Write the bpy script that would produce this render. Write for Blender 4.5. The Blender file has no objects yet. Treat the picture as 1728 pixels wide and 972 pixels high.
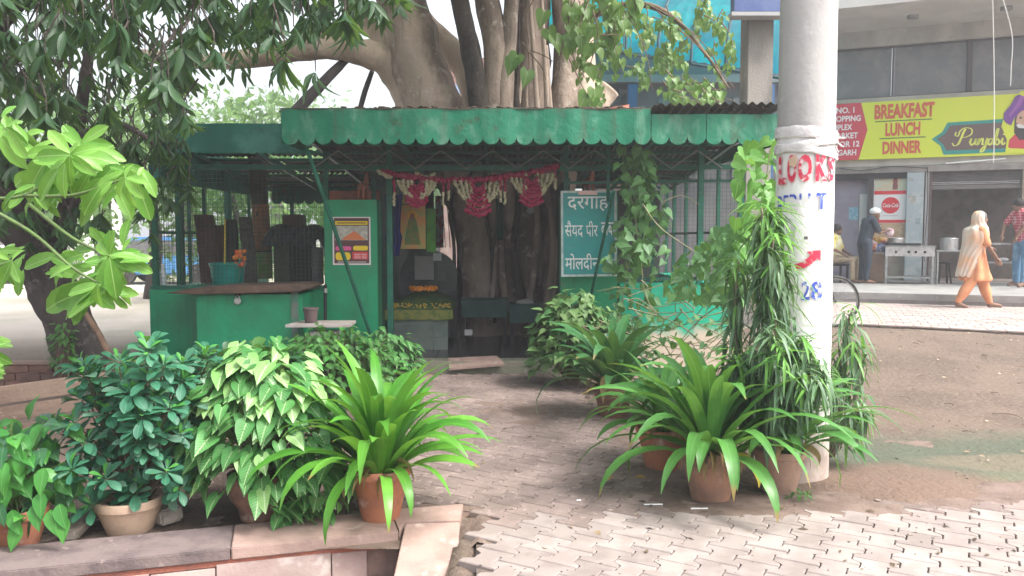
import bpy, bmesh, math, random
import numpy as np
from mathutils import Vector, Matrix, noise as mnoise
random.seed(7); rnd = random.random; R = math.radians
def U(a, b): return a + (b - a) * random.random()
S = bpy.context.scene
COL = S.collection
# ------------------------------------------------------------------ camera
F = 1350.0; PITCH = math.atan(86 / F); CAMZ = 1.45
cd = bpy.data.cameras.new('camera'); cam = bpy.data.objects.new('camera', cd); COL.objects.link(cam)
cam.location = (0, 0, CAMZ); cam.rotation_euler = (math.pi / 2 - PITCH, 0, 0)
cd.sensor_width = 36; cd.lens = F / 1728 * 36; cd.clip_end = 1000; cd.clip_start = .05
S.camera = cam
# ------------------------------------------------------------------ sky, sun, exposure
SUN_DIR = Vector((.80, -.42, 1.25)).normalized()          # towards the sun: high, to the right, a little behind the camera
SUN_EL = math.asin(SUN_DIR.z); SUN_AZ = math.atan2(SUN_DIR.x, SUN_DIR.y)
w = bpy.data.worlds.new("World"); S.world = w; w.use_nodes = True
nt = w.node_tree; nt.nodes.clear()
sky = nt.nodes.new('ShaderNodeTexSky'); sky.sky_type = 'NISHITA'; sky.sun_disc = False
sky.sun_elevation = SUN_EL; sky.sun_rotation = SUN_AZ; sky.dust_density = 6; sky.air_density = 1.2; sky.ozone_density = 1
hs = nt.nodes.new('ShaderNodeHueSaturation'); hs.inputs['Saturation'].default_value = .38
bg = nt.nodes.new('ShaderNodeBackground'); bg.inputs[1].default_value = .15
wo = nt.nodes.new('ShaderNodeOutputWorld')
nt.links.new(sky.outputs[0], hs.inputs['Color']); nt.links.new(hs.outputs[0], bg.inputs[0]); nt.links.new(bg.outputs[0], wo.inputs[0])
sl = bpy.data.lights.new('sun', 'SUN'); sl.energy = 1.5; sl.angle = R(14); sl.color = (1, .965, .92)
so = bpy.data.objects.new('sun', sl); COL.objects.link(so)
so.rotation_euler = (-SUN_DIR).to_track_quat('-Z', 'Y').to_euler(); so.location = (6, -4, 12)
S.view_settings.view_transform = 'Standard'; S.view_settings.look = 'None'
S.view_settings.exposure = 1.6; S.view_settings.gamma = 1
S.cycles.max_bounces = 8; S.cycles.transparent_max_bounces = 8

# ------------------------------------------------------------------ helpers
CP, SP = math.cos(PITCH), math.sin(PITCH)
def ray(px, py):
    u = (px - 864) / F; v = (486 - py) / F
    return Vector((u, CP + v * SP, -SP + v * CP))
def P(px, py, Y):
    d = ray(px, py); return Vector((0, 0, CAMZ)) + d * (Y / d.y)
def G(px, py, z=0.0):
    d = ray(px, py); return Vector((0, 0, CAMZ)) + d * ((z - CAMZ) / d.z)
def pxof(p):
    q = Vector(p) - Vector((0, 0, CAMZ))
    f = q.y * CP - q.z * SP; up = q.y * SP + q.z * CP
    return 864 + F * q.x / f, 486 - F * up / f, f
def sm(a, b, t):
    t = max(0., min(1., (t - a) / (b - a))); return t * t * (3 - 2 * t)

ORG = {}
def origin(o):
    while o.parent: o = o.parent
    return ORG.get(o.name, Vector((0, 0, 0)))
def tag(o, label=None, cat=None, group=None, kind=None):
    if label: o['label'] = label
    if cat: o['category'] = cat
    if group: o['group'] = group
    if kind: o['kind'] = kind
    return o
def thing(name, label, cat, loc=(0, 0, 0), group=None, kind=None):
    o = bpy.data.objects.new(name, None); COL.objects.link(o); o.location = loc; o.empty_display_size = .1
    ORG[o.name] = Vector(loc)
    return tag(o, label, cat, group, kind)

class MB:
    def __init__(s): s.v = []; s.f = []; s.uv = None
    def add(s, vs, fs):
        n = len(s.v); s.v += [tuple(p) for p in vs]; s.f += [tuple(i + n for i in f) for f in fs]; return s
    def box(s, a, b):
        x0, y0, z0 = a; x1, y1, z1 = b
        return s.add([(x0, y0, z0), (x1, y0, z0), (x1, y1, z0), (x0, y1, z0), (x0, y0, z1), (x1, y0, z1), (x1, y1, z1), (x0, y1, z1)],
                     [(3, 2, 1, 0), (4, 5, 6, 7), (0, 1, 5, 4), (1, 2, 6, 5), (2, 3, 7, 6), (3, 0, 4, 7)])
    def obox(s, M, sx, sy, sz):          # centred box under a matrix
        vs = [M @ Vector((x * sx / 2, y * sy / 2, z * sz / 2)) for z in (-1, 1) for x, y in ((-1, -1), (1, -1), (1, 1), (-1, 1))]
        return s.add(vs, [(3, 2, 1, 0), (4, 5, 6, 7), (0, 1, 5, 4), (1, 2, 6, 5), (2, 3, 7, 6), (3, 0, 4, 7)])
    def bar(s, a, b, w, h=None, up=(0, 0, 1)):   # square bar from a to b
        a = Vector(a); b = Vector(b); h = h or w; d = b - a; L = d.length
        y = d.normalized(); x = y.cross(Vector(up))
        if x.length < 1e-4: x = Vector((1, 0, 0))
        x.normalize(); z = x.cross(y)
        M = Matrix((x, y, z)).transposed().to_4x4(); M.translation = (a + b) / 2
        return s.obox(M, w, L, h)
    def tube(s, pts, rad, n=8, cap=True, rough=0, flat=1.0, seed=0):
        pts = [Vector(p) for p in pts]; k = len(pts)
        if not hasattr(rad, '__len__'): rad = [rad] * k
        ref = None; vs = []
        for i, p in enumerate(pts):
            d = (pts[min(i + 1, k - 1)] - pts[max(i - 1, 0)]).normalized()
            if ref is None:
                ref = d.cross(Vector((0, 0, 1)) if abs(d.z) < .9 else Vector((1, 0, 0))).normalized()
            ref = (ref - d * ref.dot(d)).normalized(); oth = d.cross(ref)
            for j in range(n):
                a = 2 * math.pi * j / n; r = rad[i]
                if rough: r *= 1 + rough * mnoise.noise(Vector((math.cos(a) * 1.3 + seed, math.sin(a) * 1.3, i * .35))) + rough * .5 * mnoise.noise(Vector((math.cos(a) * 3 + seed, math.sin(a) * 3, i * .9)))
                vs.append(p + ref * math.cos(a) * r + oth * math.sin(a) * r * flat)
        fs = [(i * n + j, i * n + (j + 1) % n, (i + 1) * n + (j + 1) % n, (i + 1) * n + j) for i in range(k - 1) for j in range(n)]
        if cap: fs += [tuple(range(n - 1, -1, -1)), tuple(range((k - 1) * n, k * n))]
        return s.add(vs, fs)
    def lathe(s, prof, c=(0, 0, 0), n=24, wob=0):    # profile [(r, z)]
        c = Vector(c); vs = []
        for r, z in prof:
            for j in range(n):
                a = 2 * math.pi * j / n; q = r * (1 + wob * math.sin(a * 3 + z * 9))
                vs.append(c + Vector((q * math.cos(a), q * math.sin(a), z)))
        k = len(prof)
        fs = [(i * n + j, i * n + (j + 1) % n, (i + 1) * n + (j + 1) % n, (i + 1) * n + j) for i in range(k - 1) for j in range(n)]
        return s.add(vs, fs)
    def prism(s, poly, M, d):            # polygon in local xy, extruded -d..0 in local z
        n = len(poly)
        vs = [M @ Vector((x, y, 0)) for x, y in poly] + [M @ Vector((x, y, -d)) for x, y in poly]
        return s.add(vs, [tuple(range(n)), tuple(range(2 * n - 1, n - 1, -1))] + [(i + n, (i + 1) % n + n, (i + 1) % n, i) for i in range(n)])
    def ball(s, c, r, nu=8, nv=6, sc=(1, 1, 1)):
        c = Vector(c); vs = [c + Vector((0, 0, r * sc[2]))]
        for i in range(1, nv):
            t = math.pi * i / nv
            for j in range(nu):
                a = 2 * math.pi * j / nu
                vs.append(c + Vector((r * sc[0] * math.sin(t) * math.cos(a), r * sc[1] * math.sin(t) * math.sin(a), r * sc[2] * math.cos(t))))
        vs.append(c - Vector((0, 0, r * sc[2]))); L = len(vs) - 1
        fs = [(0, 1 + j, 1 + (j + 1) % nu) for j in range(nu)]
        for i in range(nv - 2):
            a = 1 + i * nu; fs += [(a + j, a + nu + j, a + nu + (j + 1) % nu, a + (j + 1) % nu) for j in range(nu)]
        a = 1 + (nv - 2) * nu; fs += [(L, a + (j + 1) % nu, a + j) for j in range(nu)]
        return s.add(vs, fs)
    def mesh(s, name, org=None):
        me = bpy.data.meshes.new(name)
        vs = s.v if org is None else [(x - org.x, y - org.y, z - org.z) for x, y, z in s.v]
        me.from_pydata(vs, [], s.f); me.update(); return me
    def build(s, name, mat, parent=None, smooth=False, bevel=0, kind=None):
        org = origin(parent) if parent else None
        me = s.mesh(name, org)
        if bevel:
            bm = bmesh.new(); bm.from_mesh(me); bmesh.ops.remove_doubles(bm, verts=bm.verts, dist=1e-5)
            es = [e for e in bm.edges if len(e.link_faces) == 2 and e.calc_face_angle(0) > .5]
            bmesh.ops.bevel(bm, geom=es, offset=bevel, segments=2, affect='EDGES', clamp_overlap=True)
            bm.to_mesh(me); bm.free()
        if smooth:
            me.shade_smooth()
            if smooth != 2: me.set_sharp_from_angle(angle=R(40))
        o = bpy.data.objects.new(name, me); COL.objects.link(o); me.materials.append(mat)
        if parent: o.parent = parent
        if kind: o['kind'] = kind
        return o
def dup_tree(root, loc, rotz=0, label=None):
    r = root.copy(); COL.objects.link(r); r.location = loc; r.rotation_euler.z = rotz
    if label: r['label'] = label
    def rec(a, b):
        for ch in list(a.children):
            c = ch.copy(); COL.objects.link(c); c.parent = b; rec(ch, c)
    rec(root, r); return r
def spline(pts, m=6):
    pts = [Vector(p) for p in pts]; out = []; n = len(pts)
    for i in range(n - 1):
        p0 = pts[max(i - 1, 0)]; p1 = pts[i]; p2 = pts[i + 1]; p3 = pts[min(i + 2, n - 1)]
        for k in range(m):
            t = k / m
            out.append(.5 * ((2 * p1) + (p2 - p0) * t + (2 * p0 - 5 * p1 + 4 * p2 - p3) * t * t + (3 * p1 - p0 - 3 * p2 + p3) * t ** 3))
    out.append(pts[-1]); return out
def lerpl(a, n):
    out = []; k = len(a) - 1
    for i in range(n):
        t = i / (n - 1) * k; j = min(int(t), k - 1); out.append(a[j] + (a[j + 1] - a[j]) * (t - j))
    return out
def limb(mb, pts, rad, n=12, rough=.08, m=5, seed=0, flat=1):
    q = spline(pts, m); mb.tube(q, lerpl(rad, len(q)), n, True, rough, flat, seed); return q

# ------------------------------------------------------------------ materials (procedural)
MC = {}
def ramp(nt, fac, a, b):
    n = nt.nodes.new('ShaderNodeMapRange'); n.inputs[1].default_value = a; n.inputs[2].default_value = b
    n.interpolation_type = 'SMOOTHSTEP'; nt.links.new(fac, n.inputs[0]); return n.outputs[0]
def mix(nt, f, a, b):
    n = nt.nodes.new('ShaderNodeMix'); n.data_type = 'RGBA'
    for sock, v in ((n.inputs[0], f), (n.inputs[6], a), (n.inputs[7], b)):
        if isinstance(v, (int, float)): sock.default_value = v
        elif isinstance(v, tuple): sock.default_value = (*v[:3], 1)
        else: nt.links.new(v, sock)
    return n.outputs[2]
def mth(nt, op, a, b=0.0):
    n = nt.nodes.new('ShaderNodeMath'); n.operation = op
    for i, v in enumerate((a, b)):
        if isinstance(v, (int, float)): n.inputs[i].default_value = v
        else: nt.links.new(v, n.inputs[i])
    return n.outputs[0]
def noise(nt, scale, detail=5, vec=None, sc=None, rough=.6):
    n = nt.nodes.new('ShaderNodeTexNoise'); n.inputs['Scale'].default_value = scale; n.inputs['Detail'].default_value = detail; n.inputs['Roughness'].default_value = rough
    if vec is None: vec = nt.nodes.new('ShaderNodeNewGeometry').outputs['Position']
    if sc:
        m = nt.nodes.new('ShaderNodeVectorMath'); m.operation = 'MULTIPLY'; nt.links.new(vec, m.inputs[0]); m.inputs[1].default_value = sc; vec = m.outputs[0]
    nt.links.new(vec, n.inputs['Vector']); return n.outputs[0]
def M(name, c, rough=.6, c2=None, scale=6, lo=.4, hi=.65, c3=None, s3=30, lo3=.62, hi3=.7, bump=0, bs=40, metal=0, spec=.4, sc=None, rand=0, grime=None, hmask=None, extra=None, alpha=1, coat=0):
    if name in MC: return MC[name]
    m = bpy.data.materials.new(name); MC[name] = m; m.use_nodes = True; nt = m.node_tree
    b = nt.nodes['Principled BSDF']
    col = c
    if c2 is not None: col = mix(nt, ramp(nt, noise(nt, scale, 6, sc=sc), lo, hi), c, c2)
    if c3 is not None: col = mix(nt, ramp(nt, noise(nt, s3, 4), lo3, hi3), col, c3)
    if hmask:                          # paint worn off below a height: (z0, z1, colour)
        z = nt.nodes.new('ShaderNodeSeparateXYZ'); nt.links.new(nt.nodes.new('ShaderNodeNewGeometry').outputs['Position'], z.inputs[0])
        zz = mth(nt, 'ADD', z.outputs[2], mth(nt, 'MULTIPLY', noise(nt, 5, 6), -.45))
        col = mix(nt, ramp(nt, zz, hmask[0], hmask[1]), hmask[2], col)
    if grime:
        col = mix(nt, mth(nt, 'MULTIPLY', ramp(nt, noise(nt, 7, 6, sc=(1, 1, .12)), .5, .72), grime[0]), col, grime[1])
        col = mix(nt, mth(nt, 'MULTIPLY', ramp(nt, noise(nt, 3.1, 9, rough=.75), .62, .68), grime[0] * 1.3), col, grime[2])
    if rand:
        oi = nt.nodes.new('ShaderNodeObjectInfo'); h = nt.nodes.new('ShaderNodeHueSaturation')
        nt.links.new(mth(nt, 'ADD', mth(nt, 'MULTIPLY', oi.outputs['Random'], rand), 1 - rand / 2), h.inputs['Value'])
        if isinstance(col, tuple): h.inputs['Color'].default_value = (*col, 1)
        else: nt.links.new(col, h.inputs['Color'])
        col = h.outputs[0]
    if isinstance(col, tuple): b.inputs['Base Color'].default_value = (*col, 1)
    else: nt.links.new(col, b.inputs['Base Color'])
    b.inputs['Roughness'].default_value = rough; b.inputs['Metallic'].default_value = metal; b.inputs['Specular IOR Level'].default_value = spec
    if coat: b.inputs['Coat Weight'].default_value = coat
    if bump:
        bn = nt.nodes.new('ShaderNodeBump'); bn.inputs['Strength'].default_value = bump; bn.inputs['Distance'].default_value = .02
        nt.links.new(noise(nt, bs, 8), bn.inputs['Height']); nt.links.new(bn.outputs[0], b.inputs['Normal'])
    return m
def LEAF(name, c1, c2, vein=None, vw=.05, side=0, trans=.35, rough=.42, spec=.4, edge=None, c3=None, tip=.0):
    if name in MC: return MC[name]
    m = bpy.data.materials.new(name); MC[name] = m; m.use_nodes = True; nt = m.node_tree; b = nt.nodes['Principled BSDF']
    g = nt.nodes.new('ShaderNodeNewGeometry'); oi = nt.nodes.new('ShaderNodeObjectInfo')
    r = mth(nt, 'FRACT', mth(nt, 'ADD', g.outputs['Random Per Island'], oi.outputs['Random']))
    col = mix(nt, r, c1, c2)
    if c3: col = mix(nt, ramp(nt, mth(nt, 'FRACT', mth(nt, 'MULTIPLY', r, 7.3)), .86, .9), col, c3)
    col = mix(nt, ramp(nt, noise(nt, 9, 3), .35, .7), col, mix(nt, .35, col, (c1[0] * .5, c1[1] * .55, c1[2] * .6)))
    uv = nt.nodes.new('ShaderNodeUVMap'); sp = nt.nodes.new('ShaderNodeSeparateXYZ'); nt.links.new(uv.outputs[0], sp.inputs[0])
    au = mth(nt, 'ABSOLUTE', mth(nt, 'SUBTRACT', sp.outputs[0], .5))
    if vein:
        col = mix(nt, ramp(nt, au, vw, vw * .4), col, vein)
        if side:
            f = mth(nt, 'FRACT', mth(nt, 'SUBTRACT', mth(nt, 'MULTIPLY', sp.outputs[1], 7.0), mth(nt, 'MULTIPLY', au, 6.0)))
            d = mth(nt, 'ABSOLUTE', mth(nt, 'SUBTRACT', f, .5))
            k = mth(nt, 'MULTIPLY', ramp(nt, d, .16, .02), ramp(nt, au, .42, .1))
            col = mix(nt, mth(nt, 'MULTIPLY', k, side), col, vein)
    col = mix(nt, mth(nt, 'MULTIPLY', ramp(nt, noise(nt, 38, 5), .60, .72), .5), col, (c1[0] * 1.5 + .06, c1[1] * 1.0 + .05, c1[2] * 1.3 + .03))      # dust and specks
    col = mix(nt, mth(nt, 'MULTIPLY', ramp(nt, noise(nt, 26, 4), .68, .74), .6), col, (.16, .12, .05))
    if tip:
        tv = mth(nt, 'ADD', sp.outputs[1], mth(nt, 'MULTIPLY', mth(nt, 'SUBTRACT', r, .5), tip * 2))
        col = mix(nt, ramp(nt, tv, 1.0, 1.06), col, (.26, .19, .07))
    if edge: col = mix(nt, ramp(nt, au, .3, .45), col, edge)
    nt.links.new(col, b.inputs['Base Color']); b.inputs['Roughness'].default_value = rough; b.inputs['Specular IOR Level'].default_value = spec
    tr = nt.nodes.new('ShaderNodeBsdfTranslucent'); nt.links.new(mix(nt, .35, col, (.35, .6, .05)), tr.inputs[0])
    mx = nt.nodes.new('ShaderNodeMixShader'); mx.inputs[0].default_value = trans
    nt.links.new(b.outputs[0], mx.inputs[1]); nt.links.new(tr.outputs[0], mx.inputs[2]); nt.links.new(mx.outputs[0], nt.nodes['Material Output'].inputs[0])
    return m
# real-world base colours
green_paint = M('green_paint', (.006, .27, .125), .42, (.010, .215, .10), 2.2, c3=(.07, .20, .13), s3=9, lo3=.60, hi3=.78, grime=(.4, (.03, .10, .055), (.20, .17, .13)), bump=.25, bs=9, spec=.5)
green_metal = M('green_metal', (.006, .12, .075), .45, (.012, .085, .06), 8, c3=(.05, .17, .12), s3=20, bump=.1)
valance_paint = M('valance_paint', (.008, .165, .09), .5, (.08, .24, .16), 7, .5, .68, c3=(.05, .085, .05), s3=5, lo3=.55, hi3=.7, grime=(.55, (.07, .07, .045), (.17, .085, .045)), bump=.5, bs=9, sc=(1, 1, .55))
valance_pale = M('valance_pale', (.012, .12, .085), .6, (.05, .2, .16), 3, bump=.2, bs=10)
wall_worn = M('wall_worn', (.01, .34, .21), .5, (.01, .28, .17), 3, bump=.2, bs=14, hmask=(.12, .3, (.48, .40, .32)))
dirt = None
terracotta = M('terracotta', (.40, .16, .09), .85, (.30, .12, .08), 7, c3=(.52, .38, .31), s3=7, lo3=.54, hi3=.72, grime=(.4, (.22, .11, .07), (.14, .085, .06)), bump=.3)
terra_old = M('terra_old', (.24, .125, .09), .9, (.15, .085, .065), 8, c3=(.34, .25, .2), s3=12, lo3=.58, hi3=.72, bump=.25)
clay_beige = M('clay_beige', (.46, .33, .24), .8, (.38, .27, .2), 9, bump=.12)
soil = M('soil', (.055, .036, .026), 1, (.03, .02, .015), 20, bump=1, bs=60)
bark = M('bark', (.44, .345, .285), .9, (.19, .145, .12), 2.2, .42, .62, c3=(.52, .45, .39), s3=7, lo3=.55, hi3=.7, grime=(.5, (.16, .12, .10), (.22, .17, .14)), bump=1.0, bs=11, sc=(1, 1, .35))
bark_pale = M('bark_pale', (.58, .46, .37), .9, (.38, .29, .23), 2.5, .45, .65, c3=(.5, .43, .37), s3=8, lo3=.58, hi3=.7, grime=(.4, (.24, .18, .14), (.28, .22, .17)), bump=1.0, bs=10, sc=(1, 1, .5))
bark_dark = M('bark_dark', (.075, .06, .05), .95, (.035, .03, .027), 5, c3=(.13, .11, .10), s3=14, bump=.9, bs=22, sc=(1, 1, .4))
twig = M('twig', (.13, .09, .06), .9, (.2, .15, .1), 20, bump=.3)
twig_green = M('twig_green', (.12, .2, .06), .7, (.1, .13, .06), 20)
wood = M('wood', (.24, .17, .13), .85, (.15, .10, .08), 5, c3=(.33, .27, .22), s3=16, bump=.5, bs=30, sc=(.15, .15, 1))
wood_brown = M('wood_brown', (.085, .05, .035), .8, (.05, .03, .024), 8, bump=.3)
concrete = M('concrete', (.36, .34, .32), .9, (.26, .25, .24), 2.5, c3=(.45, .43, .41), s3=12, bump=.25, sc=(1, 1, .4))
white_paint = M('white_paint', (.8, .79, .77), .7, (.7, .68, .66), 4, .5, .75, bump=.15)
white_plain = M('white_plain', (.78, .78, .78), .6)
plaster = M('plaster', (.46, .43, .39), .9, (.36, .33, .30), 1.6, c3=(.28, .25, .23), s3=3.5, lo3=.6, hi3=.75, bump=.12, sc=(1, 1, .6))
plaster_light = M('plaster_light', (.52, .5, .48), .9, (.45, .43, .41), 1.2, bump=.1)
glass_dark = M('glass_dark', (.11, .115, .12), .25, (.16, .155, .15), 3, spec=.6)
steel = M('steel', (.55, .55, .55), .35, (.42, .42, .42), 12, metal=.85)
steel_dull = M('steel_dull', (.35, .35, .34), .5, (.25, .25, .25), 8, metal=.6)
black = M('black', (.015, .015, .016), .6)
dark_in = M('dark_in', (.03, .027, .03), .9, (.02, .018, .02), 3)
brass = M('brass', (.5, .38, .15), .4, metal=.8)
# ------------------------------------------------------------------ text
def text_mesh(s, bold=0.0, shear=0.0, spacing=1.0):
    c = bpy.data.curves.new('lettering', 'FONT'); c.body = s; c.size = 1; c.offset = bold; c.shear = shear; c.space_character = spacing; c.extrude = 0; c.resolution_u = 3
    o = bpy.data.objects.new('tmp', c); COL.objects.link(o)
    dg = bpy.context.evaluated_depsgraph_get(); dg.update()
    me = bpy.data.meshes.new_from_object(o.evaluated_get(dg)); bpy.data.objects.remove(o); bpy.data.curves.remove(c); return me
def text(s, w, h, Mx, mat, parent, name='lettering', bold=0.0, shear=0.0, wrap=None, clip=None, gaps=None, spacing=1.0):
    """lettering s fitted to w x h with its lower left corner at the matrix's origin; wrap=(function) bends it"""
    me = text_mesh(s, bold, shear, spacing)
    n = len(me.vertices); co = np.empty(n * 3); me.vertices.foreach_get('co', co); co = co.reshape(-1, 3)
    mn, mx = co.min(0), co.max(0)
    co[:, 0] = (co[:, 0] - mn[0]) / (mx[0] - mn[0]) * w; co[:, 1] = (co[:, 1] - mn[1]) / (mx[1] - mn[1]) * h; co[:, 2] = 0
    me.vertices.foreach_set('co', co.ravel()); me.update()
    bm = bmesh.new(); bm.from_mesh(me)
    if clip is not None:                 # hide the part that lies left of x = clip
        bmesh.ops.bisect_plane(bm, geom=bm.verts[:] + bm.edges[:] + bm.faces[:], plane_co=(clip, 0, 0), plane_no=(1, 0, 0), clear_inner=True)
    if wrap:
        k = int(w / .012) + 1
        for i in range(1, k): bmesh.ops.bisect_plane(bm, geom=bm.verts[:] + bm.edges[:] + bm.faces[:], plane_co=(w * i / k, 0, 0), plane_no=(1, 0, 0))
    org = origin(parent)
    for v in bm.verts: v.co = (wrap(v.co.x, v.co.y) if wrap else Mx @ v.co) - org
    bm.to_mesh(me); bm.free(); me.materials.clear(); me.materials.append(mat); me.name = name
    o = bpy.data.objects.new(name, me); COL.objects.link(o); o.parent = parent; return o
def facing(p):      # matrix of a sheet facing the camera side (-Y) at point p
    m = Matrix(((1, 0, 0), (0, 0, -1), (0, 1, 0))).to_4x4(); m.translation = Vector(p); return m
# ------------------------------------------------------------------ ground
KA = Vector((-2.15, 3.36)); KD = Vector((1.55, .45)).normalized()     # street-side edge of the coping
def kerb_side(x, y): return (x - KA.x) * -KD.y + (y - KA.y) * KD.x      # >0 behind the edge
def gz(x, y):
    z = .27 * sm(5.6, 11.0, y) * sm(1.6, 3.2, x)
    if x < -.30 and y < 5 and kerb_side(x, y) < .12: z = -.36
    return z
def lattice(a0, a1, near0, near1, fine, grow):
    v = list(np.arange(near0, near1, fine)); s = fine; x = near0; lo = []
    while x > a0: s *= grow; x -= s; lo.append(x)
    s = fine; x = v[-1]; hi = []
    while x < a1: s *= grow; x += s; hi.append(x)
    return lo[::-1] + v + hi
PATH = [G(*q).to_2d() for q in ((806, 1150), (803, 862), (600, 855), (590, 760), (660, 660), (676, 632), (950, 632), (1010, 700), (1095, 780), (1135, 858), (1300, 866), (1500, 857), (1728, 842), (2300, 812), (2900, 1150))]
def inpoly(x, y, poly):
    c = False; n = len(poly)
    for i in range(n):
        a, b_ = poly[i], poly[i - 1]
        if (a.y > y) != (b_.y > y) and x < (b_.x - a.x) * (y - a.y) / (b_.y - a.y) + a.x: c = not c
    return c
xs = lattice(-220, 220, -4.2, 5.5, .07, 1.13); ys = lattice(-30, 420, 2.0, 9.6, .07, 1.13)
mb = MB(); nx = len(xs)
for y in ys:
    for x in xs:
        z = gz(x, y) + (.02 * mnoise.noise(Vector((x * .9, y * .9, 7))) if x > 2.6 and y < 9 else 0) - (.03 if 3.0 < y < 8.6 and inpoly(x, y, PATH) else 0)
        d = .012 * mnoise.noise(Vector((x * 3, y * 3, 0))) + .006 * mnoise.noise(Vector((x * 11, y * 11, 3)))
        if 1.75 < x < 3.4 and 3.9 < y < 5.6: d += .05 * math.exp(-((x - 2.35) ** 2 + (y - 4.65) ** 2) / .25) + .012 * mnoise.noise(Vector((x * 25, y * 25, 0)))
        mb.v.append((x, y, z + d - .014))
for j in range(len(ys) - 1):
    for i in range(nx - 1): mb.f.append((j * nx + i, j * nx + i + 1, (j + 1) * nx + i + 1, (j + 1) * nx + i))
dm = bpy.data.materials.new('dirt'); dm.use_nodes = True; nt = dm.node_tree; b = nt.nodes['Principled BSDF']
n1 = noise(nt, .9, 8); col = mix(nt, ramp(nt, n1, .38, .62), (.155, .115, .09), (.115, .086, .069))
col = mix(nt, ramp(nt, noise(nt, 30, 6), .5, .72), col, (.20, .16, .135))
gp = nt.nodes.new('ShaderNodeNewGeometry').outputs['Position']; sx = nt.nodes.new('ShaderNodeSeparateXYZ'); nt.links.new(gp, sx.inputs[0])
def blob(cx, cy, rx, ry, wob=.5):        # soft-edged patch on the ground
    a = mth(nt, 'DIVIDE', mth(nt, 'SUBTRACT', sx.outputs[0], cx), rx); c = mth(nt, 'DIVIDE', mth(nt, 'SUBTRACT', sx.outputs[1], cy), ry)
    d = mth(nt, 'ADD', mth(nt, 'ADD', mth(nt, 'MULTIPLY', a, a), mth(nt, 'MULTIPLY', c, c)), mth(nt, 'MULTIPLY', noise(nt, 2.2, 6), wob * 2))
    return ramp(nt, d, 1.5 + wob, .4 + wob)
col = mix(nt, mth(nt, 'MULTIPLY', blob(3.6, 5.15, 1.7, .75, .9), .8), col, (.085, .105, .075))           # moss film
col = mix(nt, mth(nt, 'MULTIPLY', blob(3.3, 5.1, .7, .2, .8), .35), col, (.25, .18, .13))
col = mix(nt, mth(nt, 'MULTIPLY', blob(3.4, 4.72, .6, .2, .8), .35), col, (.20, .19, .12))
col = mix(nt, mth(nt, 'MULTIPLY', blob(2.35, 4.6, .6, .4), .8), col, (.165, .11, .085))
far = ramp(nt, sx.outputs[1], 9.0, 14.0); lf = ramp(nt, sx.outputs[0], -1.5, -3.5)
col = mix(nt, mth(nt, 'MULTIPLY', far, lf), col, mix(nt, ramp(nt, noise(nt, .35, 8), .42, .62), (.60, .52, .46), (.48, .43, .35)))  # far left: pale sandy ground, lightened to imitate full sun on it
grassy = mth(nt, 'MULTIPLY', ramp(nt, sx.outputs[1], 24, 34), ramp(nt, noise(nt, .12, 5), .42, .5))
col = mix(nt, grassy, col, (.16, .22, .08))
nt.links.new(col, b.inputs['Base Color']); b.inputs['Roughness'].default_value = .95; b.inputs['Specular IOR Level'].default_value = .2
bn = nt.nodes.new('ShaderNodeBump'); bn.inputs['Strength'].default_value = .7; bn.inputs['Distance'].default_value = .03
nt.links.new(noise(nt, 24, 10), bn.inputs['Height']); nt.links.new(bn.outputs[0], b.inputs['Normal'])
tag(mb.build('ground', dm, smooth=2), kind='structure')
# ------------------------------------------------------------------ paved path with dumbbell pavers
pm = MB(); pm.add([(q.x, q.y, -.004) for q in PATH], [tuple(range(len(PATH) - 1, -1, -1))])
bed = M('paver_bed', (.15, .118, .10), 1, (.11, .085, .07), 7, bump=.6, bs=50)
path = pm.build('paved_path', bed); tag(path, kind='structure')
LEN, PIT, FL = .186, .152, .021; RA = R(-30)
ca, sa = math.cos(RA), math.sin(RA)
def rot2(x, y): return Vector((x * ca - y * sa, x * sa + y * ca))
h = LEN / 2 - .0038; wd = PIT / 2 + FL - .0028; wa = PIT / 2 - FL - .0028
outl = [(-wd, -h), (wd, -h), (wd, -LEN / 2 + .034), (wa, -.034), (wa, .034), (wd, LEN / 2 - .034), (wd, h), (-wd, h), (-wd, LEN / 2 - .034), (-wa, .034), (-wa, -.034), (-wd, -LEN / 2 + .034)]
def paver_mesh(k):
    c = .004; vs = []; n = len(outl)
    for sc_, z in ((1, -.03), (1, .006), (.955, .011)):
        for x, y in outl:
            q = rot2(x * (1 if sc_ == 1 else (abs(x) - c) / abs(x)), y * (1 if sc_ == 1 else (abs(y) - c) / abs(y))); vs.append((q.x + 0, q.y, z + (.0012 * mnoise.noise(Vector((x * 30 + k * 9, y * 30, 0))))))
    fs = [(i, (i + 1) % n, n + (i + 1) % n, n + i) for i in range(n)] + [(n + i, n + (i + 1) % n, 2 * n + (i + 1) % n, 2 * n + i) for i in range(n)]
    t = 2 * n       # top as three convex pieces
    fs += [(t, t + 1, t + 2, t + 3, t + 10, t + 11), (t + 3, t + 4, t + 9, t + 10), (t + 4, t + 5, t + 6, t + 7, t + 8, t + 9)]
    me = bpy.data.meshes.new('paver'); me.from_pydata(vs, [], fs); me.update(); return me
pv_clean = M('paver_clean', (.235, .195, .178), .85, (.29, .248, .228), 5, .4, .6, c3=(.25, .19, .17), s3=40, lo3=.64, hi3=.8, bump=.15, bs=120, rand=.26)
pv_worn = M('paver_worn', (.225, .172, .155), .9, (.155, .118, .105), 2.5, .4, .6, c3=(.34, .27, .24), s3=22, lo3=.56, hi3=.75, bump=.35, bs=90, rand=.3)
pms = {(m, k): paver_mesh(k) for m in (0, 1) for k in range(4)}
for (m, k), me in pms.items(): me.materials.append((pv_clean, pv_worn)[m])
cand = []; p0 = Vector((.165, 4.0))
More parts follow.
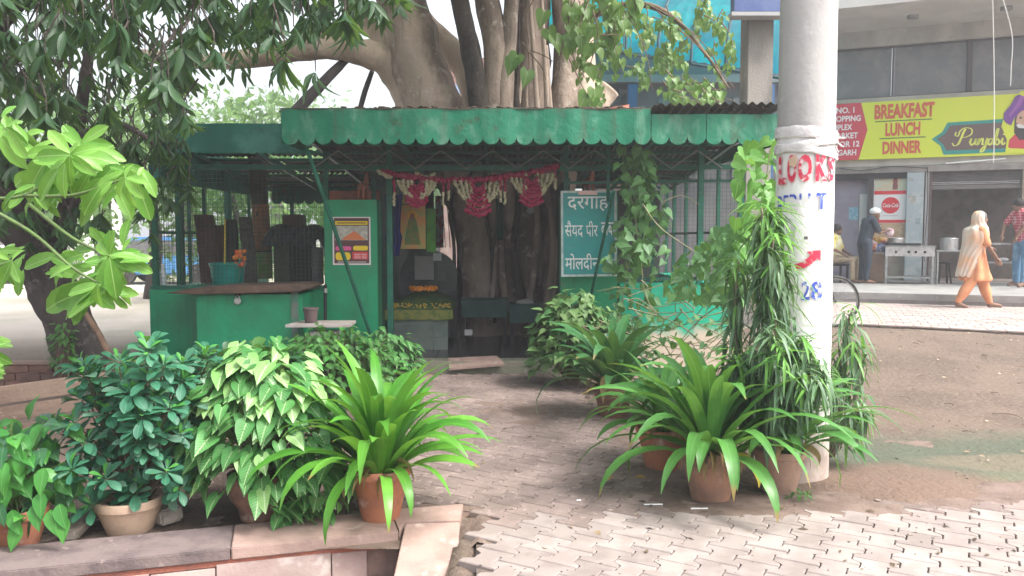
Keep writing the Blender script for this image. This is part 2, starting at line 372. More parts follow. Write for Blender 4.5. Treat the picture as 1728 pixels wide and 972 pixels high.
for i in range(-40, 60):
    for j in range(-40, 60):
        q = p0 + rot2(i * PIT, (j + (i % 2) * .5) * LEN)
        if 2.55 < q.y < 8.8 and inpoly(q.x, q.y, PATH):
            px, py, f = pxof((q.x, q.y, 0)); cand.append((-20 < px < 1750 and py < 1000, LEN * F / f, q, py, px))
cand.sort(key=lambda c: (-c[0], -c[1]))
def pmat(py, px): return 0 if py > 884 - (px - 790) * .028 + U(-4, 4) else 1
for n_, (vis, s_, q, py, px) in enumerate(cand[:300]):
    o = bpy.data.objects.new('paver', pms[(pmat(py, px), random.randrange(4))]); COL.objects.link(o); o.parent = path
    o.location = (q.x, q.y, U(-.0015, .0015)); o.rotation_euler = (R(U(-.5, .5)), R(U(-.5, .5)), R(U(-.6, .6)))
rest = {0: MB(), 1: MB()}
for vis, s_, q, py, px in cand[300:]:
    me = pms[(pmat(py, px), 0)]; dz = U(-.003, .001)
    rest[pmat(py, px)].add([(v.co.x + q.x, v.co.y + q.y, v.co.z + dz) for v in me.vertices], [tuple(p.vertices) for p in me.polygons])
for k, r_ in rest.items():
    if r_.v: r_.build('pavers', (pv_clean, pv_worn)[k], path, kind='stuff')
# film of trodden earth over part of the path and its right edge
fm = MB(); fx0, fx1, fy0, fy1, fs_ = -1.6, 3.9, 3.7, 8.6, .035; FN = int((fx1 - fx0) / fs_); FMn = int((fy1 - fy0) / fs_)
def seg_d(x, y, a, b):
    ab = b - a; t = max(0, min(1, ((x - a.x) * ab.x + (y - a.y) * ab.y) / ab.length_squared)); return math.hypot(x - a.x - ab.x * t, y - a.y - ab.y * t)
for j in range(FMn + 1):
    for i in range(FN + 1):
        x = fx0 + i * fs_; y = fy0 + j * fs_
        e = 9
        for k in range(7, 13): e = min(e, seg_d(x, y, PATH[k], PATH[k + 1]))
        e2 = min(seg_d(x, y, PATH[k], PATH[k + 1]) for k in range(0, 5))
        k_ = max(1 - e / .24, 1.05 - e2 / .10, .82 * math.exp(-((y - 6.6 - .1 * x) / .75) ** 2 - ((x - .1) / 1.5) ** 2), .2 * sm(4.6, 5.6, y))
        out = 0 if inpoly(x, y, PATH) else .5
        k_ = max(k_, out)
        fm.v.append((x, y, -.004 + .019 * k_ + .009 * mnoise.noise(Vector((x * 4, y * 4, 0))) + .005 * mnoise.noise(Vector((x * 17, y * 17, 0))) - (.03 if out and e > .3 else 0)))
for j in range(FMn):
    for i in range(FN): a = j * (FN + 1) + i; fm.f.append((a, a + 1, a + FN + 2, a + FN + 1))
FILM = fm
# far pavement before the shop
def GR(px, py):
    z = 0
    for _ in range(12): q = G(px, py, z); z = gz(q.x, q.y)
    return q
fpv = MB(); base = [GR(*q) for q in ((1180, 566), (1420, 566), (1728, 568), (2050, 575), (2050, 505), (1380, 505), (1180, 505))]
fb = MB()
# grid so it follows the slope
FUx = Vector((.927, -.375)); FUn = Vector((.375, .927))
o0 = Vector((7.44, 18.6)) - FUn * 8.4
for i in range(-28, 50):
    for j in range(0, 22):
        a = o0 + FUx * (i * .21 + (j % 2) * .105) + FUn * (j * .21)
        if a.x < 3.0 or a.x > 12: continue
        c = [a + FUx * dx + FUn * dy for dx, dy in ((.004, .004), (.206, .004), (.206, .206), (.004, .206))]
        zz = U(-.002, .002)
        fpv.add([(q.x, q.y, gz(q.x, q.y) + .022 + zz) for q in c] + [(q.x, q.y, gz(q.x, q.y) - .03) for q in c], [(0, 1, 2, 3), (4, 5, 1, 0), (5, 6, 2, 1), (6, 7, 3, 2), (7, 4, 0, 3)])
c = [o0 + FUx * a + FUn * d_ for a, d_ in ((-6.0, -.02), (10, -.02), (10, 4.64), (-6.0, 4.64))]
bx_ = MB()
for i in range(40):
    for j in range(12):
        q4 = [o0 + FUx * (-5.5 + (i + a) * .4) + FUn * (-.03 + (j + d_) * .39) for a, d_ in ((0, 0), (1, 0), (1, 1), (0, 1))]
        if q4[0].x < 2.9: continue
        bx_.add([(q.x, q.y, gz(q.x, q.y) + .012) for q in q4], [(0, 1, 2, 3)])
pav = bx_.build('pavement', bed); tag(pav, kind='structure')
fpv.build('pavers', M('paver_far', (.36, .285, .265), .9, (.30, .24, .22), 2.0, c3=(.24, .19, .17), s3=14, bump=.2), pav, kind='stuff')
fo = FILM.build('dirt', M('earth_film', (.15, .105, .085), .95, (.20, .145, .12), 5, c3=(.10, .075, .06), s3=16, lo3=.56, hi3=.7, bump=.5, bs=60), smooth=2)
tag(fo, 'thin film of trodden earth creeping over the path pavers', 'dirt', kind='stuff')
# ------------------------------------------------------------------ red stone coping, street face and ramp
stone = M('red_stone', (.36, .25, .215), .8, (.27, .185, .16), 4, c3=(.45, .35, .31), s3=10, lo3=.56, hi3=.75, bump=.25, bs=40, rand=.1)
stone_dark = M('dark_stone', (.17, .13, .125), .85, (.11, .085, .085), 6, c3=(.24, .19, .18), s3=18, bump=.35, sc=(1, 1, 1), rand=.1)
stone_face = M('stone_face', (.44, .35, .32), .8, (.36, .26, .24), 3, c3=(.52, .45, .42), s3=7, lo3=.55, hi3=.7, bump=.2, rand=.12)
red_mortar = M('red_mortar', (.36, .13, .09), .9, (.26, .11, .085), 9, bump=.5)
cop = thing('stone_kerb', 'low red sandstone kerb carrying the three left flowerpots', 'kerb', (-1.2, 3.75, 0))
def KP(s, n, z): q = KA + KD * s + Vector((-KD.y, KD.x)) * n; return Vector((q.x, q.y, z))
def kbox(mb, s0, s1, n0, n1, z0, z1, sk=0):
    mb.add([KP(s0 + sk * 0, n0, z0), KP(s1, n0, z0), KP(s1 + sk, n1, z0), KP(s0 + sk, n1, z0), KP(s0, n0, z1), KP(s1, n0, z1), KP(s1 + sk, n1, z1), KP(s0 + sk, n1, z1)],
           [(3, 2, 1, 0), (4, 5, 6, 7), (0, 1, 5, 4), (1, 2, 6, 5), (2, 3, 7, 6), (3, 0, 4, 7)])
for s0, s1, mt in ((-2.6, -1.2, stone_dark), (-1.195, -.2, stone_dark), (-.195, .885, stone_dark), (.89, 1.66, stone)):
    m_ = MB(); kbox(m_, s0, s1, -.012, .30, -.035, .022, .0); m_.build('slab', mt, cop, bevel=.005)
m_ = MB(); m_.add([KP(1.665, -.0, .022), KP(1.82, .09, .022), Vector((-.262, 4.2, .022)), KP(1.665, .38, .022), KP(1.665, -.0, -.03), KP(1.82, .09, -.03), Vector((-.262, 4.2, -.03)), KP(1.665, .38, -.03)],
               [(0, 1, 2, 3), (7, 6, 5, 4), (4, 5, 1, 0), (5, 6, 2, 1), (6, 7, 3, 2), (7, 4, 0, 3)])
m_ = MB(); m_.add([KP(1.665, .0, .024), Vector((-.54, 3.93, .024)), Vector((-.262, 3.95, .024)), Vector((-.262, 4.2, .024)), KP(1.665, .3, .024)] + [KP(1.665, .0, -.03), Vector((-.54, 3.93, -.03)), Vector((-.262, 3.95, -.03)), Vector((-.262, 4.2, -.03)), KP(1.665, .3, -.03)],
               [(0, 1, 2, 3, 4), (9, 8, 7, 6, 5)] + [(5 + i, 5 + (i + 1) % 5, (i + 1) % 5, i) for i in range(5)])
m_.build('slab', stone, cop)
s = -2.6
for wd_ in (.5, .46, .5, .47, .45, .42, .21, .13, .28, .52, .17):
    m_ = MB(); kbox(m_, s + .003, s + wd_ - .003, 0, .03, -.4, -.062 + U(-.012, .008)); m_.build('face_slab', stone_face, cop, bevel=.002); s += wd_
m_ = MB(); kbox(m_, -2.6, 1.66, .005, .06, -.065, -.035); m_.build('mortar_bed', red_mortar, cop)
m_ = MB(); kbox(m_, -2.6, 1.66, .02, .1, -.4, -.066); m_.build('mortar_bed', M('old_mortar', (.2, .14, .12), .9, (.3, .2, .17), 9, bump=.5), cop)
m_ = MB(); kbox(m_, 1.3, 1.7, -.2, -.004, -.4, -.20); m_.build('step', stone_face, cop, bevel=.006)
rp = thing('stone_ramp', 'sloping pink sandstone ramp slab beside the paved path', 'ramp', (-.4, 3.6, 0))
m_ = MB(); z1 = -.13
m_.add([(-.535, 3.925, .018), (-.264, 3.945, .018), (-.215, 2.75, z1), (-.50, 2.75, z1), (-.535, 3.925, -.42), (-.264, 3.945, -.42), (-.215, 2.75, -.42), (-.50, 2.75, -.42)],
       [(0, 3, 2, 1), (4, 5, 6, 7), (0, 1, 5, 4), (1, 2, 6, 5), (2, 3, 7, 6), (3, 0, 4, 7)]); m_.build('slab', stone, rp, bevel=.004)
# ------------------------------------------------------------------ litter on the ground
stone_bit = M('pebble', (.5, .46, .42), .9, (.25, .2, .17), 40)
lit = MB()
for _ in range(900):
    x = U(1.6, 7.5); y = U(3.2, 11.5)
    if rnd() < .35: x = U(-.2, 3.5); y = U(3.2, 6)
    r = U(.002, .007) * (1.6 if rnd() < .1 else 1); z = gz(x, y) + .004 + (.008 if inpoly(x, y, PATH) else 0)
    lit.ball((x, y, z), r, 5, 4, (U(.7, 1.6), 1, .5))
tag(lit.build('gravel', M('litter', (.09, .065, .05), .9, (.3, .25, .2), 3)), 'scattered grit and pebbles on the trodden ground', 'gravel', kind='stuff')
ch = MB()
for _ in range(300):
    x = U(2.4, 8.5); y = U(4.6, 10.3); z = gz(x, y) + .006; a = U(0, 6.28); L = U(.008, .026); d = Vector((math.cos(a), math.sin(a), 0)) * L; e = Vector((-d.y, d.x, U(.0, .2) * L)) * U(.3, .6)
    c_ = Vector((x, y, z)); ch.add([c_ - d, c_ - e, c_ + d, c_ + e + Vector((0, 0, .006))], [(0, 1, 2, 3)])
tag(ch.build('litter', M('dry_leaf', (.42, .34, .25), .9, (.2, .13, .08), 3, rand=0)), 'dry pale leaf scraps strewn over the bare earth', 'leaf litter', kind='stuff')
tw = MB()
for _ in range(60):
    x = U(2.3, 7.5); y = U(4.6, 11); z = gz(x, y) + .008; a = U(0, 6.28); L = U(.05, .25)
    tw.tube(spline([(x, y, z), (x + math.cos(a) * L * .5, y + math.sin(a) * L * .5, z + .012), (x + math.cos(a + .4) * L, y + math.sin(a + .4) * L, z)], 3), .003, 5)
tag(tw.build('twigs', twig), 'dry twigs lying on the bare earth', 'twigs', kind='stuff')

lf_ = MB()
for _ in range(170):
    x = U(-1.2, 2.6); y = U(3.3, 8.2); z = .0135 + U(0, .004); a = U(0, 6.28); L = U(.006, .028); d = Vector((math.cos(a), math.sin(a), 0)) * L; e = Vector((-d.y, d.x, U(.0, .3) * L)) * U(.3, .5)
    if x < -.2 and y < 4.6: continue
    c_ = Vector((x, y, z)); lf_.add([c_ - d, c_ - e, c_ + d, c_ + e + Vector((0, 0, .004))], [(0, 1, 2, 3)])
tag(lf_.build('litter', M('dark_scrap', (.07, .05, .035), .9, (.3, .22, .12), 3)), 'small leaf scraps and specks on the path pavers', 'leaf litter', kind='stuff')
# ================================================================== the shrine
def bx(mb, px0, px1, py0, py1, Y, dep):       # box whose front face spans the picture rectangle at distance Y
    a = P(px0, py1, Y); b = P(px1, py0, Y); mb.box((a.x, Y, a.z), (b.x, Y + dep, b.z)); return mb
sh = thing('shrine', 'green tin-roofed roadside shrine with wire mesh sides and scalloped eaves', 'shrine', (-.5, 8.6, 0))
floor_m = M('shrine_floor', (.05, .048, .05), .35, (.09, .085, .085), 3, spec=.5)
conc_green = M('mossy_concrete', (.23, .22, .17), .9, (.13, .16, .10), 3, c3=(.3, .28, .25), s3=9, bump=.3)
m_ = MB(); m_.box((-1.45, 8.5, -.05), (.55, 8.8, .115)); m_.build('threshold', conc_green, sh, bevel=.01)
m_ = MB(); m_.box((-3.9, 8.75, -.05), (2.4, 12.4, .10)); m_.build('floor_slab', floor_m, sh)
tl = MB(); tl.box((0, 0, 0), (.345, .345, .012))
tmesh = tl.mesh('floor_tile'); tmesh.materials.append(M('floor_tile', (.045, .045, .05), .25, (.08, .078, .08), 5, rand=.5, spec=.6))
for i in range(9):
    for j in range(9):
        x = -1.9 + i * .35; y = 8.82 + j * .35
        if x > .9 or y > 11.8: continue
        o = bpy.data.objects.new('floor_tile', tmesh); COL.objects.link(o); o.parent = sh; o.location = Vector((x, y, .101)) - origin(sh)
# door panels
m_ = MB(); bx(m_, 551, 636, 337, 640, 8.6, .28); m_.v = [(x, y, max(z, .0)) for x, y, z in m_.v]; m_.build('wall_panel', green_paint, sh, bevel=.006)
m_ = MB(); bx(m_, 945, 1043, 330, 640, 8.62, .28); m_.v = [(x, y, max(z, .0)) for x, y, z in m_.v]; m_.build('wall_panel', green_paint, sh, bevel=.006)
m_ = MB(); m_.box((-3.92, 8.62, -.05), (-1.99, 8.85, .885)); m_.build('low_wall', green_paint, sh, bevel=.008)
m_ = MB(); m_.box((-3.92, 8.85, -.05), (-3.74, 12.3, .885)); m_.build('low_wall', green_paint, sh, bevel=.008)
m_ = MB(); bx(m_, 1043.5, 1253, 478, 640, 8.6, .25); m_.v = [(x, y, max(z, -.02)) for x, y, z in m_.v]; m_.build('low_wall', wall_worn, sh, bevel=.008)
m_ = MB(); m_.box((2.25, 8.86, -.05), (2.47, 12.3, .9)); m_.build('low_wall', wall_worn, sh, bevel=.008)
# counter box with its lid
ct = MB(); ct.box((-3.22, 8.12, -.03), (-2.14, 8.615, .87)); ct.build('counter', green_paint, sh, bevel=.008)
m_ = MB(); m_.bar(P(497, 492, 8.118), P(499, 600, 8.118), .07, .02, (0, -1, 0)); m_.build('counter_seam', M('grey_green', (.06, .17, .12), .7, (.12, .14, .12), 12), sh)
ld = MB(); a = P(298, 486, 8.3)
pts = [(-3.5, .885), (-3.28, .925), (-2.9, .955), (-2.2, .975), (-2.07, .965), (-2.05, .93), (-2.15, .9), (-2.6, .885), (-3.2, .872)]
mm = facing((0, 8.02, 0)); ld.prism(pts, mm, .62); ld.build('counter_lid', M('rusty_brown', (.12, .075, .055), .85, (.075, .05, .04), 6, c3=(.17, .12, .09), s3=20, bump=.4), sh, bevel=.008)
# posts and rails
def post(px, py0, py1, Y, w_=.045, mt=green_metal, name='post'):
    a = P(px, py1, Y); b = P(px, py0, Y); m = MB(); m.bar((a.x, Y, a.z), (a.x, Y, b.z), w_, w_, (0, 1, 0)); return m.build(name, mt, sh)
for px, py0, py1, Y, w_ in ((264, 262, 492, 8.66, .06), (306, 262, 486, 9.5, .075), (322, 262, 480, 10.4, .04), (553, 255, 500, 8.7, .05), (660, 245, 600, 8.62, .06), (955, 245, 335, 8.66, .05), (1026, 245, 340, 8.4, .035),
                           (1180, 245, 478, 8.62, .06), (1248, 245, 480, 8.66, .05), (385, 300, 470, 12.2, .05), (440, 300, 470, 12.2, .05), (495, 300, 470, 12.2, .05), (1100, 255, 478, 8.66, .04)):
    post(px, py0, py1, Y, w_)
for Y in (9.2, 10.0, 10.9, 11.7, 12.25):
    m = MB(); m.bar((-3.83, Y, .88), (-3.83, Y, 2.3), .04); m.build('post', green_metal, sh)
    m = MB(); m.bar((2.36, Y, .88), (2.36, Y, 2.3), .04); m.build('post', green_metal, sh)
def rail(a, b, w_, name='rail', mt=green_metal): m = MB(); m.bar(a, b, w_); return m.build(name, mt, sh)
rail((-3.9, 8.66, 2.2), (2.45, 8.66, 2.2), .05)
rail((-1.6, 8.56, 2.175), (.95, 8.56, 2.175), .05); rail((.55, 8.63, 2.03), (1.15, 8.63, 2.03), .03)
rail((-3.85, 8.7, 1.5), (-3.85, 12.3, 1.5), .03); rail((-3.9, 8.64, .91), (-2.0, 8.64, .91), .04)
rail((1.14, 8.64, 1.0), (2.42, 8.64, 1.0), .04); rail((1.14, 8.64, 2.05), (2.42, 8.64, 2.05), .03); rail((2.36, 8.7, 1.5), (2.36, 12.3, 1.5), .03)
# lattice girder under the eaves
m = MB(); x = -2.1; k = 0; zt, zb = 2.36, 2.17
while x < 2.1:
    m.tube([(x, 8.5, zt if k % 2 else zb), (x + .27, 8.5, zb if k % 2 else zt)], .008, 5); x += .27; k += 1
m.build('lattice_girder', M('old_rod', (.18, .2, .18), .6), sh, kind='stuff')
# diagonal props: top at the eave, foot at the wall
for a, b, r_ in ((P(517, 248, 7.72), P(629, 575, 8.45), .021), (P(1036, 322, 7.9), P(996, 505, 8.5), .017)):
    m = MB(); m.tube([a, b], r_, 8); m.build('prop_pole', green_metal, sh, smooth=True)
# wire mesh
wire = M('mesh_wire', (.05, .08, .06), .5, metal=.3)
def wires(o, u, v, nu, nv, gap, r=.0034, name='wire_mesh'):
    m = MB(); o = Vector(o); u = Vector(u); v = Vector(v); W = nu * gap; H = nv * gap; n = u.cross(v)
    for i in range(nu + 1): m.bar(o + u * (i * gap), o + u * (i * gap) + v * H, r, r, n)
    for j in range(nv + 1): m.bar(o + v * (j * gap) + n * r, o + v * (j * gap) + u * W + n * r, r, r, n)
    return m.build(name, wire, sh, kind='stuff')
wires((-3.88, 8.63, .92), (1, 0, 0), (0, 0, 1), 42, 29, .0445)
wires((1.14, 8.61, 1.0), (1, 0, 0), (0, 0, 1), 29, 26, .0445)
wires((-3.85, 8.7, .92), (0, 1, 0), (0, 0, 1), 60, 22, .06)
wires((-3.8, 12.28, .9), (1, 0, 0), (0, 0, 1), 32, 22, .06)
# roof: corrugated sheets, purlins, scalloped valances
roofm = M('roof_sheet', (.085, .085, .08), .7, (.13, .10, .085), 3, c3=(.2, .19, .18), s3=8, bump=.2)
def roofz(y): return 2.64 - (y - 7.6) * .085
def sheet(x0, x1, y0, y1, dz=0, pitch=.075, amp=.012, name='roof_sheet'):
    m = MB(); n = int((x1 - x0) / (pitch / 6)); rows = []
    for t in (0, 1):
        for y in (y0, y1):
            for i in range(n + 1):
                x = x0 + (x1 - x0) * i / n; m.v.append((x, y, roofz(y) + dz + amp * math.sin(x / pitch * 6.283) - t * .002))
    k = n + 1
    for i in range(n): m.f += [(i, i + 1, k + i + 1, k + i), (2 * k + i + 1, 2 * k + i, 3 * k + i, 3 * k + i + 1), (i + 1, i, 2 * k + i, 2 * k + i + 1), (k + i, k + i + 1, 3 * k + i + 1, 3 * k + i)]
    return m.build(name, roofm, sh)
random.seed(21)
x = -2.2
while x < 1.5:
    for y0 in (7.62, 9.6, 11.0): sheet(x, min(x + .95, 1.5), y0, y0 + (2.02 if y0 < 9 else 1.5), U(.0, .01) + (.006 if y0 < 9 else 0))
    x += .93
sheet(1.32, 1.95, 7.5, 9.8, .03, .085, .014); sheet(1.9, 2.55, 7.52, 9.8, .045, .085, .014); sheet(1.3, 2.5, 9.7, 12.4, .03)
for y0, y1 in ((8.45, 8.85), (8.99, 9.4), (9.58, 9.95), (10.12, 10.6), (10.78, 11.2), (11.3, 12.4)):
    sheet(-3.75, -2.95, y0, y1); sheet(-2.93, -2.18, y0 + U(-.02, .02), y1 + U(-.03, .03), .004)
for y in (7.75, 8.5, 9.03, 9.5, 9.98, 10.64, 11.2, 11.8, 12.3):
    rail((-3.75 if y > 8.4 else -2.15, y, roofz(y) - .035), (2.45, y, roofz(y) - .035), .035, 'purlin')
for x in (-3.7, -2.95, -2.15, -1.2, -.3, .6, 1.5, 2.4):
    rail((x, 8.5 if x < -2.5 else 7.65, roofz(8.5 if x < -2.5 else 7.65) - .075), (x, 12.35, roofz(12.35) - .075), .04, 'rafter')
def valance(x0, x1, y, ztop, zbot, pitch, mt, slope=0, jag=0.0, depth=.5, dirx=(1, 0, 0)):
    n = max(1, round((x1 - x0) / pitch)); p = (x1 - x0) / n; poly = [(x0, ztop), ]; r_ = p / 2
    lo = []
    for i in range(n):
        c = x0 + (i + .5) * p; q = r_ * U(.95, 1.02) * depth * 2; jz = U(-jag, jag)
        for k in range(9):
            a = math.pi - math.pi * k / 8; lo.append((c + math.cos(a) * r_ * .985, zbot + jz + r_ * depth * 2 - q * math.sin(a)))
    m = MB(); k = len(lo); yy = lambda x: y + .012 * math.sin(x * 9) + .002 * math.sin(x * 31) + .006 * mnoise.noise(Vector((x * 5, 0, 0)))
    for dy in (0, .004):
        m.v += [(x, yy(x) + dy, z) for x, z in lo] + [(x, yy(x) + dy, ztop) for x, z in lo]
    for i in range(k - 1): m.f += [(i, i + 1, k + i + 1, k + i), (2 * k + i + 1, 2 * k + i, 3 * k + i, 3 * k + i + 1), (i + 1, i, 2 * k + i, 2 * k + i + 1), (k + i, k + i + 1, 3 * k + i + 1, 3 * k + i)]
    m.f += [(0, k, 3 * k, 2 * k), (k - 1, 3 * k - 1, 4 * k - 1, 2 * k - 1)]
    return m.build('valance', mt, sh)
valance(-2.16, 1.30, 7.58, 2.645, 2.315, .158, valance_paint, depth=.42)
valance(1.305, 1.82, 7.585, 2.60, 2.315, .158, valance_paint, depth=.42)
valance(1.825, 2.56, 7.592, 2.60, 2.315, .158, valance_paint, depth=.42)
valance(-3.52, -2.165, 8.45, 2.635, 2.325, .085, valance_pale, jag=.006, depth=.3)
valance(-3.7, -1.9, 12.4, 2.24, 1.955, .16, valance_paint, depth=.4)
for y0, y1, sgn in ((8.45, 12.4, -3.76),):
    m = MB(); m.box((sgn, y0, 2.05), (sgn + .004, y1, 2.5)); m.build('side_valance', valance_pale, sh)
m = MB(); m.box((-2.17, 7.59, 2.34), (-2.165, 8.45, 2.63)); m.build('side_valance', valance_paint, sh)
m = MB(); m.box((2.56, 7.6, 2.34), (2.565, 12.4, 2.5)); m.build('side_valance', valance_paint, sh)
# drip edge of old leaves and debris on the roof front
m = MB(); m.bar((-2.17, 7.59, 2.65), (1.30, 7.59, 2.65), .02, .012); m.build('roof_edge', M('rust_edge', (.09, .06, .045), .9, (.05, .09, .06), 9, bump=.5), sh)
m = MB()
for _ in range(160):
    x = U(-1.6, 2.4); m.ball((x, U(7.6, 7.75), 2.665 + U(-.008, .012)), U(.01, .028), 5, 4, (1.4, 1, .5))
m.build('roof_debris', M('debris', (.10, .07, .05), 1, (.06, .05, .04), 30), sh, kind='stuff')
# back wall, and inner screens extended to it to keep light out
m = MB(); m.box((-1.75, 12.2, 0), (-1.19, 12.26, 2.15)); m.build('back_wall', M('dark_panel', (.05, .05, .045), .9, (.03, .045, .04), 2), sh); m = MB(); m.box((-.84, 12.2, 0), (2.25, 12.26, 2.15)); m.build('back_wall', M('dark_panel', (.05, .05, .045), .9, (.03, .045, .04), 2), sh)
m = MB(); m.box((-1.55, 8.88, .1), (-1.50, 12.19, 2.1)); m.build('shade_screen', M('dark_green', (.008, .07, .05), .5), sh)
m = MB(); m.box((.60, 8.9, .1), (.64, 12.19, 2.1)); m.build('shade_screen', M('dark_green'), sh) if False else m.build('shade_screen', M('dark_green', (0, 0, 0)), sh)
m = MB(); bx(m, 735, 748, 330, 418, 12.15, .03); m.build('banner_strip', M('banner_white', (.75, .72, .72), .7, (.7, .1, .12), 18, .5, .54, sc=(1, 1, .6)), sh)
for px in (752, 760):
    m = MB(); a = P(px, 418, 12.18); b_ = P(px - 6, 330, 12.18); m.bar((a.x, 12.15, a.z), (b_.x, 12.15, b_.z), .012); m.build('bar', black, sh)
# bolt and pipe at the panel's edge
m = MB(); m.tube([P(549, 480, 8.5), P(549, 540, 8.5)], .018, 8); m.build('drain_pipe', black, sh, smooth=True)
m = MB(); m.tube([P(549, 487, 8.47), P(549, 494, 8.47)], .024, 8); m.build('pipe_clip', steel, sh)
# padlock on the counter
pl = thing('padlock', 'small steel padlock hanging on the green counter', 'padlock', P(401, 510, 8.09))
m = MB(); c = P(401, 508, 8.095); m.lathe([(0, -.014), (.03, -.014), (.036, -.008), (.036, .008), (.03, .014), (0, .014)], (0, 0, 0), 16)
m.v = [(c.x + x, c.y + z, c.z + y) for x, y, z in m.v]; m.build('body', steel, pl, smooth=True)
m = MB(); m.tube([c + Vector((math.cos(a) * .02, 0, .03 + math.sin(a) * .028)) for a in [math.pi * k / 8 for k in range(9)]], .0045, 6); m.build('shackle', steel, pl)
m = MB(); m.obox(Matrix.Translation(c + Vector((0, .012, .06))), .05, .012, .02); m.build('hasp', black, pl)
# ------------------------------------------------------------------ signboard
sg = thing('signboard', 'teal board lettered white in Devanagari beside the doorway', 'sign', P(993, 395, 8.4))
teal = M('sign_teal', (.03, .30, .29), .5, (.04, .25, .25), 4, c3=(.08, .3, .28), s3=10)
sgw = M('sign_white', (.75, .78, .78), .6)
BL = P(949, 465, 8.42); TR = P(1040, 324, 8.42); W_, H_ = TR.x - BL.x, TR.z - BL.z
sf = Matrix.Translation(BL) @ Matrix.Rotation(R(-.6), 4, 'Y') @ facing((0, 0, 0)); sf = sf
def sb(x0, x1, y0, y1, z0, z1, nm, mt):
    m = MB(); m.add([sf @ Vector(q) for q in ((x0, y0, z0), (x1, y0, z0), (x1, y1, z0), (x0, y1, z0), (x0, y0, z1), (x1, y0, z1), (x1, y1, z1), (x0, y1, z1))], [(3, 2, 1, 0), (4, 5, 6, 7), (0, 1, 5, 4), (1, 2, 6, 5), (2, 3, 7, 6), (3, 0, 4, 7)]); m.build(nm, mt, sg)
sb(0, W_, 0, H_, -.012, 0, 'board', teal)
for a in ((-.012, .012, -.012, H_ + .012), (W_ - .012, W_ + .012, -.012, H_ + .012)): sb(*a, -.02, .01, 'frame', M('sign_frame', (.5, .55, .55), .5, (.3, .4, .4), 12))
for a in ((.012, W_ - .012, -.012, .010), (.012, W_ - .012, H_ - .010, H_ + .012)): sb(*a, -.02, .01, 'frame', M('sign_frame', (0, 0, 0)))
def st(s, x, y, w_, h_, bold=.008):
    text(s, w_, h_, sf @ Matrix.Translation((x, y, .003)), sgw, sg, bold=bold)
st('दरगाह', .06, H_ - .205, .43, .155, .008); st('सैयद', .03, H_ - .475, .19, .175, .008); st('पीर', .25, H_ - .47, .125, .165, .008); st('बाबा', .41, H_ - .455, .145, .135, .008)
st('मोलदीन', .03, .055, .36, .175, .008); st('जी', .44, .065, .10, .15)
m = MB(); m.add([sf @ Vector(q) for q in ((.17, H_ - .03, .012), (.37, H_ - .035, .012), (.37, H_ + .005, .012), (.17, H_ + .01, .012))], [(0, 1, 2, 3)]); m.build('paper_slip', M('pink_paper', (.75, .5, .47), .7), sg)
# ------------------------------------------------------------------ poster on the left panel
po = thing('poster', 'printed notice with yellow and red boxes pasted on the green panel', 'poster', P(594, 405, 8.59))
c0 = P(562, 447, 8.594); c1 = P(625, 366, 8.594); pw, ph = c1.x - c0.x, c1.z - c0.z; pf = Matrix.Translation((c0.x, 8.594, c0.z)) @ facing((0, 0, 0))
def pr(fr, par, x0, x1, y0, y1, z, nm, mt, rr=0):
    if rr:
        poly = []
        for cx, cy, a0 in ((x1 - rr, y1 - rr, 0), (x0 + rr, y1 - rr, 90), (x0 + rr, y0 + rr, 180), (x1 - rr, y0 + rr, 270)): poly += [(cx + rr * math.cos(R(a0 + k * 30)), cy + rr * math.sin(R(a0 + k * 30))) for k in range(4)]
    else: poly = [(x0, y0), (x1, y0), (x1, y1), (x0, y1)]
    m = MB(); m.prism(poly, fr @ Matrix.Translation((0, 0, z)), .0015); return m.build(nm, mt, par)
pr(pf, po, 0, pw, 0, ph, .003, 'sheet', M('poster_white', (.7, .66, .66), .6)); pr(pf, po, .016, pw - .016, .016, ph - .012, .005, 'print', M('poster_dark', (.10, .045, .05), .6))
pr(pf, po, .03, pw - .03, ph - .085, ph - .045, .007, 'print', M('poster_yellow', (.75, .55, .03), .6)); pr(pf, po, .03, pw - .03, ph - .25, ph - .095, .007, 'print', M('poster_photo', (.35, .33, .28), .6, (.5, .5, .45), 25))
m = MB(); m.prism([(.10, ph - .245), (pw - .05, ph - .245), (pw - .12, ph - .19), (pw - .17, ph - .15), (.15, ph - .2)], pf @ Matrix.Translation((0, 0, .0095)), .001); m.build('print', M('poster_orange', (.6, .18, .07), .6), po)
pr(pf, po, .03, .20, .155, .2, .007, 'print', M('poster_pink', (.65, .1, .28), .6), .018); pr(pf, po, .22, pw - .03, .155, .205, .007, 'print', M('poster_yellow', (0, 0, 0)), .018)
pr(pf, po, .03, .19, .05, .135, .007, 'print', M('poster_yellow', (0, 0, 0)), .03); pr(pf, po, .21, pw - .03, .06, .14, .007, 'print', M('poster_red', (.6, .05, .06), .6), .012)
for k in range(3): pr(pf, po, .23, .30, .072 + k * .02, .078 + k * .02, .010, 'print_line', M('poster_white', (0, 0, 0)))
for k in range(3): pr(pf, po, .31, pw - .045, .072 + k * .02, .078 + k * .02, .010, 'print_line', M('poster_white', (0, 0, 0)))
pr(pf, po, .05, pw - .05, ph - .07, ph - .06, .010, 'print_line', M('poster_dark', (0, 0, 0))); pr(pf, po, .05, pw - .05, .028, .034, .010, 'print_line', M('poster_white', (0, 0, 0)))
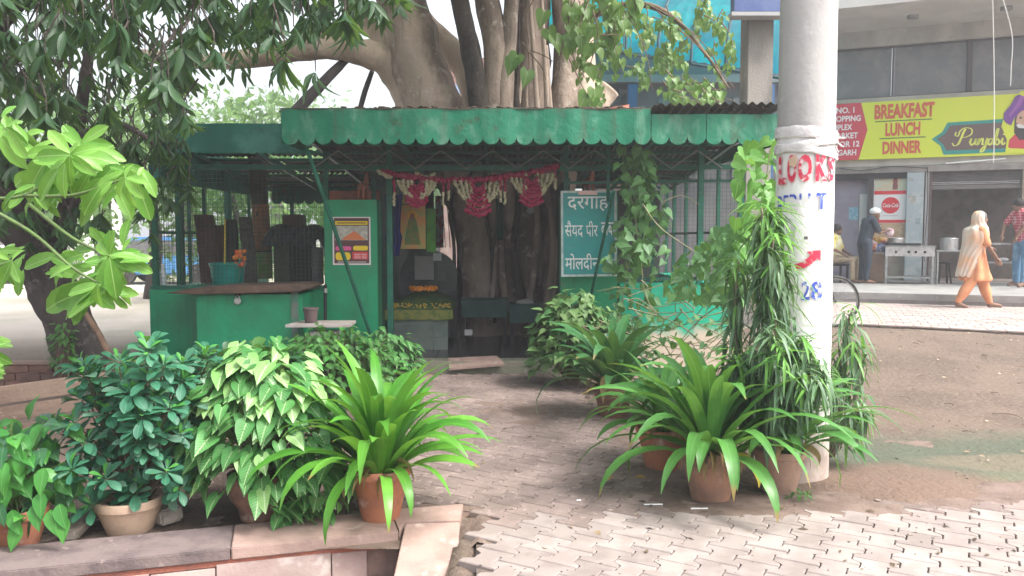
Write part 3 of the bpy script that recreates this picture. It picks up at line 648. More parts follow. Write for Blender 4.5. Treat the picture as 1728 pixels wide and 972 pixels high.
# ------------------------------------------------------------------ garland across the doorway
ga = thing('flower_garland', 'magenta and cream flower garland strung across the doorway', 'garland', P(800, 300, 8.4))
mag = M('petal_magenta', (.30, .012, .065), .8, (.2, .006, .035), 30); crm = M('petal_cream', (.46, .42, .28), .8, (.34, .31, .2), 30)
def gp_(px, py): return P(px, py, 8.42 + U(-.02, .02))
m = MB()
def along(m, pts, r, n, jit=.006):
    q = spline(pts, 12); L = len(q)
    for i in range(n):
        p = q[int(i / n * (L - 1))]; f = i / n * (L - 1) % 1; p = p.lerp(q[min(int(i / n * (L - 1)) + 1, L - 1)], f)
        m.ball(p + Vector((U(-jit, jit), U(-jit, jit), U(-jit, jit))), r * U(.8, 1.2), 6, 5)
along(m, [gp_(645, 290), gp_(700, 300), gp_(760, 304), gp_(830, 301), gp_(890, 292), gp_(942, 281)], .027, 170, .014); m.build('swag', mag, ga, smooth=2)
m = MB(); along(m, [gp_(638, 288), gp_(650, 296), gp_(660, 300)], .02, 18); along(m, [gp_(702, 292), gp_(718, 299), gp_(735, 293)], .018, 16); m.build('swag', crm, ga, smooth=2)
for cx, cy, hw, ht in ((704, 304, 32, 40), (807, 303, 40, 56), (897, 293, 36, 50)):
    mc, mmg = MB(), MB()
    for sgn in (-1, 1):
        for k in range(4):
            top = gp_(cx + sgn * hw * (1 - k * .24), cy + 2); bot = gp_(cx + sgn * hw * (.55 - k * .13), cy + ht * (.62 + k * .08)); along(mc, [top, (top + bot) / 2 + Vector((sgn * .01, 0, 0)), bot], .020, 11, .007)
    for k in range(6):
        w_ = hw * (.26 + k * .055); y_ = cy + ht * (.25 + k * .15)
        along(mmg, [gp_(cx - w_, y_ - 5), gp_(cx, y_ + 4), gp_(cx + w_, y_ - 5)], .023, 15, .006)
    mc.build('pendant', crm, ga, smooth=2); mmg.build('pendant', mag, ga, smooth=2)
for cx, y0, y1 in ((748, 306, 346), (757, 306, 338), (845, 302, 340), (852, 302, 345), (665, 305, 348), (937, 285, 318)):
    m = MB(); along(m, [gp_(cx, y0), gp_(cx, (y0 + y1) / 2)], .014, 9); m.build('tassel', mag, ga, smooth=2)
    m = MB(); along(m, [gp_(cx, (y0 + y1) / 2), gp_(cx, y1)], .015, 9); m.build('tassel', crm, ga, smooth=2)
# ------------------------------------------------------------------ terracotta horses on the panels
def horse(label, p, rz, s):
    t = thing('clay_horse', label, 'figurine', p); m = MB(); q = lambda x, y, z: Vector(p) + Matrix.Rotation(rz, 3, 'Z') @ Vector((x, y, z)) * s
    for x, y in ((-.1, -.05), (-.1, .05), (.1, -.05), (.1, .05)): m.tube([q(x * 1.15, y * 1.1, 0), q(x, y, .15), q(x * .9, y * .8, .24)], [.024 * s, .028 * s, .04 * s], 8)
    m.tube([q(-.15, 0, .27), q(-.1, 0, .27), q(0, 0, .255), q(.1, 0, .28), q(.14, 0, .30)], [.05 * s, .072 * s, .065 * s, .075 * s, .05 * s], 10)
    m.tube([q(.1, 0, .28), q(.15, 0, .40), q(.17, 0, .52)], [.065 * s, .048 * s, .036 * s], 10); m.tube([q(.15, 0, .52), q(.2, 0, .51), q(.27, 0, .46)], [.035 * s, .04 * s, .024 * s], 8)
    m.build('body', M('clay', (.33, .12, .075), .9, (.24, .09, .06), 14, bump=.2), t, smooth=True)
    m = MB()
    for y in (-.02, .02): m.tube([q(.16, y, .54), q(.165, y * 1.3, .60)], [.014 * s, .004 * s], 6)
    m.build('ear', M('clay', (0, 0, 0)), t); m = MB(); m.tube([q(-.15, 0, .3), q(-.2, 0, .25), q(-.21, 0, .14)], [.02 * s, .02 * s, .008 * s], 6); m.build('tail', M('clay', (0, 0, 0)), t)
a = P(612, 337, 8.7); horse('terracotta horse standing on the panel left of the doorway', (a.x, 8.74, a.z), R(75), .54)
a = P(994, 330, 8.7); horse('terracotta horse standing behind the top of the teal board', (a.x, 8.74, a.z), R(-70), .56)
m = MB(); bx(m, 556, 640, 322, 337, 8.9, .04); m.build('shelf_back', M('clay', (0, 0, 0)), sh)
# ------------------------------------------------------------------ grave with arched headstone, cloth, marigolds
gr = thing('grave', 'shrine grave with dark arched headstone under a green and yellow cloth', 'grave', (-1.3, 9.9, .1))
tile_d = M('tile_dark', (.055, .065, .07), .2, (.10, .11, .12), 3, rand=.5, spec=.6); tile_g = M('tile_grey', (.16, .19, .17), .3, (.11, .14, .13), 5, rand=.3)
m = MB(); poly = [(-1.47, .1), (-.72, .1), (-.72, .95)] + [(-1.095 + .375 * math.cos(R(a)), .95 + .33 * math.sin(R(a))) for a in range(10, 180, 10)] + [(-1.47, .95)]
m.prism(poly, facing((0, 10.5, 0)), .10); m.build('headstone', M('tile_dark', (0, 0, 0)), gr)
tm = MB(); tm.box((0, 0, 0), (.12, .008, .12)); tme = tm.mesh('tile'); tme.materials.append(tile_d)
for i in range(6):
    for j in range(9):
        x = -1.465 + i * .124; z = .14 + j * .124; cx = x + .06 + 1.095; cz = z + .12 - .95
        if cz > 0 and (cx / .375) ** 2 + (cz / .33) ** 2 > .93 or (cz > 0 and ((abs(cx) + .06) / .375) ** 2 + (cz / .33) ** 2 > 1): continue
        o = bpy.data.objects.new('tile', tme); COL.objects.link(o); o.parent = gr; o.location = Vector((x, 10.392, z)) - origin(gr)
m = MB(); m.box((-1.46, 9.45, .1), (-.76, 10.35, .42)); m.build('slab', M('tile_grey', (0, 0, 0)), gr, bevel=.01)
tm = MB(); tm.box((0, 0, 0), (.17, .008, .15)); tme = tm.mesh('tile'); tme.materials.append(tile_g)
for i in range(4):
    for j in range(2): o = bpy.data.objects.new('tile', tme); COL.objects.link(o); o.parent = gr; o.location = Vector((-1.455 + i * .174, 9.442, .11 + j * .154)) - origin(gr)
cl = MB(); n = 22
for j in range(9):
    for i in range(n + 1):
        t = i / n; x = -1.5 + .8 * t
        if j < 4: y = 9.42; z = .34 + j * .03 + .012 * math.sin(t * 26)
        else: y = 9.42 + (j - 4) * .22; z = .45 + .17 * math.sin(min(1, (j - 4) / 2.2) * math.pi / 2) * math.sin(t * math.pi) ** .6 + .006 * math.sin(t * 20 + j)
        cl.v.append((x, y, z))
for j in range(8):
    for i in range(n): a = j * (n + 1) + i; cl.f.append((a, a + 1, a + n + 2, a + n + 1))
cl.build('cloth', M('grave_cloth', (.03, .10, .04), .8, (.10, .14, .03), 12), gr, smooth=2)
m = MB()
for k in range(4): m.box((-1.5, 9.412 - k * .001, .335 + k * .028), (-.7, 9.416 - k * .001, .355 + k * .028))
m = MB(); [m.box((-1.5 + .8 * k / 20, 9.405 - .006 * math.sin(k * 1.9), .335 + .008 * math.sin(k * 1.1)), (-1.5 + .8 * (k + 1) / 20 - .0005, 9.412, .45)) for k in range(20)]; m.build('cloth_border', M('border_yellow', (.24, .24, .06), .8, (.12, .17, .04), 16), gr)
m = MB()
for i in range(70):
    a = i / 70 * 6.283; m.ball((-1.08 + .15 * math.cos(a) + U(-.015, .015), 9.75 + .12 * math.sin(a), .60 + U(0, .03)), .02, 6, 5)
m.build('marigold_ring', M('marigold', (.75, .19, .02), .8, (.8, .35, .03), 30), gr, smooth=2)
m = MB()
for i in range(120): m.ball((U(-1.48, -.72), U(9.42, 9.6), .47 + U(0, .05)), .011, 5, 4)
m.build('petals', M('petal_gold', (.55, .45, .05), .8, (.55, .3, .05), 30), gr, kind='stuff')
for _o in list(gr.children):
    if _o.name.split('.')[0] in ('slab', 'cloth', 'cloth_border', 'marigold_ring', 'petals'): _o.location.z += {'marigold_ring': .21, 'slab': .13}.get(_o.name.split('.')[0], .14)
# papers leaning on the headstone, prints and drapes
pa = thing('paper_notice', 'grey printed paper leaning on the grave headstone', 'paper', P(718, 450, 10.3)); m = MB(); bx(m, 700, 732, 432, 472, 10.34, .004); m.build('sheet', M('paper_grey', (.38, .37, .38), .7, (.3, .3, .3), 60), pa)
pa = thing('paper_card', 'small white card at the top of the headstone', 'card', P(738, 434, 10.3)); m = MB(); bx(m, 731, 745, 427, 440, 10.33, .004); m.build('sheet', M('paper_white', (.62, .65, .68), .5), pa)
pw_ = thing('wall_picture', 'orange and green devotional print above the grave', 'picture', P(700, 380, 9.35))
f0 = P(674, 420, 9.35); f1 = P(718, 346, 9.35); ff = Matrix.Translation((f0.x, 9.35, f0.z)) @ facing((0, 0, 0)); fw, fh = f1.x - f0.x, f1.z - f0.z
pr(ff, pw_, 0, fw, 0, fh, 0, 'sheet', M('print_ground', (.68, .32, .12), .6, (.42, .45, .15), 9)); m = MB(); m.prism([(fw * .5 + .06 * math.cos(R(a)), fh * .76 + .06 * math.sin(R(a))) for a in range(0, 360, 30)], ff @ Matrix.Translation((0, 0, .003)), .002); m.build('print', M('halo', (.75, .38, .05), .6), pw_)
m = MB(); m.prism([(.06, .05), (fw - .06, .05), (fw - .09, .25), (fw * .62, .36), (fw * .38, .36), (.08, .22)], ff @ Matrix.Translation((0, 0, .005)), .001); m.build('print', M('robe', (.10, .22, .06), .6, (.3, .2, .05), 20), pw_)
m = MB(); m.prism([(fw * .5 + .028 * math.cos(R(a)), fh * .74 + .04 * math.sin(R(a))) for a in range(0, 360, 30)], ff @ Matrix.Translation((0, 0, .007)), .001); m.build('print', M('print_skin', (.3, .13, .06), .6), pw_)
m = MB(); bx(m, 674, 718, 328, 344, 9.35, .01); m.build('title_strip', M('strip', (.45, .36, .12), .6, (.3, .2, .06), 30), pw_)
gs = thing('lime_cloth', 'narrow lime green cloth strip right of the devotional print', 'cloth', P(728, 390, 10.6)); m = MB(); bx(m, 720, 735, 352, 425, 9.37, .01); m.build('cloth', M('lime', (.08, .27, .04), .8, (.06, .18, .03), 9), gs)
def drape(name, label, px0, px1, py0, py1, Y, mt, waist=.55, n=18):
    t = thing(name, label, 'drape', P((px0 + px1) / 2, py1, Y)); m = MB(); rows = 10; N = n
    for j in range(rows + 1):
        f = j / rows; py = py0 + (py1 - py0) * f; w_ = 1 - (1 - waist) * math.sin(f * 3.1) * .5 if f < .7 else 1 - (f - .7) * 1.1
        for i in range(N + 1):
            u = (i / N - .5) * w_; q = P((px0 + px1) / 2 + u * (px1 - px0), py, Y); m.v.append((q.x, Y + .03 * math.sin(i * 1.5 + f * 2), q.z))
    for j in range(rows):
        for i in range(N): a = j * (N + 1) + i; m.f.append((a, a + N + 1, a + N + 2, a + 1))
    m.build('cloth', mt, t, smooth=2); return t
drape('blue_drape', 'dark blue cloth bundle hung at the left of the doorway', 649, 679, 328, 432, 8.98, M('blue_cloth', (.015, .02, .16), .8, (.01, .015, .09), 8))
drape('green_drape', 'green ribbon cloth tied on the inner tree trunk', 836, 852, 335, 405, 10.4, M('green_cloth', (.01, .13, .06), .8, (.008, .08, .04), 8))
drape('white_cloth', 'small white cloth tied on the trunk under the garland', 888, 902, 344, 360, 10.3, M('paper_white', (0, 0, 0)))
# low green benches on the floor
for lab, px0, px1, py0, py1, Y in (('low dark green bench beside the grave', 778, 856, 508, 536, 10.0), ('small green ledge right of the low bench', 860, 915, 516, 545, 9.9)):
    t = thing('low_bench', lab, 'bench', P(px0, py1, Y), group=None); m = MB(); a = P(px0, py1, Y); b_ = P(px1, py0, Y); m.box((a.x, Y, a.z), (b_.x, Y + .35, b_.z)); m.build('box', M('bench_green', (.010, .07, .06), .6, (.01, .045, .04), 6), t, bevel=.008)
    for lx in (a.x + .03, b_.x - .03): m = MB(); m.box((lx - .025, Y + .03, .112), (lx + .025, Y + .3, a.z - .001)); m.build('leg', dark_in, t)
    m = MB(); m.box((a.x - .015, Y - .015, b_.z + .001), (b_.x + .015, Y + .36, b_.z + .02)); m.build('top', M('bench_green', (0, 0, 0)), t, bevel=.004)
t = thing('white_bundle', 'dirty white plastic bundle lying on the green ledge', 'bundle', P(886, 508, 10.05)); m = MB(); a = P(886, 511, 10.05); m.ball((a.x, 10.05, a.z), .09, 14, 10, (1.3, .8, .55)); m.v = [tuple(Vector(v) + Vector((0, 0, .012)) * mnoise.noise(Vector(v) * 28)) for v in m.v]; m.build('wrap', M('dull_white', (.42, .4, .38), .6, (.3, .28, .26), 30), t, smooth=2)
t = thing('floor_card', 'small pale card on the dark tiled floor', 'card', (-.6, 9.6, .12)); m = MB(); bx(m, 784, 797, 556, 566, 9.3, .01); m.build('card', M('paper_grey', (0, 0, 0)), t)
# step slab on the threshold
t = thing('step_slab', 'loose reddish stone slab leaning on the doorway threshold', 'slab', (-.4, 8.4, .05)); m = MB()
a, b_, c_, d_ = P(756, 604, 8.62), P(838, 600, 8.62), P(851, 613, 8.42), P(758, 621, 8.42); vs = [a, b_, c_, d_]; m.add(vs + [v - Vector((0, 0, .025)) for v in vs], [(3, 2, 1, 0), (4, 5, 6, 7), (0, 1, 5, 4), (1, 2, 6, 5), (2, 3, 7, 6), (3, 0, 4, 7)]); m.build('slab', stone, t)
# ------------------------------------------------------------------ things behind the mesh on the left
t = thing('bucket', 'turquoise plastic bucket with rim on the brown counter lid', 'bucket', P(382, 470, 8.75)); a = P(382, 470, 8.8)
tq = M('bucket_turquoise', (.0, .27, .23), .4, (.01, .22, .19), 6); m = MB(); c = (a.x, 8.85, .89)
m.lathe([(0, 0), (.15, 0), (.158, .01), (.185, .24), (.198, .245), (.2, .275), (.188, .275), (.175, .24), (.145, .015), (0, .012)], c, 28); m.build('body', tq, t, smooth=True)
m = MB(); m.tube([Vector(c) + Vector((.2 * math.cos(R(a_)), -.02 - .03 * math.sin(R(a_)), .25 - .06 * math.sin(R(a_)))) for a_ in range(0, 181, 20)], .004, 6); m.build('handle', steel, t)
t = thing('cloth_flowers', 'red and orange artificial flowers beside the bucket', 'flowers', P(407, 440, 8.7)); m = MB()
for _ in range(16):
    q = P(U(396, 415), U(422, 450), 8.74); m.ball(q, U(.014, .028), 7, 5, (1, .6, 1))
m.build('bloom', M('bloom', (.62, .07, .03), .7, (.75, .3, .03), 25), t, smooth=2); m = MB(); m.tube([P(408, 420, 8.75), P(404, 470, 8.78)], .005, 5); m.build('stem', twig_green, t)
def board(name, label, cat, px0, px1, py0, py1, Y, mt, dep=.1, lean=0):
    t = thing(name, label, cat, P((px0 + px1) / 2, py1, Y)); a = P(px0, py1, Y); b_ = P(px1, py0, Y); m = MB(); n = 5
    ys = [a.z + (b_.z - a.z) * k / n for k in range(n + 1)]
    for k, z in enumerate(ys):
        f = k / n; j = .02 * mnoise.noise(Vector((px0, k * 1.7, 0))); x0 = a.x + lean * f + j; x1 = b_.x + lean * f + j
        m.v += [(x0, Y, z), (x1, Y + .01, z), (x1, Y + dep, z), (x0, Y + dep, z)]
    for k in range(n):
        for i in range(4): m.f.append((k * 4 + i, k * 4 + (i + 1) % 4, k * 4 + 4 + (i + 1) % 4, k * 4 + 4 + i))
    m.f += [(3, 2, 1, 0), tuple(range(n * 4, n * 4 + 4))]
    m.build('body', mt, t, bevel=.006); return t
board('wrapped_post', 'reddish brown sacking roll standing behind the mesh', 'roll', 338, 362, 362, 478, 9.6, M('sack_red', (.10, .04, .035), .9, (.06, .03, .03), 14, bump=.5), .16, -.06)
board('plank', 'dark plank leaning behind the bucket', 'plank', 364, 379, 380, 474, 9.9, wood_brown, .04)
board('plank', 'tall dark board right of the bucket', 'plank', 382, 400, 370, 474, 10.2, M('board_dark', (.04, .045, .04), .9, (.06, .05, .04), 8), .04)
board('plank', 'mottled grey board leaning before the painted trunk', 'plank', 412, 431, 366, 480, 9.7, M('board_grey', (.09, .08, .075), .9, (.05, .04, .04), 20), .05, -.05)
t = thing('yellow_rod', 'thin yellow rod standing above the bucket', 'rod', P(379, 450, 9)); m = MB(); m.tube([P(380, 370, 9.0), P(379, 452, 8.95)], .009, 6); m.build('rod', M('rod_yellow', (.6, .42, .02), .6), t)
t = thing('painted_trunk', 'slender tree trunk painted orange and lime behind the mesh', 'tree trunk', P(440, 500, 10)); m = MB(); limb(m, [P(446, 470, 10.1), P(443, 400, 10.1), P(437, 330, 10.1), P(432, 262, 10.1)], [.10, .10, .105, .11], 12, .12, seed=4); m.build('trunk', bark_dark, t, smooth=2)
m = MB(); limb(m, [P(446, 470, 10.1), P(445, 425, 10.1)], [.108, .106], 12, .02, seed=4); m.build('painted_band', M('lime_paint', (.10, .22, .04), .7, (.2, .2, .1), 10), t, smooth=2)
m = MB(); limb(m, [P(444.5, 423, 10.1), P(439, 345, 10.1)], [.107, .108], 12, .02, seed=4); m.build('painted_band', M('orange_paint', (.32, .13, .06), .8, (.2, .12, .08), 10), t, smooth=2)
# tarpaulin covered heap and grey pipe column
t = thing('covered_heap', 'black tarpaulin slung over a heap behind the mesh', 'tarpaulin', P(500, 470, 10)); m = MB(); nn = 26
for j in range(8):
    f = j / 7
    for i in range(nn + 1):
        u = i / nn; px = 448 + 104 * u; top = 392 - 14 * math.sin(u * 3.1) - 6 * math.sin(u * 9); py = top + f * (22 + 16 * abs(math.sin(u * 7))); q = P(px, py, 9.9); m.v.append((q.x, 9.9 - .12 * math.sin(f * 1.6) + .03 * math.sin(i * 1.7 + j), q.z))
for j in range(7):
    for i in range(nn): a = j * (nn + 1) + i; m.f.append((a, a + nn + 1, a + nn + 2, a + 1))
m.build('tarpaulin', M('tarp', (.025, .025, .032), .55, (.045, .045, .05), 7), t, smooth=2); m = MB(); bx(m, 476, 510, 362, 384, 10.0, .2); m.build('crate', M('crate_brown', (.10, .05, .04), .8), t, bevel=.01)
for lab, px0, px1, py0, py1, Y, mt in (('dull olive cabinet under the black tarpaulin', 462, 488, 392, 470, 10.0, M('olive', (.085, .095, .06), .8, (.06, .065, .05), 9)), ('black trunk box behind the mesh', 490, 524, 400, 476, 10.15, dark_in), ('greyish purple drum beside the green panel', 526, 546, 412, 480, 9.8, M('purple_grey', (.16, .13, .15), .7, (.11, .09, .11), 8))):
    t = thing('cabinet' if 'cabinet' in lab else 'trunk_box' if 'box' in lab else 'drum', lab, lab.split()[2] if 'cabinet' in lab else 'box' if 'box' in lab else 'drum', P(px0, py1, Y)); m = MB(); a = P(px0, py1, Y); b_ = P(px1, py0, Y)
    if 'drum' in lab: m.lathe([(0, 0), (.07, 0), (.075, .02), (.07, .2), (.075, .22), (.07, .45), (0, .46)], ((a.x + b_.x) / 2, Y, a.z), 16); m.build('body', mt, t, smooth=True)
    else:
        m.box((a.x, Y, .1), (b_.x, Y + .3, b_.z)); m.build('body', mt, t, bevel=.01); m = MB(); m.box((a.x + .02, Y - .012, b_.z - .12), (b_.x - .02, Y - .001, b_.z - .03)); m.build('drawer', mt, t, bevel=.003)
t = thing('water_bottle', 'clear plastic bottle on the wall corner inside the mesh', 'bottle', P(276, 488, 8.8)); m = MB(); a = P(276, 488, 8.8); m.lathe([(0, 0), (.033, 0), (.036, .02), (.036, .15), (.03, .19), (.014, .225), (.014, .25), (0, .25)], (a.x, 8.8, .886), 14); m.build('body', M('clear_plastic', (.6, .65, .68), .15, spec=.8), t, smooth=True); m = MB(); m.lathe([(.016, .245), (.016, .268), (0, .268)], (a.x, 8.8, .886), 10); m.build('cap', white_plain, t)
# marble table with small pot
t = thing('marble_table', 'small grey marble slab on a white block before the counter', 'table', P(545, 580, 7.9)); m = MB()
vs = [P(481, 556, 7.75), P(590, 551, 7.75), P(601, 539, 8.15), P(512, 541, 8.15)]; zt = .64; k = []
for v in vs: k.append(Vector((v.x, v.y, .60)))
m.add(k + [v - Vector((0, 0, .03)) for v in k], [(0, 1, 2, 3), (7, 6, 5, 4), (4, 5, 1, 0), (5, 6, 2, 1), (6, 7, 3, 2), (7, 4, 0, 3)]); m.build('slab', M('marble', (.45, .40, .38), .5, (.3, .25, .23), 5, c3=(.55, .5, .48), s3=14), t, bevel=.004)
m = MB(); bx(m, 521, 569, 560, 640, 7.85, .22); m.v = [(x, y, max(0, min(z, .568))) for x, y, z in m.v]; m.build('pedestal', M('chipped_white', (.62, .6, .58), .8, (.4, .38, .36), 12), t, bevel=.01)
t = thing('plant_mug', 'small dull brown clay pot on the marble slab', 'pot', P(524, 551, 7.9)); m = MB(); a = P(524, 551, 7.9); m.lathe([(0, 0), (.052, 0), (.058, .01), (.07, .125), (.078, .13), (.076, .148), (.066, .145), (.05, .02), (0, .02)], (a.x, 7.92, .602), 20); m.build('body', M('mug_brown', (.12, .085, .085), .7, (.09, .06, .06), 12), t, smooth=True)
# ================================================================== shop building
class Frm:
    def __init__(s, o, u):
        s.o = Vector(o); s.u = Vector(u).normalized(); s.n = Vector((s.u.y, -s.u.x, 0)).normalized()
    def pt(s, a, z, off=0): return Vector((s.o.x, s.o.y, 0)) + s.u * a + s.n * off + Vector((0, 0, z))
    def hit(s, px, py, off=0):
        d = ray(px, py); c = Vector((0, 0, CAMZ)); q = s.o + s.n * off
        t = (q - c).dot(s.n) / d.dot(s.n); p = c + d * t; return (p - s.o).dot(s.u), p.z
    def box(s, mb, a0, a1, z0, z1, o0, o1):
        mb.add([s.pt(a0, z0, o0), s.pt(a1, z0, o0), s.pt(a1, z0, o1), s.pt(a0, z0, o1), s.pt(a0, z1, o0), s.pt(a1, z1, o0), s.pt(a1, z1, o1), s.pt(a0, z1, o1)],
               [(0, 1, 2, 3), (7, 6, 5, 4), (4, 5, 1, 0), (5, 6, 2, 1), (6, 7, 3, 2), (7, 4, 0, 3)]); return mb
    def mat(s, a, z, off=0):
        m = Matrix((s.u, (0, 0, 1), s.n)).transposed().to_4x4(); m.translation = s.pt(a, z, off); return m
FC = Frm((7.44, 18.6, 0), (.927, -.375, 0))
def sx_(px, off=0, py=420): return FC.hit(px, py, off)[0]
GFZ = .47
sb_ = thing('shop_building', 'long concrete market building with dark upper windows and yellow shop sign', 'building', (7.44, 18.6, 0))
def fbox(nm, mt, a0, a1, z0, z1, o0, o1, par=sb_, bevel=0): m = MB(); FC.box(m, a0, a1, z0, z1, o0, o1); return m.build(nm, mt, par, bevel=bevel)
z_win_t = FC.hit(1404, 85)[1]; z_win_b = FC.hit(1404, 170)[1]; z_sg_t = FC.hit(1404, 178)[1]; z_sg_b = FC.hit(1404, 272)[1]; z_lint = FC.hit(1404, 285)[1]
sA = sx_(1230); sB = 7.5
# upper wall, sill, windows
fbox('upper_wall', plaster, sA, sB, z_win_t, 6.6, -.3, 0); fbox('sill_band', plaster, sA, sB, z_sg_b - .15, z_win_b, -.3, .05)
s_m = [sA, sx_(1404), sx_(1507), sx_(1637), sx_(1735), sx_(1735) + 1.7, sx_(1735) + 3.3]
s_m = [sx_(1404) - 1.6, sx_(1404) - .1, sx_(1507, 0, 130), sx_(1637, 0, 110), sx_(1637) + 1.65, sx_(1637) + 3.2]
frame_m = M('window_frame', (.06, .05, .05), .6)
for i in range(len(s_m) - 1):
    a0, a1 = s_m[i], s_m[i + 1]; w0 = .1 if i == 3 else .045
    m = MB(); FC.box(m, a0 + .03, a1 - .03, z_win_b, z_win_t, -.12, -.10); wn = m.build('window', glass_dark, sb_)
    m = MB(); FC.box(m, a0 - w0 / 2, a0 + w0 / 2, z_win_b, z_win_t, -.13, -.02); FC.box(m, a0 + w0 / 2, a1 - w0 / 2, z_win_b, z_win_b + .035, -.13, -.04); FC.box(m, a0 + w0 / 2, a1 - w0 / 2, z_win_t - .035, z_win_t, -.13, -.04); m.build('frame', frame_m, wn)
fbox('wall', M('dim_wall', (.10, .10, .12), .9, (.07, .07, .08), 2), sA, s_m[0], z_win_b, z_win_t, -.3, 0)
z_sof = FC.hit(1404, 66)[1]
fbox('canopy_slab', plaster_light, sA, sB, z_sof + .10, z_sof + .5, .001, 2.2)
fbox('fascia_band', plaster, sA, sB, z_win_t + .002, z_sof + .098, .001, .06)
# ground floor: piers, doorways, recess
lav = M('lavender_wall', (.27, .25, .30), .9, (.22, .2, .25), 2); pier_m = M('pier_plaster', (.36, .41, .43), .9, (.46, .48, .48), 4, .45, .6, c3=(.25, .25, .25), s3=7, lo3=.58, hi3=.7, bump=.3)
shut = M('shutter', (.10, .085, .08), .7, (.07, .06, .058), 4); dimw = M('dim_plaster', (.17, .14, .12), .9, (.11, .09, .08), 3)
a0, a1, a2, a3, a4, a5 = sx_(1404), sx_(1466), sx_(1527), sx_(1556), sx_(1565), sx_(1721)
fbox('lintel', M('lintel_m', (.30, .27, .25), .9, (.2, .18, .17), 3), sA, sB, z_sg_b - .30, z_sg_b - .152, -.3, .04)
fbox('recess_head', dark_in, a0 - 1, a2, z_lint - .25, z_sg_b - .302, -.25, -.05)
fbox('wall', lav, sA, a1 - .05, 0, z_sg_b - .302, -.35, -.26); fbox('door_frame', frame_m, a1 - .05, a1 + .06, GFZ, z_lint - .02, -.25, -.06)
fbox('wall', M('beige_wall', (.33, .29, .24), .9, (.26, .22, .18), 3), a1 + .06, a4, 0, z_sg_b - .302, -.35, -.2)
fbox('pier', pier_m, a2, a3, GFZ, z_sg_b - .302, -.199, .02, bevel=.01); fbox('door_frame', M('pale_frame', (.4, .37, .37), .7), a3 + .03, a3 + .11, GFZ, z_sg_b - .302, -.199, -.02)
fbox('door_frame', M('brown_frame', (.11, .07, .06), .7), a3 + .112, a4 + .05, GFZ, z_sg_b - .302, -.21, -.0)
zs = FC.hit(1640, 312)[1]
for k in range(9):
    z_ = zs + (z_sg_b - .302 - zs) * k / 9; fbox('shutter_slat', shut, a4 + .052, a5, z_ + .006, z_ + (z_sg_b - .302 - zs) / 9, -.14 - (k % 2) * .004, -.10)
fbox('shutter_bar', M('shutter_bar', (.15, .13, .12), .6), a4 + .052, a5, zs - .08, zs, -.16, -.07)
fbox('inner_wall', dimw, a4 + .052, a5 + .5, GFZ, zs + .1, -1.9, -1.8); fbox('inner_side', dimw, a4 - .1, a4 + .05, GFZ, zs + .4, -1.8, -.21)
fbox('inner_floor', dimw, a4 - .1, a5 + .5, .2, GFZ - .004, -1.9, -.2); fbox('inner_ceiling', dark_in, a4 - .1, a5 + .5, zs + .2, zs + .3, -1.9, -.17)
fbox('pier', M('pier_tan', (.33, .27, .22), .9, (.25, .2, .16), 3), a5, a5 + .5, GFZ, z_sg_b - .302, -.3, .02); fbox('wall', lav, a5 + .5, sB, 0, z_sg_b - .302, -.35, -.2)
m = MB(); q0 = FC.pt(sx_(1590), FC.hit(1590, 276, .05)[1], .08); q1 = FC.pt(sx_(1690), FC.hit(1690, 268, .05)[1], .08); m.tube([q0, q1], .018, 8); m.build('tube_light_fitting', white_plain, sb_)
# white switch cabinet and blue notice
fbox('meter_panel', M('meter_white', (.5, .5, .48), .6), sx_(1449), sx_(1463), FC.hit(1449, 395)[1], FC.hit(1449, 327)[1], -.255, -.22); fbox('notice', M('blue_notice', (.12, .30, .42), .7, (.3, .45, .5), 20), sx_(1431), sx_(1447), FC.hit(1431, 371)[1], FC.hit(1431, 349)[1], -.256, -.25)
# platform
plat = M('platform_concrete', (.27, .26, .25), .85, (.20, .19, .185), 2, c3=(.33, .32, .31), s3=8, bump=.15)
FS = FC.n.dot(Vector((7.76, 13.5, 0)) - FC.o)
pf_ = thing('shop_platform', 'raised grey concrete platform with step edge before the shop', 'platform', FC.pt(0, 0, FS))
m = MB(); FC.box(m, -9, 9, .1, GFZ, -.19, FS); m.build('deck', plat, pf_, bevel=.015); m = MB(); FC.box(m, -9, 9, .1, GFZ - .11, FS + .002, FS + .03); m.build('riser', M('riser', (.17, .155, .15), .9, (.12, .11, .105), 3, bump=.2), pf_)
# yellow sign
ys = thing('shop_sign', 'yellow signboard reading breakfast lunch dinner with red arrow panel', 'sign', FC.pt(0, z_sg_b, .1))
yel = M('sign_yellow', (.62, .68, .04), .5); redp = M('sign_red', (.55, .035, .06), .5); orr = M('sign_orange', (.55, .09, .03), .5); tealp = M('sign_teal_line', (.01, .25, .22), .5); brn = M('sign_brown', (.12, .075, .065), .5)
s0 = sx_(1404) - 1.05; s1 = 5.2; zb, zt = z_sg_b, z_sg_t; H = zt - zb
m = MB(); FC.box(m, s0, s1, zb, zt, .06, .16); m.build('board', yel, ys)
def sp(px, py): a, z = FC.hit(px, py, .165); return a, z
def poly(pts, off, nm, mt, par=ys):
    m = MB(); m.prism([(x, z) for x, z in pts], FC.mat(0, 0, off), .003); return m.build(nm, mt, par)
poly([(s0, zb), (sp(1456, 0)[0], zb), (sp(1470, 0)[0], zb + H * .52), (sp(1458, 0)[0], zt), (s0, zt)], .164, 'red_panel', redp)
def stx(s, pxa, pxb, za, zb_, mt, bold=.02, **k):
    a = sp(pxa, 220)[0]; b_ = sp(pxb, 220)[0]; text(s, b_ - a, (zb_ - za), FC.mat(a, za, .168), mt, ys, bold=bold, **k)
stx('BREAKFAST', 1475, 1576, zb + H * .69, zb + H * .95, orr, .045); stx('LUNCH', 1494, 1553, zb + H * .39, zb + H * .62, orr, .045); stx('DINNER', 1490, 1556, zb + H * .08, zb + H * .30, orr, .045)
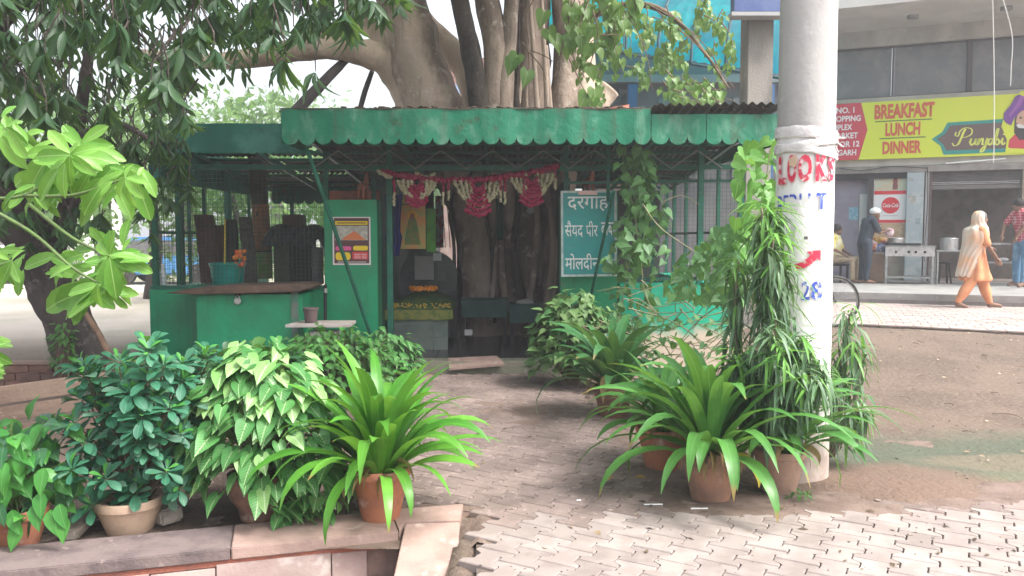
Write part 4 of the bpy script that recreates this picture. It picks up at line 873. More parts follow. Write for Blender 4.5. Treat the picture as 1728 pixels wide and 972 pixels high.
for pa, pb, f in ((1477, 1573, .645), (1485, 1563, .345)): m = MB(); FC.box(m, sp(pa, 200)[0], sp(pb, 200)[0], zb + H * f, zb + H * (f + .018), .162, .168); m.build('rule', M('rule_green', (.10, .14, .03), .5), ys)
for s_, f, e in (('SHOP NO. 1', .83, 1441), ('SHOPPING', .68, 1452), ('COMPLEX', .53, 1438), ('C MARKET', .38, 1448), ('SECTOR 12', .23, 1451), ('CHANDIGARH', .08, 1446)):
    wpx = {'SHOP NO. 1': 66, 'SHOPPING': 55, 'COMPLEX': 48, 'C MARKET': 56, 'SECTOR 12': 62, 'CHANDIGARH': 76}[s_]
    stx(s_, e - wpx, e, zb + H * f, zb + H * (f + .105), M('sign_lettering', (.75, .72, .72), .5), .03)
def mapz(py): # picture row at px 1640 -> height on the sign
    return FC.hit(1640, py, .165)[1]
A = lambda px, py: (sp(px, py)[0], FC.hit(px, py, .165)[1])
pl_ = [A(1572, 235), A(1590, 223), A(1599, 207), A(1735, 198), A(1900, 190), A(1900, 255), A(1735, 255), A(1592, 261), A(1587, 246)]
cx_ = sum(p[0] for p in pl_) / len(pl_)
poly(pl_, .167, 'plaque_border', tealp)
poly([A(1581, 235), A(1595, 226), A(1603, 212), A(1735, 204), A(1900, 197), A(1900, 249), A(1735, 249), A(1597, 254), A(1592, 244)], .170, 'plaque', brn)
# script lettering drawn as strokes
scr = M('sign_script', (.66, .7, .12), .5)
def stroke(pts, w_=.022):
    pts = [A(1607 + (x * 9.6), 246 - y * 9.6) for x, y in pts]
    q = spline([Vector((x, z, 0)) for x, z in pts], 6); m = MB(); L = []; Rr = []
    for i, p in enumerate(q):
        d = (q[min(i + 1, len(q) - 1)] - q[max(i - 1, 0)]).normalized(); n_ = Vector((-d.y, d.x, 0)); ww = w_ * (.55 + .7 * abs(d.y)); L.append(p + n_ * ww / 2); Rr.append(p - n_ * ww / 2)
    k = len(q); T = FC.mat(0, 0, .174); m.add([T @ v for v in L + Rr], [(i, i + 1, k + i + 1, k + i) for i in range(k - 1)]); m.build('lettering', scr, ys)
stroke([(1.0, .2), (1.5, 1.2), (2.0, 2.4), (2.35, 3.0)], .035)
stroke([(0, .5), (.3, 0), (1.1, .3), (1.5, 1.0)]); stroke([(.7, 2.4), (.5, 1.9), (1.0, 1.7), (1.4, 2.6), (2.3, 3.15), (3.4, 2.9), (3.3, 2.0), (2.3, 1.5), (1.75, 1.55)])
x = 3.0
stroke([(x, .5), (x + .35, 1.25), (x + .15, .5), (x + .4, .1), (x + .9, .6), (x + 1.15, 1.25), (x + 1.0, .4), (x + 1.3, .15)], .03); x = 4.4
stroke([(x, .3), (x + .35, 1.3), (x + .1, .15), (x + .5, .9), (x + .9, 1.3), (x + .95, .9), (x + .85, .2), (x + 1.2, .3)], .03); x = 5.8
stroke([(x, .4), (x + .35, 1.35), (x + .1, .2), (x - .3, -.8), (x - .8, -1.1), (x - .7, -.6), (x + .2, .2), (x + .5, .4)], .03); x = 6.3
stroke([(x + .7, 1.2), (x + .2, 1.15), (x, .5), (x + .35, .15), (x + .8, .9), (x + .85, 1.35), (x + .75, .4), (x + 1.1, .3)], .03); x = 7.5
stroke([(x, .5), (x + .5, 2.4), (x + .6, 3.0), (x + .3, 2.6), (x + .05, .6), (x + .35, .15), (x + .75, .6), (x + .5, 1.2), (x + .2, .9)], .03); x = 8.5
stroke([(x, .5), (x + .35, 1.35), (x + .2, .5), (x + .4, .2), (x + .8, .6)], .03); stroke([(x + .5, 1.9), (x + .62, 2.1)], .04)
# turbaned head emblem at the sign's right end
ex = A(1725, 220)[0]
def ell(cx, cz, rx, rz, off, nm, mt, n_=24): poly([(cx + rx * math.cos(6.283 * i / n_), cz + rz * math.sin(6.283 * i / n_)) for i in range(n_)], off, nm, mt)
poly([A(1696, 258), A(1699, 236), A(1690, 214), A(1694, 194), A(1712, 168), A(1722, 154), A(1760, 150), A(1800, 190), A(1790, 258)], .1755, 'emblem_ground', yel)
poly([A(1701, 248), A(1703, 236), A(1712, 227), A(1790, 226), A(1790, 254), A(1704, 250)], .178, 'emblem_coat', redp)
poly([A(1711, 224), A(1712, 200), A(1722, 185), A(1760, 182), A(1770, 220), A(1750, 235), A(1720, 236)], .181, 'emblem_beard', M('emblem_dark', (.04, .03, .03), .5))
poly([A(1714, 206), A(1717, 192), A(1728, 184), A(1757, 182), A(1762, 208), A(1750, 211), A(1730, 212), A(1718, 212)], .184, 'emblem_face', M('emblem_skin', (.55, .33, .22), .5))
poly([A(1693, 202), A(1694, 191), A(1706, 176), A(1713, 163), A(1719, 160), A(1728, 163), A(1770, 160), A(1775, 185), A(1750, 184), A(1724, 187), A(1711, 200), A(1706, 212), A(1698, 208)], .187, 'emblem_turban', M('emblem_purple', (.16, .04, .26), .5))
poly([A(1722, 160), A(1728, 165), A(1722, 178), A(1712, 188), A(1704, 198), A(1702, 194), A(1711, 182), A(1717, 172)], .189, 'emblem_fold', M('emblem_purple_l', (.30, .08, .36), .5))
ell(A(1722, 199)[0], A(1722, 199)[1], .022, .022, .189, 'emblem_eye', M('emblem_dark', (0, 0, 0)))
poly([A(1714, 211), A(1721, 209), A(1729, 213), A(1728, 217), A(1718, 216)], .190, 'emblem_moustache', M('emblem_white', (.7, .68, .65), .5))
# cola poster
cp = thing('drink_poster', 'red and white Coca-Cola poster on the shop wall beside the pier', 'poster', FC.pt(sx_(1500), 1.5, -.1))
def pz(py): return FC.hit(1500, py, -.1)[1]
def cpo(px0, px1, py0, py1, off, nm, mt): m = MB(); FC.box(m, sx_(px0, -.1), sx_(px1, -.1), pz(py1), pz(py0), off - .004, off); return m.build(nm, mt, cp)
cred = M('cola_red', (.62, .015, .03), .5); cwh = M('cola_white', (.72, .7, .7), .5)
cpo(1472, 1527, 292, 416, -.11, 'sheet', cwh); cpo(1473, 1526, 293, 322, -.107, 'photo_print', M('food_print', (.55, .42, .28), .6, (.45, .5, .4), 8, c3=(.55, .25, .12), s3=12)); cpo(1472.5, 1526.5, 322, 328, -.105, 'band', cred); cpo(1472.5, 1526.5, 371, 376, -.105, 'band', cred)
cpo(1473, 1526, 376.5, 415, -.107, 'photo_print', M('food_print2', (.5, .36, .22), .6, (.35, .2, .12), 6, c3=(.6, .55, .45), s3=8))
cxx, czz = sx_(1500.5, -.1), pz(346.5); rr_ = .185
m = MB(); m.prism([(cxx + rr_ * math.cos(6.283 * i / 32), czz + rr_ * math.sin(6.283 * i / 32)) for i in range(32)], FC.mat(0, 0, -.100), .004); m.build('disc', cred, cp)
text('Coca-Cola', rr_ * 1.75, .095, FC.mat(cxx - rr_ * .87, czz - .045, -.098), cwh, cp, bold=.02, shear=.35)
m = MB(); m.lathe([(.045, 0), (.05, .05), (.04, .12), (.048, .17), (.02, .25), (.02, .3)], (0, 0, 0), 12)
bt = [(-.05, 0), (.05, 0), (.055, .08), (.042, .14), (.05, .2), (.022, .28), (.022, .32), (-.022, .32), (-.022, .28), (-.05, .2), (-.042, .14), (-.055, .08)]
m = MB(); m.prism([(sx_(1507.5, -.1) + x, pz(320) + z) for x, z in bt], FC.mat(0, 0, -.104), .002); m.build('bottle_print', M('cola_brown', (.20, .04, .04), .5), cp)
ell2 = [(cxx + .01 + .012 * i, czz) for i in range(2)]
text('TASTE THE FEELING', .26, .02, FC.mat(cxx - .13, pz(366), -.104), M('cola_grey', (.4, .3, .3), .5), cp) if False else None
m = MB(); FC.box(m, cxx - .16, cxx + .16, pz(364.5), pz(363.5), -.106, -.104); m.build('small_print', M('cola_grey', (.45, .38, .38), .5), cp)
# hanging wires from the canopy
for i, (pa, pb, lab) in enumerate(((P(1674, -40, 11.5), P(1676, 275, 11.5), 'straight pale wire hanging from above down past the shop sign'), (P(1680, -40, 11.5), P(1705, 145, 11.5), 'slack pale wire bowing right beside the straight hanging wire'))):
    t = thing('hanging_wire', lab, 'wire', pa); md = (pa + pb) / 2 + Vector((.02 + .10 * i, 0, 0)); m = MB(); m.tube(spline([pa, md, pb + Vector((-.0, 0, .25)), pb], 6), .006, 5); m.build('wire', M('wire_pale', (.6, .58, .55), .6), t)
# ------------------------------------------------------------------ stove table, pots, second table, boxes
def fb(nm, mt, par, px0, px1, z0, z1, o0, o1, bevel=.004): m = MB(); FC.box(m, sx_(px0, o1), sx_(px1, o1), z0, z1, o0, o1); return m.build(nm, mt, par, bevel=bevel)
def zp(py, off): return FC.hit(1540, py, off)[1]
OF = 1.5
st_ = thing('stove_table', 'grey steel cooking counter with black griddle top', 'cooking table', FC.pt(sx_(1536, OF), GFZ, OF))
zt_ = GFZ + .80; a_, b_ = sx_(1494, OF), sx_(1578, OF)
m = MB(); FC.box(m, a_ - .02, b_ + .02, zt_ - .03, zt_, OF - .6, OF + .02); m.build('top', steel_dull, st_, bevel=.005)
m = MB(); FC.box(m, a_, b_, zt_ - .22, zt_ - .031, OF - .56, OF); m.build('front_panel', steel, st_, bevel=.005)
for a in (a_ + .03, b_ - .03):
    for o in (OF - .03, OF - .55): m = MB(); FC.box(m, a - .022, a + .022, GFZ, zt_ - .221, o - .02, o + .02); m.build('leg', steel_dull, st_)
m = MB(); FC.box(m, a_ + .055, b_ - .055, GFZ + .12, GFZ + .155, OF - .54, OF - .02); m.build('shelf', steel_dull, st_)
for f in (.22, .48, .62, .8):
    m = MB(); c = FC.pt(a_ + (b_ - a_) * f, zt_ - .13, OF + .012); m.ball(c, .028, 8, 6); m.build('knob', black, st_, smooth=2)
m = MB(); FC.box(m, a_ + .03, b_ - .25, zt_ + .002, zt_ + .05, OF - .52, OF - .06); m.build('griddle', black, st_, bevel=.01)
def pan(nm, lab, cat, a, z, o, r, h_, mt=steel, lid=True, par=None):
    t = thing(nm, lab, cat, FC.pt(a, z, o)); m = MB(); m.lathe([(0, 0), (r * .97, 0), (r, .02), (r, h_), (r * 1.06, h_ + .008), (r * 1.03, h_ + .016)] + ([(r * .6, h_ + .03), (0, h_ + .035)] if lid else [(r * .95, h_), (r * .93, .02), (0, .02)]), FC.pt(a, z, o), 24); m.build('body', mt, t, smooth=True); return t
m_t = pan('steel_pan', 'shallow steel pan on the griddle end nearest the poster', 'pan', a_ + .22, zt_ + .052, OF - .3, .17, .09)
st2 = thing('side_stand', 'narrow steel stand holding the big pot right of the griddle', 'stand', FC.pt(b_ + .3, GFZ, OF))
m = MB(); FC.box(m, b_ + .03, b_ + .62, zt_ - .12, zt_ - .09, OF - .5, OF); m.build('top', steel_dull, st2)
for a in (b_ + .06, b_ + .59):
    for o in (OF - .03, OF - .47): m = MB(); FC.box(m, a - .015, a + .015, GFZ, zt_ - .121, o - .015, o + .015); m.build('leg', steel_dull, st2)
t = pan('cooking_pot', 'tall shiny steel pot on the stand right of the griddle', 'pot', b_ + .28, zt_ - .089, OF - .22, .165, .23)
tb2 = thing('serving_table', 'grey steel table with shelf beside the man in jeans', 'table', FC.pt(sx_(1690, 1.1), GFZ, 1.1))
a_, b_ = sx_(1660, 1.1), sx_(1760, 1.1); zt_ = GFZ + .86
m = MB(); FC.box(m, a_, b_, zt_ - .04, zt_, .55, 1.1); m.build('top', steel, tb2, bevel=.004); m = MB(); FC.box(m, a_ + .05, b_ - .05, zt_ - .42, zt_ - .39, .57, 1.08); m.build('shelf', steel_dull, tb2)
for a in (a_ + .025, b_ - .025):
    for o in (.58, 1.07): m = MB(); FC.box(m, a - .02, a + .02, GFZ, zt_ - .041, o - .02, o + .02); m.build('leg', steel_dull, tb2)
t = thing('folded_cloth', 'pale folded cloth on the serving table shelf', 'cloth', FC.pt(a_ + .4, zt_ - .38, .9)); m = MB(); m.ball(FC.pt(a_ + .38, zt_ - .345, .9), .1, 10, 8, (1.2, .8, .42)); m.build('cloth', M('cloth_pale', (.5, .5, .52), .8), t, smooth=2)
t = thing('cardboard_box', 'brown cardboard box under the colourful cloth heap', 'box', FC.pt(sx_(1483, 1.3), GFZ, 1.3)); m = MB(); FC.box(m, sx_(1469, 1.3), sx_(1492, 1.3), GFZ, GFZ + .60, .85, 1.3); m.build('body', M('cardboard', (.22, .15, .10), .9, (.17, .11, .08), 5), t, bevel=.01); m = MB(); FC.box(m, sx_(1469, 1.3) + .01, sx_(1492, 1.3) - .01, GFZ + .602, GFZ + .615, .86, 1.29); m.build('flap', M('cardboard', (0, 0, 0)), t)
hp = thing('cloth_heap', 'heap of red white and blue patterned cloth and packets', 'cloth heap', FC.pt(sx_(1480, 1.2), GFZ + .62, 1.2)); random.seed(5)
for k, (px, dz, mt) in enumerate(((1466, .10, 'w'), (1475, .16, 'r'), (1484, .14, 'b'), (1489, .26, 'r'), (1470, .25, 'p'), (1480, .3, 'y'), (1490, .12, 'w'))):
    mt = {'w': M('cloth_w', (.55, .5, .52), .8, (.3, .1, .15), 14), 'r': M('cloth_r', (.45, .05, .06), .8, (.6, .5, .3), 16), 'b': M('cloth_b', (.06, .10, .3), .8, (.5, .5, .55), 14), 'p': M('cloth_p', (.5, .25, .35), .8, (.6, .55, .5), 18), 'y': M('cloth_y', (.5, .42, .08), .8, (.4, .1, .05), 15)}[mt]
    m = MB(); c = FC.pt(sx_(px, 1.2), GFZ + .62 + dz, 1.1 + U(-.1, .1)); m.ball(c, U(.10, .14), 12, 9, (1.3, .9, .75)); m.v = [tuple(Vector(v) + Vector((1, 1, 1)) * .03 * mnoise.noise(Vector(v) * 14)) for v in m.v]; m.build('bundle', mt, hp, smooth=2)
t = thing('stool', 'dark plastic stool in the shade under the steel stand', 'stool', FC.pt(sx_(1600, 1.0), GFZ, 1.0)); c = FC.pt(sx_(1594, 1.0), GFZ, .9)
m = MB(); m.lathe([(0, .42), (.15, .42), (.16, .44), (.15, .455), (0, .455)], c, 18); m.build('seat', black, t)
for k in range(4): a = k * 1.571 + .6; m = MB(); m.tube([c + Vector((.17 * math.cos(a), .17 * math.sin(a), 0)), c + Vector((.12 * math.cos(a), .12 * math.sin(a), .42))], .018, 6); m.build('leg', black, t)
# ------------------------------------------------------------------ people
def remesh(mb, vox, name, mat, parent, smooth_it=3):
    me = mb.mesh(name, None); o = bpy.data.objects.new(name, me); COL.objects.link(o)
    r = o.modifiers.new('r', 'REMESH'); r.mode = 'VOXEL'; r.voxel_size = vox; r.use_smooth_shade = True
    s_ = o.modifiers.new('s', 'SMOOTH'); s_.factor = .6; s_.iterations = smooth_it
    dg = bpy.context.evaluated_depsgraph_get(); dg.update(); m2 = bpy.data.meshes.new_from_object(o.evaluated_get(dg))
    bpy.data.objects.remove(o); bpy.data.meshes.remove(me); m2.name = name; m2.materials.clear(); m2.materials.append(mat)
    org = origin(parent); m2.transform(Matrix.Translation(-org)); m2.shade_smooth()
    o = bpy.data.objects.new(name, m2); COL.objects.link(o); o.parent = parent; return o
def cap(mb, pts, rads, n=10, flat=1): 
    mb.tube(pts, rads, n, True, 0, flat)
    for p, r_ in ((pts[0], rads[0]), (pts[-1], rads[-1])): mb.ball(p, r_, 10, 8)
    for p, r_ in zip(pts[1:-1], rads[1:-1]): mb.ball(p, r_ * .98, 10, 8)
def hand(mb, w_, d, curl, side):
    """palm and five bent fingers from wrist w_ along direction d; side = across the palm, curl = bend direction"""
    w_ = Vector(w_); d = Vector(d).normalized(); s_ = Vector(side); s_ = (s_ - d * s_.dot(d)).normalized(); c = Vector(curl).normalized()
    mb.tube([w_, w_ + d * .045, w_ + d * .085], [.024, .036, .034], 10, True, 0, .5); mb.ball(w_ + d * .05, .030, 10, 8)
    for k, (o, L) in enumerate(((-.030, .075), (-.010, .085), (.011, .08), (.030, .062))):
        a = w_ + d * .078 + s_ * o; b = a + (d + c * .25) * L * .5; e = b + (d * .4 + c) .normalized() * L * .5; cap(mb, [a, b, e], [.0105, .0095, .0085], 6)
    a = w_ + d * .03 - s_ * .025; b = a - s_ * .03 + d * .03 + c * .01; e = b + d * .035 + c * .01; cap(mb, [a, b, e], [.013, .0115, .009], 6)
def head(mb, c, fwd, r=.098):
    c = Vector(c); f = Vector(fwd).normalized(); s_ = Vector((-f.y, f.x, 0)).normalized()
    mb.ball(c, r, 16, 12, (.92, .92, 1.12)); mb.ball(c + f * .025 - Vector((0, 0, .05)), r * .74, 14, 10)       # skull and jaw
    mb.tube([c + f * .082 + Vector((0, 0, .018)), c + f * .113 - Vector((0, 0, .016)), c + f * .09 - Vector((0, 0, .028))], [.009, .016, .012], 8)   # nose
    mb.ball(c + f * .083 - Vector((0, 0, .052)), .019, 8, 6, (1, 1.2, .6)); mb.ball(c + f * .078 - Vector((0, 0, .088)), .022, 8, 6)   # lips, chin
    for k in (-1, 1): mb.ball(c + s_ * .088 * k - Vector((0, 0, .01)), .024, 8, 6, (.8, .5, 1.2)); mb.ball(c + f * .078 + s_ * .03 * k + Vector((0, 0, .033)), .017, 8, 6, (1, 1, .6))
skin = M('skin', (.20, .105, .065), .6, (.16, .08, .05), 20); eyem = M('eye', (.03, .02, .02), .3)
def eyes(t, c, fwd):
    c = Vector(c); f = Vector(fwd).normalized(); s_ = Vector((-f.y, f.x, 0)).normalized()
    for k in (-1, 1): m = MB(); m.ball(c + f * .089 + s_ * .031 * k + Vector((0, 0, .014)), .0085, 8, 6); m.build('eye', eyem, t, smooth=2)
def person(label, pos, rz, J, tops, fits, sc=1.0):
    """J: joints in metres, facing +x; tops: list of (name, material, function(mb, J)); """
    pos = Vector(pos); Rm = Matrix.Translation(pos) @ Matrix.Rotation(rz, 4, 'Z') @ Matrix.Scale(sc, 4)
    t = thing('person', label, 'person', pos); W = {k: Rm @ Vector(v) for k, v in J.items()}; Rd = Rm.to_3x3(); fw_ = Rd @ Vector(fits.get('look', (1, 0, 0)))
    b = MB()
    cap(b, [W['pel'], W['waist'], W['chest'], W['neck0']], [.125 * sc, .115 * sc, .135 * sc, .075 * sc]); cap(b, [W['neck0'], W['head'] - Vector((0, 0, .06))], [.052, .05])
    head(b, W['head'], fw_)
    for q in 'LR':
        cap(b, [W['sho' + q], W['elb' + q], W['wri' + q]], [.048 * sc, .038 * sc, .026 * sc]); cap(b, [W['chest'] + Vector((0, 0, .05)), W['sho' + q]], [.07 * sc, .052 * sc]); cap(b, [W['hip' + q], W['kne' + q], W['ank' + q]], [.088 * sc, .057 * sc, .037 * sc])
        cap(b, [W['ank' + q] - Vector((0, 0, .02)), W['toe' + q]], [.04 * sc, .027 * sc])
        d = (W['wri' + q] - W['elb' + q]); hand(b, W['wri' + q], d, Rd @ Vector(fits.get('curl' + q, (.3, 0, -.6))), Rd @ Vector(fits.get('side' + q, (0, 1, 0))))
    remesh(b, .0105, 'body', skin, t); eyes(t, W['head'], fw_)
    for nm, mt, fn in tops:
        m = MB(); fn(m, W, sc); remesh(m, fits.get('vox', .014), nm, mt, t, 4)
    return t, W
def loft(mb, rings, n=28, fold=.0, k=9, seed=0):     # rings (centre, rx along x, ry, ) closed body of cloth with folds
    vs = []
    for i, (c, rx, ry) in enumerate(rings):
        for j in range(n):
            a = 6.283 * j / n; f = 1 + fold * (i / len(rings)) * math.sin(a * k + seed + i * .4); vs.append(Vector(c) + Vector((rx * f * math.cos(a), ry * f * math.sin(a), 0)))
    m = len(rings); mb.add(vs, [(i * n + j, i * n + (j + 1) % n, (i + 1) * n + (j + 1) % n, (i + 1) * n + j) for i in range(m - 1) for j in range(n)] + [tuple(range(n - 1, -1, -1)), tuple(range((m - 1) * n, m * n))])
def shirt(sl=.6, r=1.0, hem=.02):
    def f(m, W, s):
        V = lambda a, b, t: a.lerp(b, t)
        cap(m, [W['pel'] - Vector((0, 0, hem)), W['waist'], W['chest'], W['neck0']], [.152 * s * r, .14 * s * r, .158 * s * r, .085 * s * r], 16)
        for q in 'LR':
            e = V(W['sho' + q], W['elb' + q], min(1, sl)); pts = [W['chest'] + Vector((0, 0, .06)), W['sho' + q], e]; cap(m, pts, [.10 * s, .07 * s * r, .062 * s * r])
            if sl > 1: cap(m, [W['elb' + q], V(W['elb' + q], W['wri' + q], sl - 1)], [.058 * s * r, .045 * s * r])
    return f
def trousers(a=.075, b=.06, c=.95):
    def f(m, W, s):
        cap(m, [W['waist'] - Vector((0, 0, .05)), W['pel']], [.135 * s, .148 * s], 16)
        for q in 'LR': cap(m, [W['hip' + q], W['kne' + q], W['kne' + q].lerp(W['ank' + q], c)], [.112 * s, a * s, b * s], 12)
    return f
def sandals(m, W, s):
    for q in 'LR': cap(m, [W['ank' + q] - Vector((0, 0, .05 * s)), W['toe' + q] - Vector((0, 0, .012))], [.04 * s, .034 * s], 10, .5)
# woman walking to the right
peach = M('peach_cloth', (.62, .27, .13), .8, (.52, .21, .10), 5, bump=.2, bs=18); dup_m = M('shawl_cloth', (.56, .46, .38), .85, (.62, .36, .22), 4, c3=(.4, .4, .42), s3=9, bump=.3, bs=22); sand = M('sandal', (.13, .07, .045), .6)
wz = gz(7.3, 13.1); wp = P(1641, 520, 13.1)
J = dict(pel=(0, 0, .86), waist=(.0, 0, 1.0), chest=(.02, 0, 1.2), neck0=(.03, 0, 1.34), head=(.075, 0, 1.47), shoL=(.02, .16, 1.29), shoR=(.03, -.16, 1.29), elbR=(.11, -.20, 1.04), wriR=(.24, -.20, .86), elbL=(.06, .2, 1.05), wriL=(.22, .10, 1.02),
         hipL=(.0, .08, .84), hipR=(0, -.08, .84), kneL=(.17, .08, .47), ankL=(.30, .08, .10), toeL=(.47, .08, .05), kneR=(-.07, -.08, .46), ankR=(-.27, -.08, .12), toeR=(-.12, -.08, .035))
def kameez(m, W, s):
    z = Vector((0, 0, 1)); p = W['pel']
    loft(m, [(W['neck0'] - z * .02, .07, .10), (W['chest'] + z * .06, .13, .17), (W['chest'] - z * .08, .145, .17), (W['waist'], .135, .165), (p - z * .02, .165, .19), (p - z * .2 + Vector((.02, 0, 0)), .20, .205), (p - z * .36 + Vector((.04, 0, 0)), .235, .22), (p - z * .40 + Vector((.04, 0, 0)), .225, .21)], 40, .15, 7)
    for q in 'LR': cap(m, [W['sho' + q], W['sho' + q].lerp(W['elb' + q], .85)], [.072, .066])
def salwar(m, W, s):
    for q in 'LR': cap(m, [W['hip' + q], W['kne' + q], W['kne' + q].lerp(W['ank' + q], .5), W['kne' + q].lerp(W['ank' + q], .96)], [.115, .09, .085, .05], 14)
def shawl(m, W, s):
    h_ = W['head']; z = Vector((0, 0, 1)); Rm_ = (W['toeL'] - W['ankL']).normalized(); f = Vector((Rm_.x, Rm_.y, 0)).normalized()
    return
    n = 20; vs = []; rings = [(h_ + z * .125 - f * .02, .03, .03), (h_ + z * .10 - f * .025, .085, .08), (h_ + z * .03 - f * .03, .125, .12), (h_ - z * .06 - f * .035, .118, .12), (h_ - z * .15 - f * .05, .12, .135), (W['chest'] + z * .10 - f * .035, .155, .19), (W['chest'] - z * .02 - f * .05, .15, .20), (W['waist'] - f * .08, .12, .175), (W['pel'] - z * .08 - f * .12, .09, .15), (W['pel'] - z * .28 - f * .15, .06, .12)]
    loft(m, [(c, rx, ry) for c, rx, ry in rings], 30, .08, 5)
t, W = person('woman in peach salwar suit walking past with a pale shawl over her head', (wp.x, 13.1, wz), R(-6), J, [('tunic', peach, kameez), ('trousers', peach, salwar), ('sandals', sand, sandals)], dict(curlR=(.3, .3, -.4), sideR=(1, 0, 0)), 1.0)
h_ = W['head']; z_ = Vector((0, 0, 1)); rows_ = [(h_ + z_ * .132, .035, .03, 100, 260), (h_ + z_ * .118, .085, .075, 75, 285), (h_ + z_ * .07, .112, .108, 72, 288), (h_ + z_ * .0, .118, .116, 80, 280), (h_ - z_ * .07, .115, .116, 72, 288), (h_ - z_ * .13, .125, .14, 40, 320), (W['chest'] + z_ * .13, .165, .205, 15, 345), (W['chest'] + z_ * .03, .175, .225, 8, 352), (W['chest'] - z_ * .10, .175, .22, 55, 350),
  (W['waist'] - z_ * .02, .175, .205, 95, 290), (W['pel'] - z_ * .05, .205, .19, 110, 268), (W['pel'] - z_ * .25, .25, .19, 125, 255), (W['pel'] - z_ * .33, .265, .18, 130, 250)]
m = MB(); NN = 36
for i, (c, rx, ry, a0_, a1_) in enumerate(rows_):
    for j in range(NN + 1):
        a = R(a0_ + (a1_ - a0_) * j / NN - 6); f = 1 + .05 * min(1, i / 6) * math.sin(j * 1.35 + i * .25); m.v.append((c.x - .012 + rx * f * math.cos(a), c.y + ry * f * math.sin(a), c.z + .012 * math.sin(j * .9) * min(1, i / 8)))
for i in range(len(rows_) - 1):
    for j in range(NN): a = i * (NN + 1) + j; m.f.append((a, a + 1, a + NN + 2, a + NN + 1))
so_ = m.build('shawl', dup_m, t, smooth=2); md_ = so_.modifiers.new('s', 'SOLIDIFY'); md_.thickness = .006; md_ = so_.modifiers.new('d', 'SUBSURF'); md_.levels = md_.render_levels = 1
m = MB(); m.ball(h_ + Vector((-.012, 0, .035)), .106, 16, 12, (.98, .98, 1.0)); m.build('hair', M('hair_grey', (.10, .09, .085), .7, (.2, .18, .17), 30), t, smooth=2)
# man in navy with a white cap, hands together
def seat_z(): return GFZ
def at(px, py, off):  # floor point on the platform
    a = FC.hit(px, py, off)[0]; return FC.pt(a, GFZ, off)
J = dict(pel=(0, 0, .88), waist=(.02, 0, 1.0), chest=(.07, 0, 1.22), neck0=(.13, 0, 1.38), head=(.22, 0, 1.48), shoL=(.09, .18, 1.33), shoR=(.09, -.18, 1.33), elbR=(.2, -.21, 1.08), wriR=(.42, -.10, 1.12), elbL=(.2, .2, 1.09), wriL=(.42, .07, 1.12),
         hipL=(0, .09, .86), hipR=(0, -.09, .86), kneL=(.03, .1, .46), ankL=(0, .11, .09), toeL=(.17, .12, .03), kneR=(.03, -.1, .46), ankR=(-.02, -.11, .09), toeR=(.16, -.12, .03))
navy = M('navy_cloth', (.02, .03, .045), .8, (.03, .04, .06), 6, bump=.6, bs=9); 
def capf(m, W, s): h_ = W['head']; m.ball(h_ + Vector((0, 0, .03)), .112, 16, 12, (1, 1, .9))
pm_ = at(1459, 420, 1.6)
t, W = person('man in dark navy clothes and white cap looking down at his hands', (pm_.x, pm_.y, GFZ), R(8), J, [('shirt', navy, shirt(.8)), ('trousers', navy, trousers())], dict(look=(1, 0, -.35), curlR=(.5, .5, -.2), curlL=(.5, -.5, -.2)), .99)
m = MB(); h_ = W['head']; m.ball(h_ + Vector((-.005, 0, .055)), .107, 18, 12, (1.02, 1, .78)); m.tube([h_ + Vector((.07, 0, .062)), h_ + Vector((.15, 0, .05))], [.06, .05], 12, True, 0, .12); m.build('cap', M('cap_white', (.7, .68, .66), .8), t, smooth=2)
t2 = thing('held_cloth', 'pink and white cloth held by the man in navy', 'cloth', W['wriR']); m = MB(); c = (W['wriR'] + W['wriL']) / 2 + Vector((.12, 0, -.03)); m.ball(c, .085, 12, 9, (1.1, .8, 1.1)); m.v = [tuple(Vector(v) + Vector((1, 1, 1)) * .025 * mnoise.noise(Vector(v) * 18)) for v in m.v]; m.build('cloth', M('cloth_p', (0, 0, 0)), t2, smooth=2)
# seated man
J = dict(pel=(0, 0, .50), waist=(.0, 0, .64), chest=(-.02, 0, .86), neck0=(0, 0, 1.02), head=(.03, 0, 1.14), shoL=(-.02, .19, .97), shoR=(-.02, -.19, .97), elbR=(.06, -.24, .72), wriR=(.26, -.16, .6), elbL=(.06, .24, .72), wriL=(.26, .16, .6),
         hipL=(.02, .1, .49), hipR=(.02, -.1, .49), kneL=(.42, .14, .50), ankL=(.44, .14, .09), toeL=(.6, .16, .03), kneR=(.42, -.12, .50), ankR=(.42, -.12, .09), toeR=(.58, -.13, .03))
ps_ = at(1409, 430, 1.3)
t, W = person('seated man in pale yellow shirt and beige trousers beside the pole', (ps_.x, ps_.y, GFZ), R(-42), J, [('shirt', M('shirt_yellow', (.58, .50, .14), .8, (.6, .58, .45), 7), shirt(.85)), ('trousers', M('beige_cloth', (.38, .29, .2), .8, (.3, .23, .16), 7), trousers())], dict(), 1.0)
m = MB(); h_ = W['head']; m.ball(h_ + Vector((-.01, 0, .03)), .105, 16, 12, (1, 1, .95)); m.build('hair', M('hair_black', (.02, .016, .015), .7), t, smooth=2)
for o_, nm in (((.0, .0), 'x'),):
    t = thing('plastic_chair', 'dark plastic chair under the seated man', 'chair', ps_); Rm = Matrix.Translation(ps_) @ Matrix.Rotation(R(-42), 4, 'Z')
    def cb(nm, a, b): m = MB(); m.box(a, b); m.v = [tuple(Rm @ Vector(v)) for v in m.v]; m.build(nm, black, t, bevel=.006)
    cb('seat', (-.2, -.22, .36), (.24, .22, .395)); cb('backrest', (-.25, -.2, .42), (-.2, .2, .82))
    for x, y in ((-.2, -.2), (-.2, .2), (.2, -.2), (.2, .2)): cb('leg', (x - .02, y - .02, 0), (x + .02, y + .02, .36))
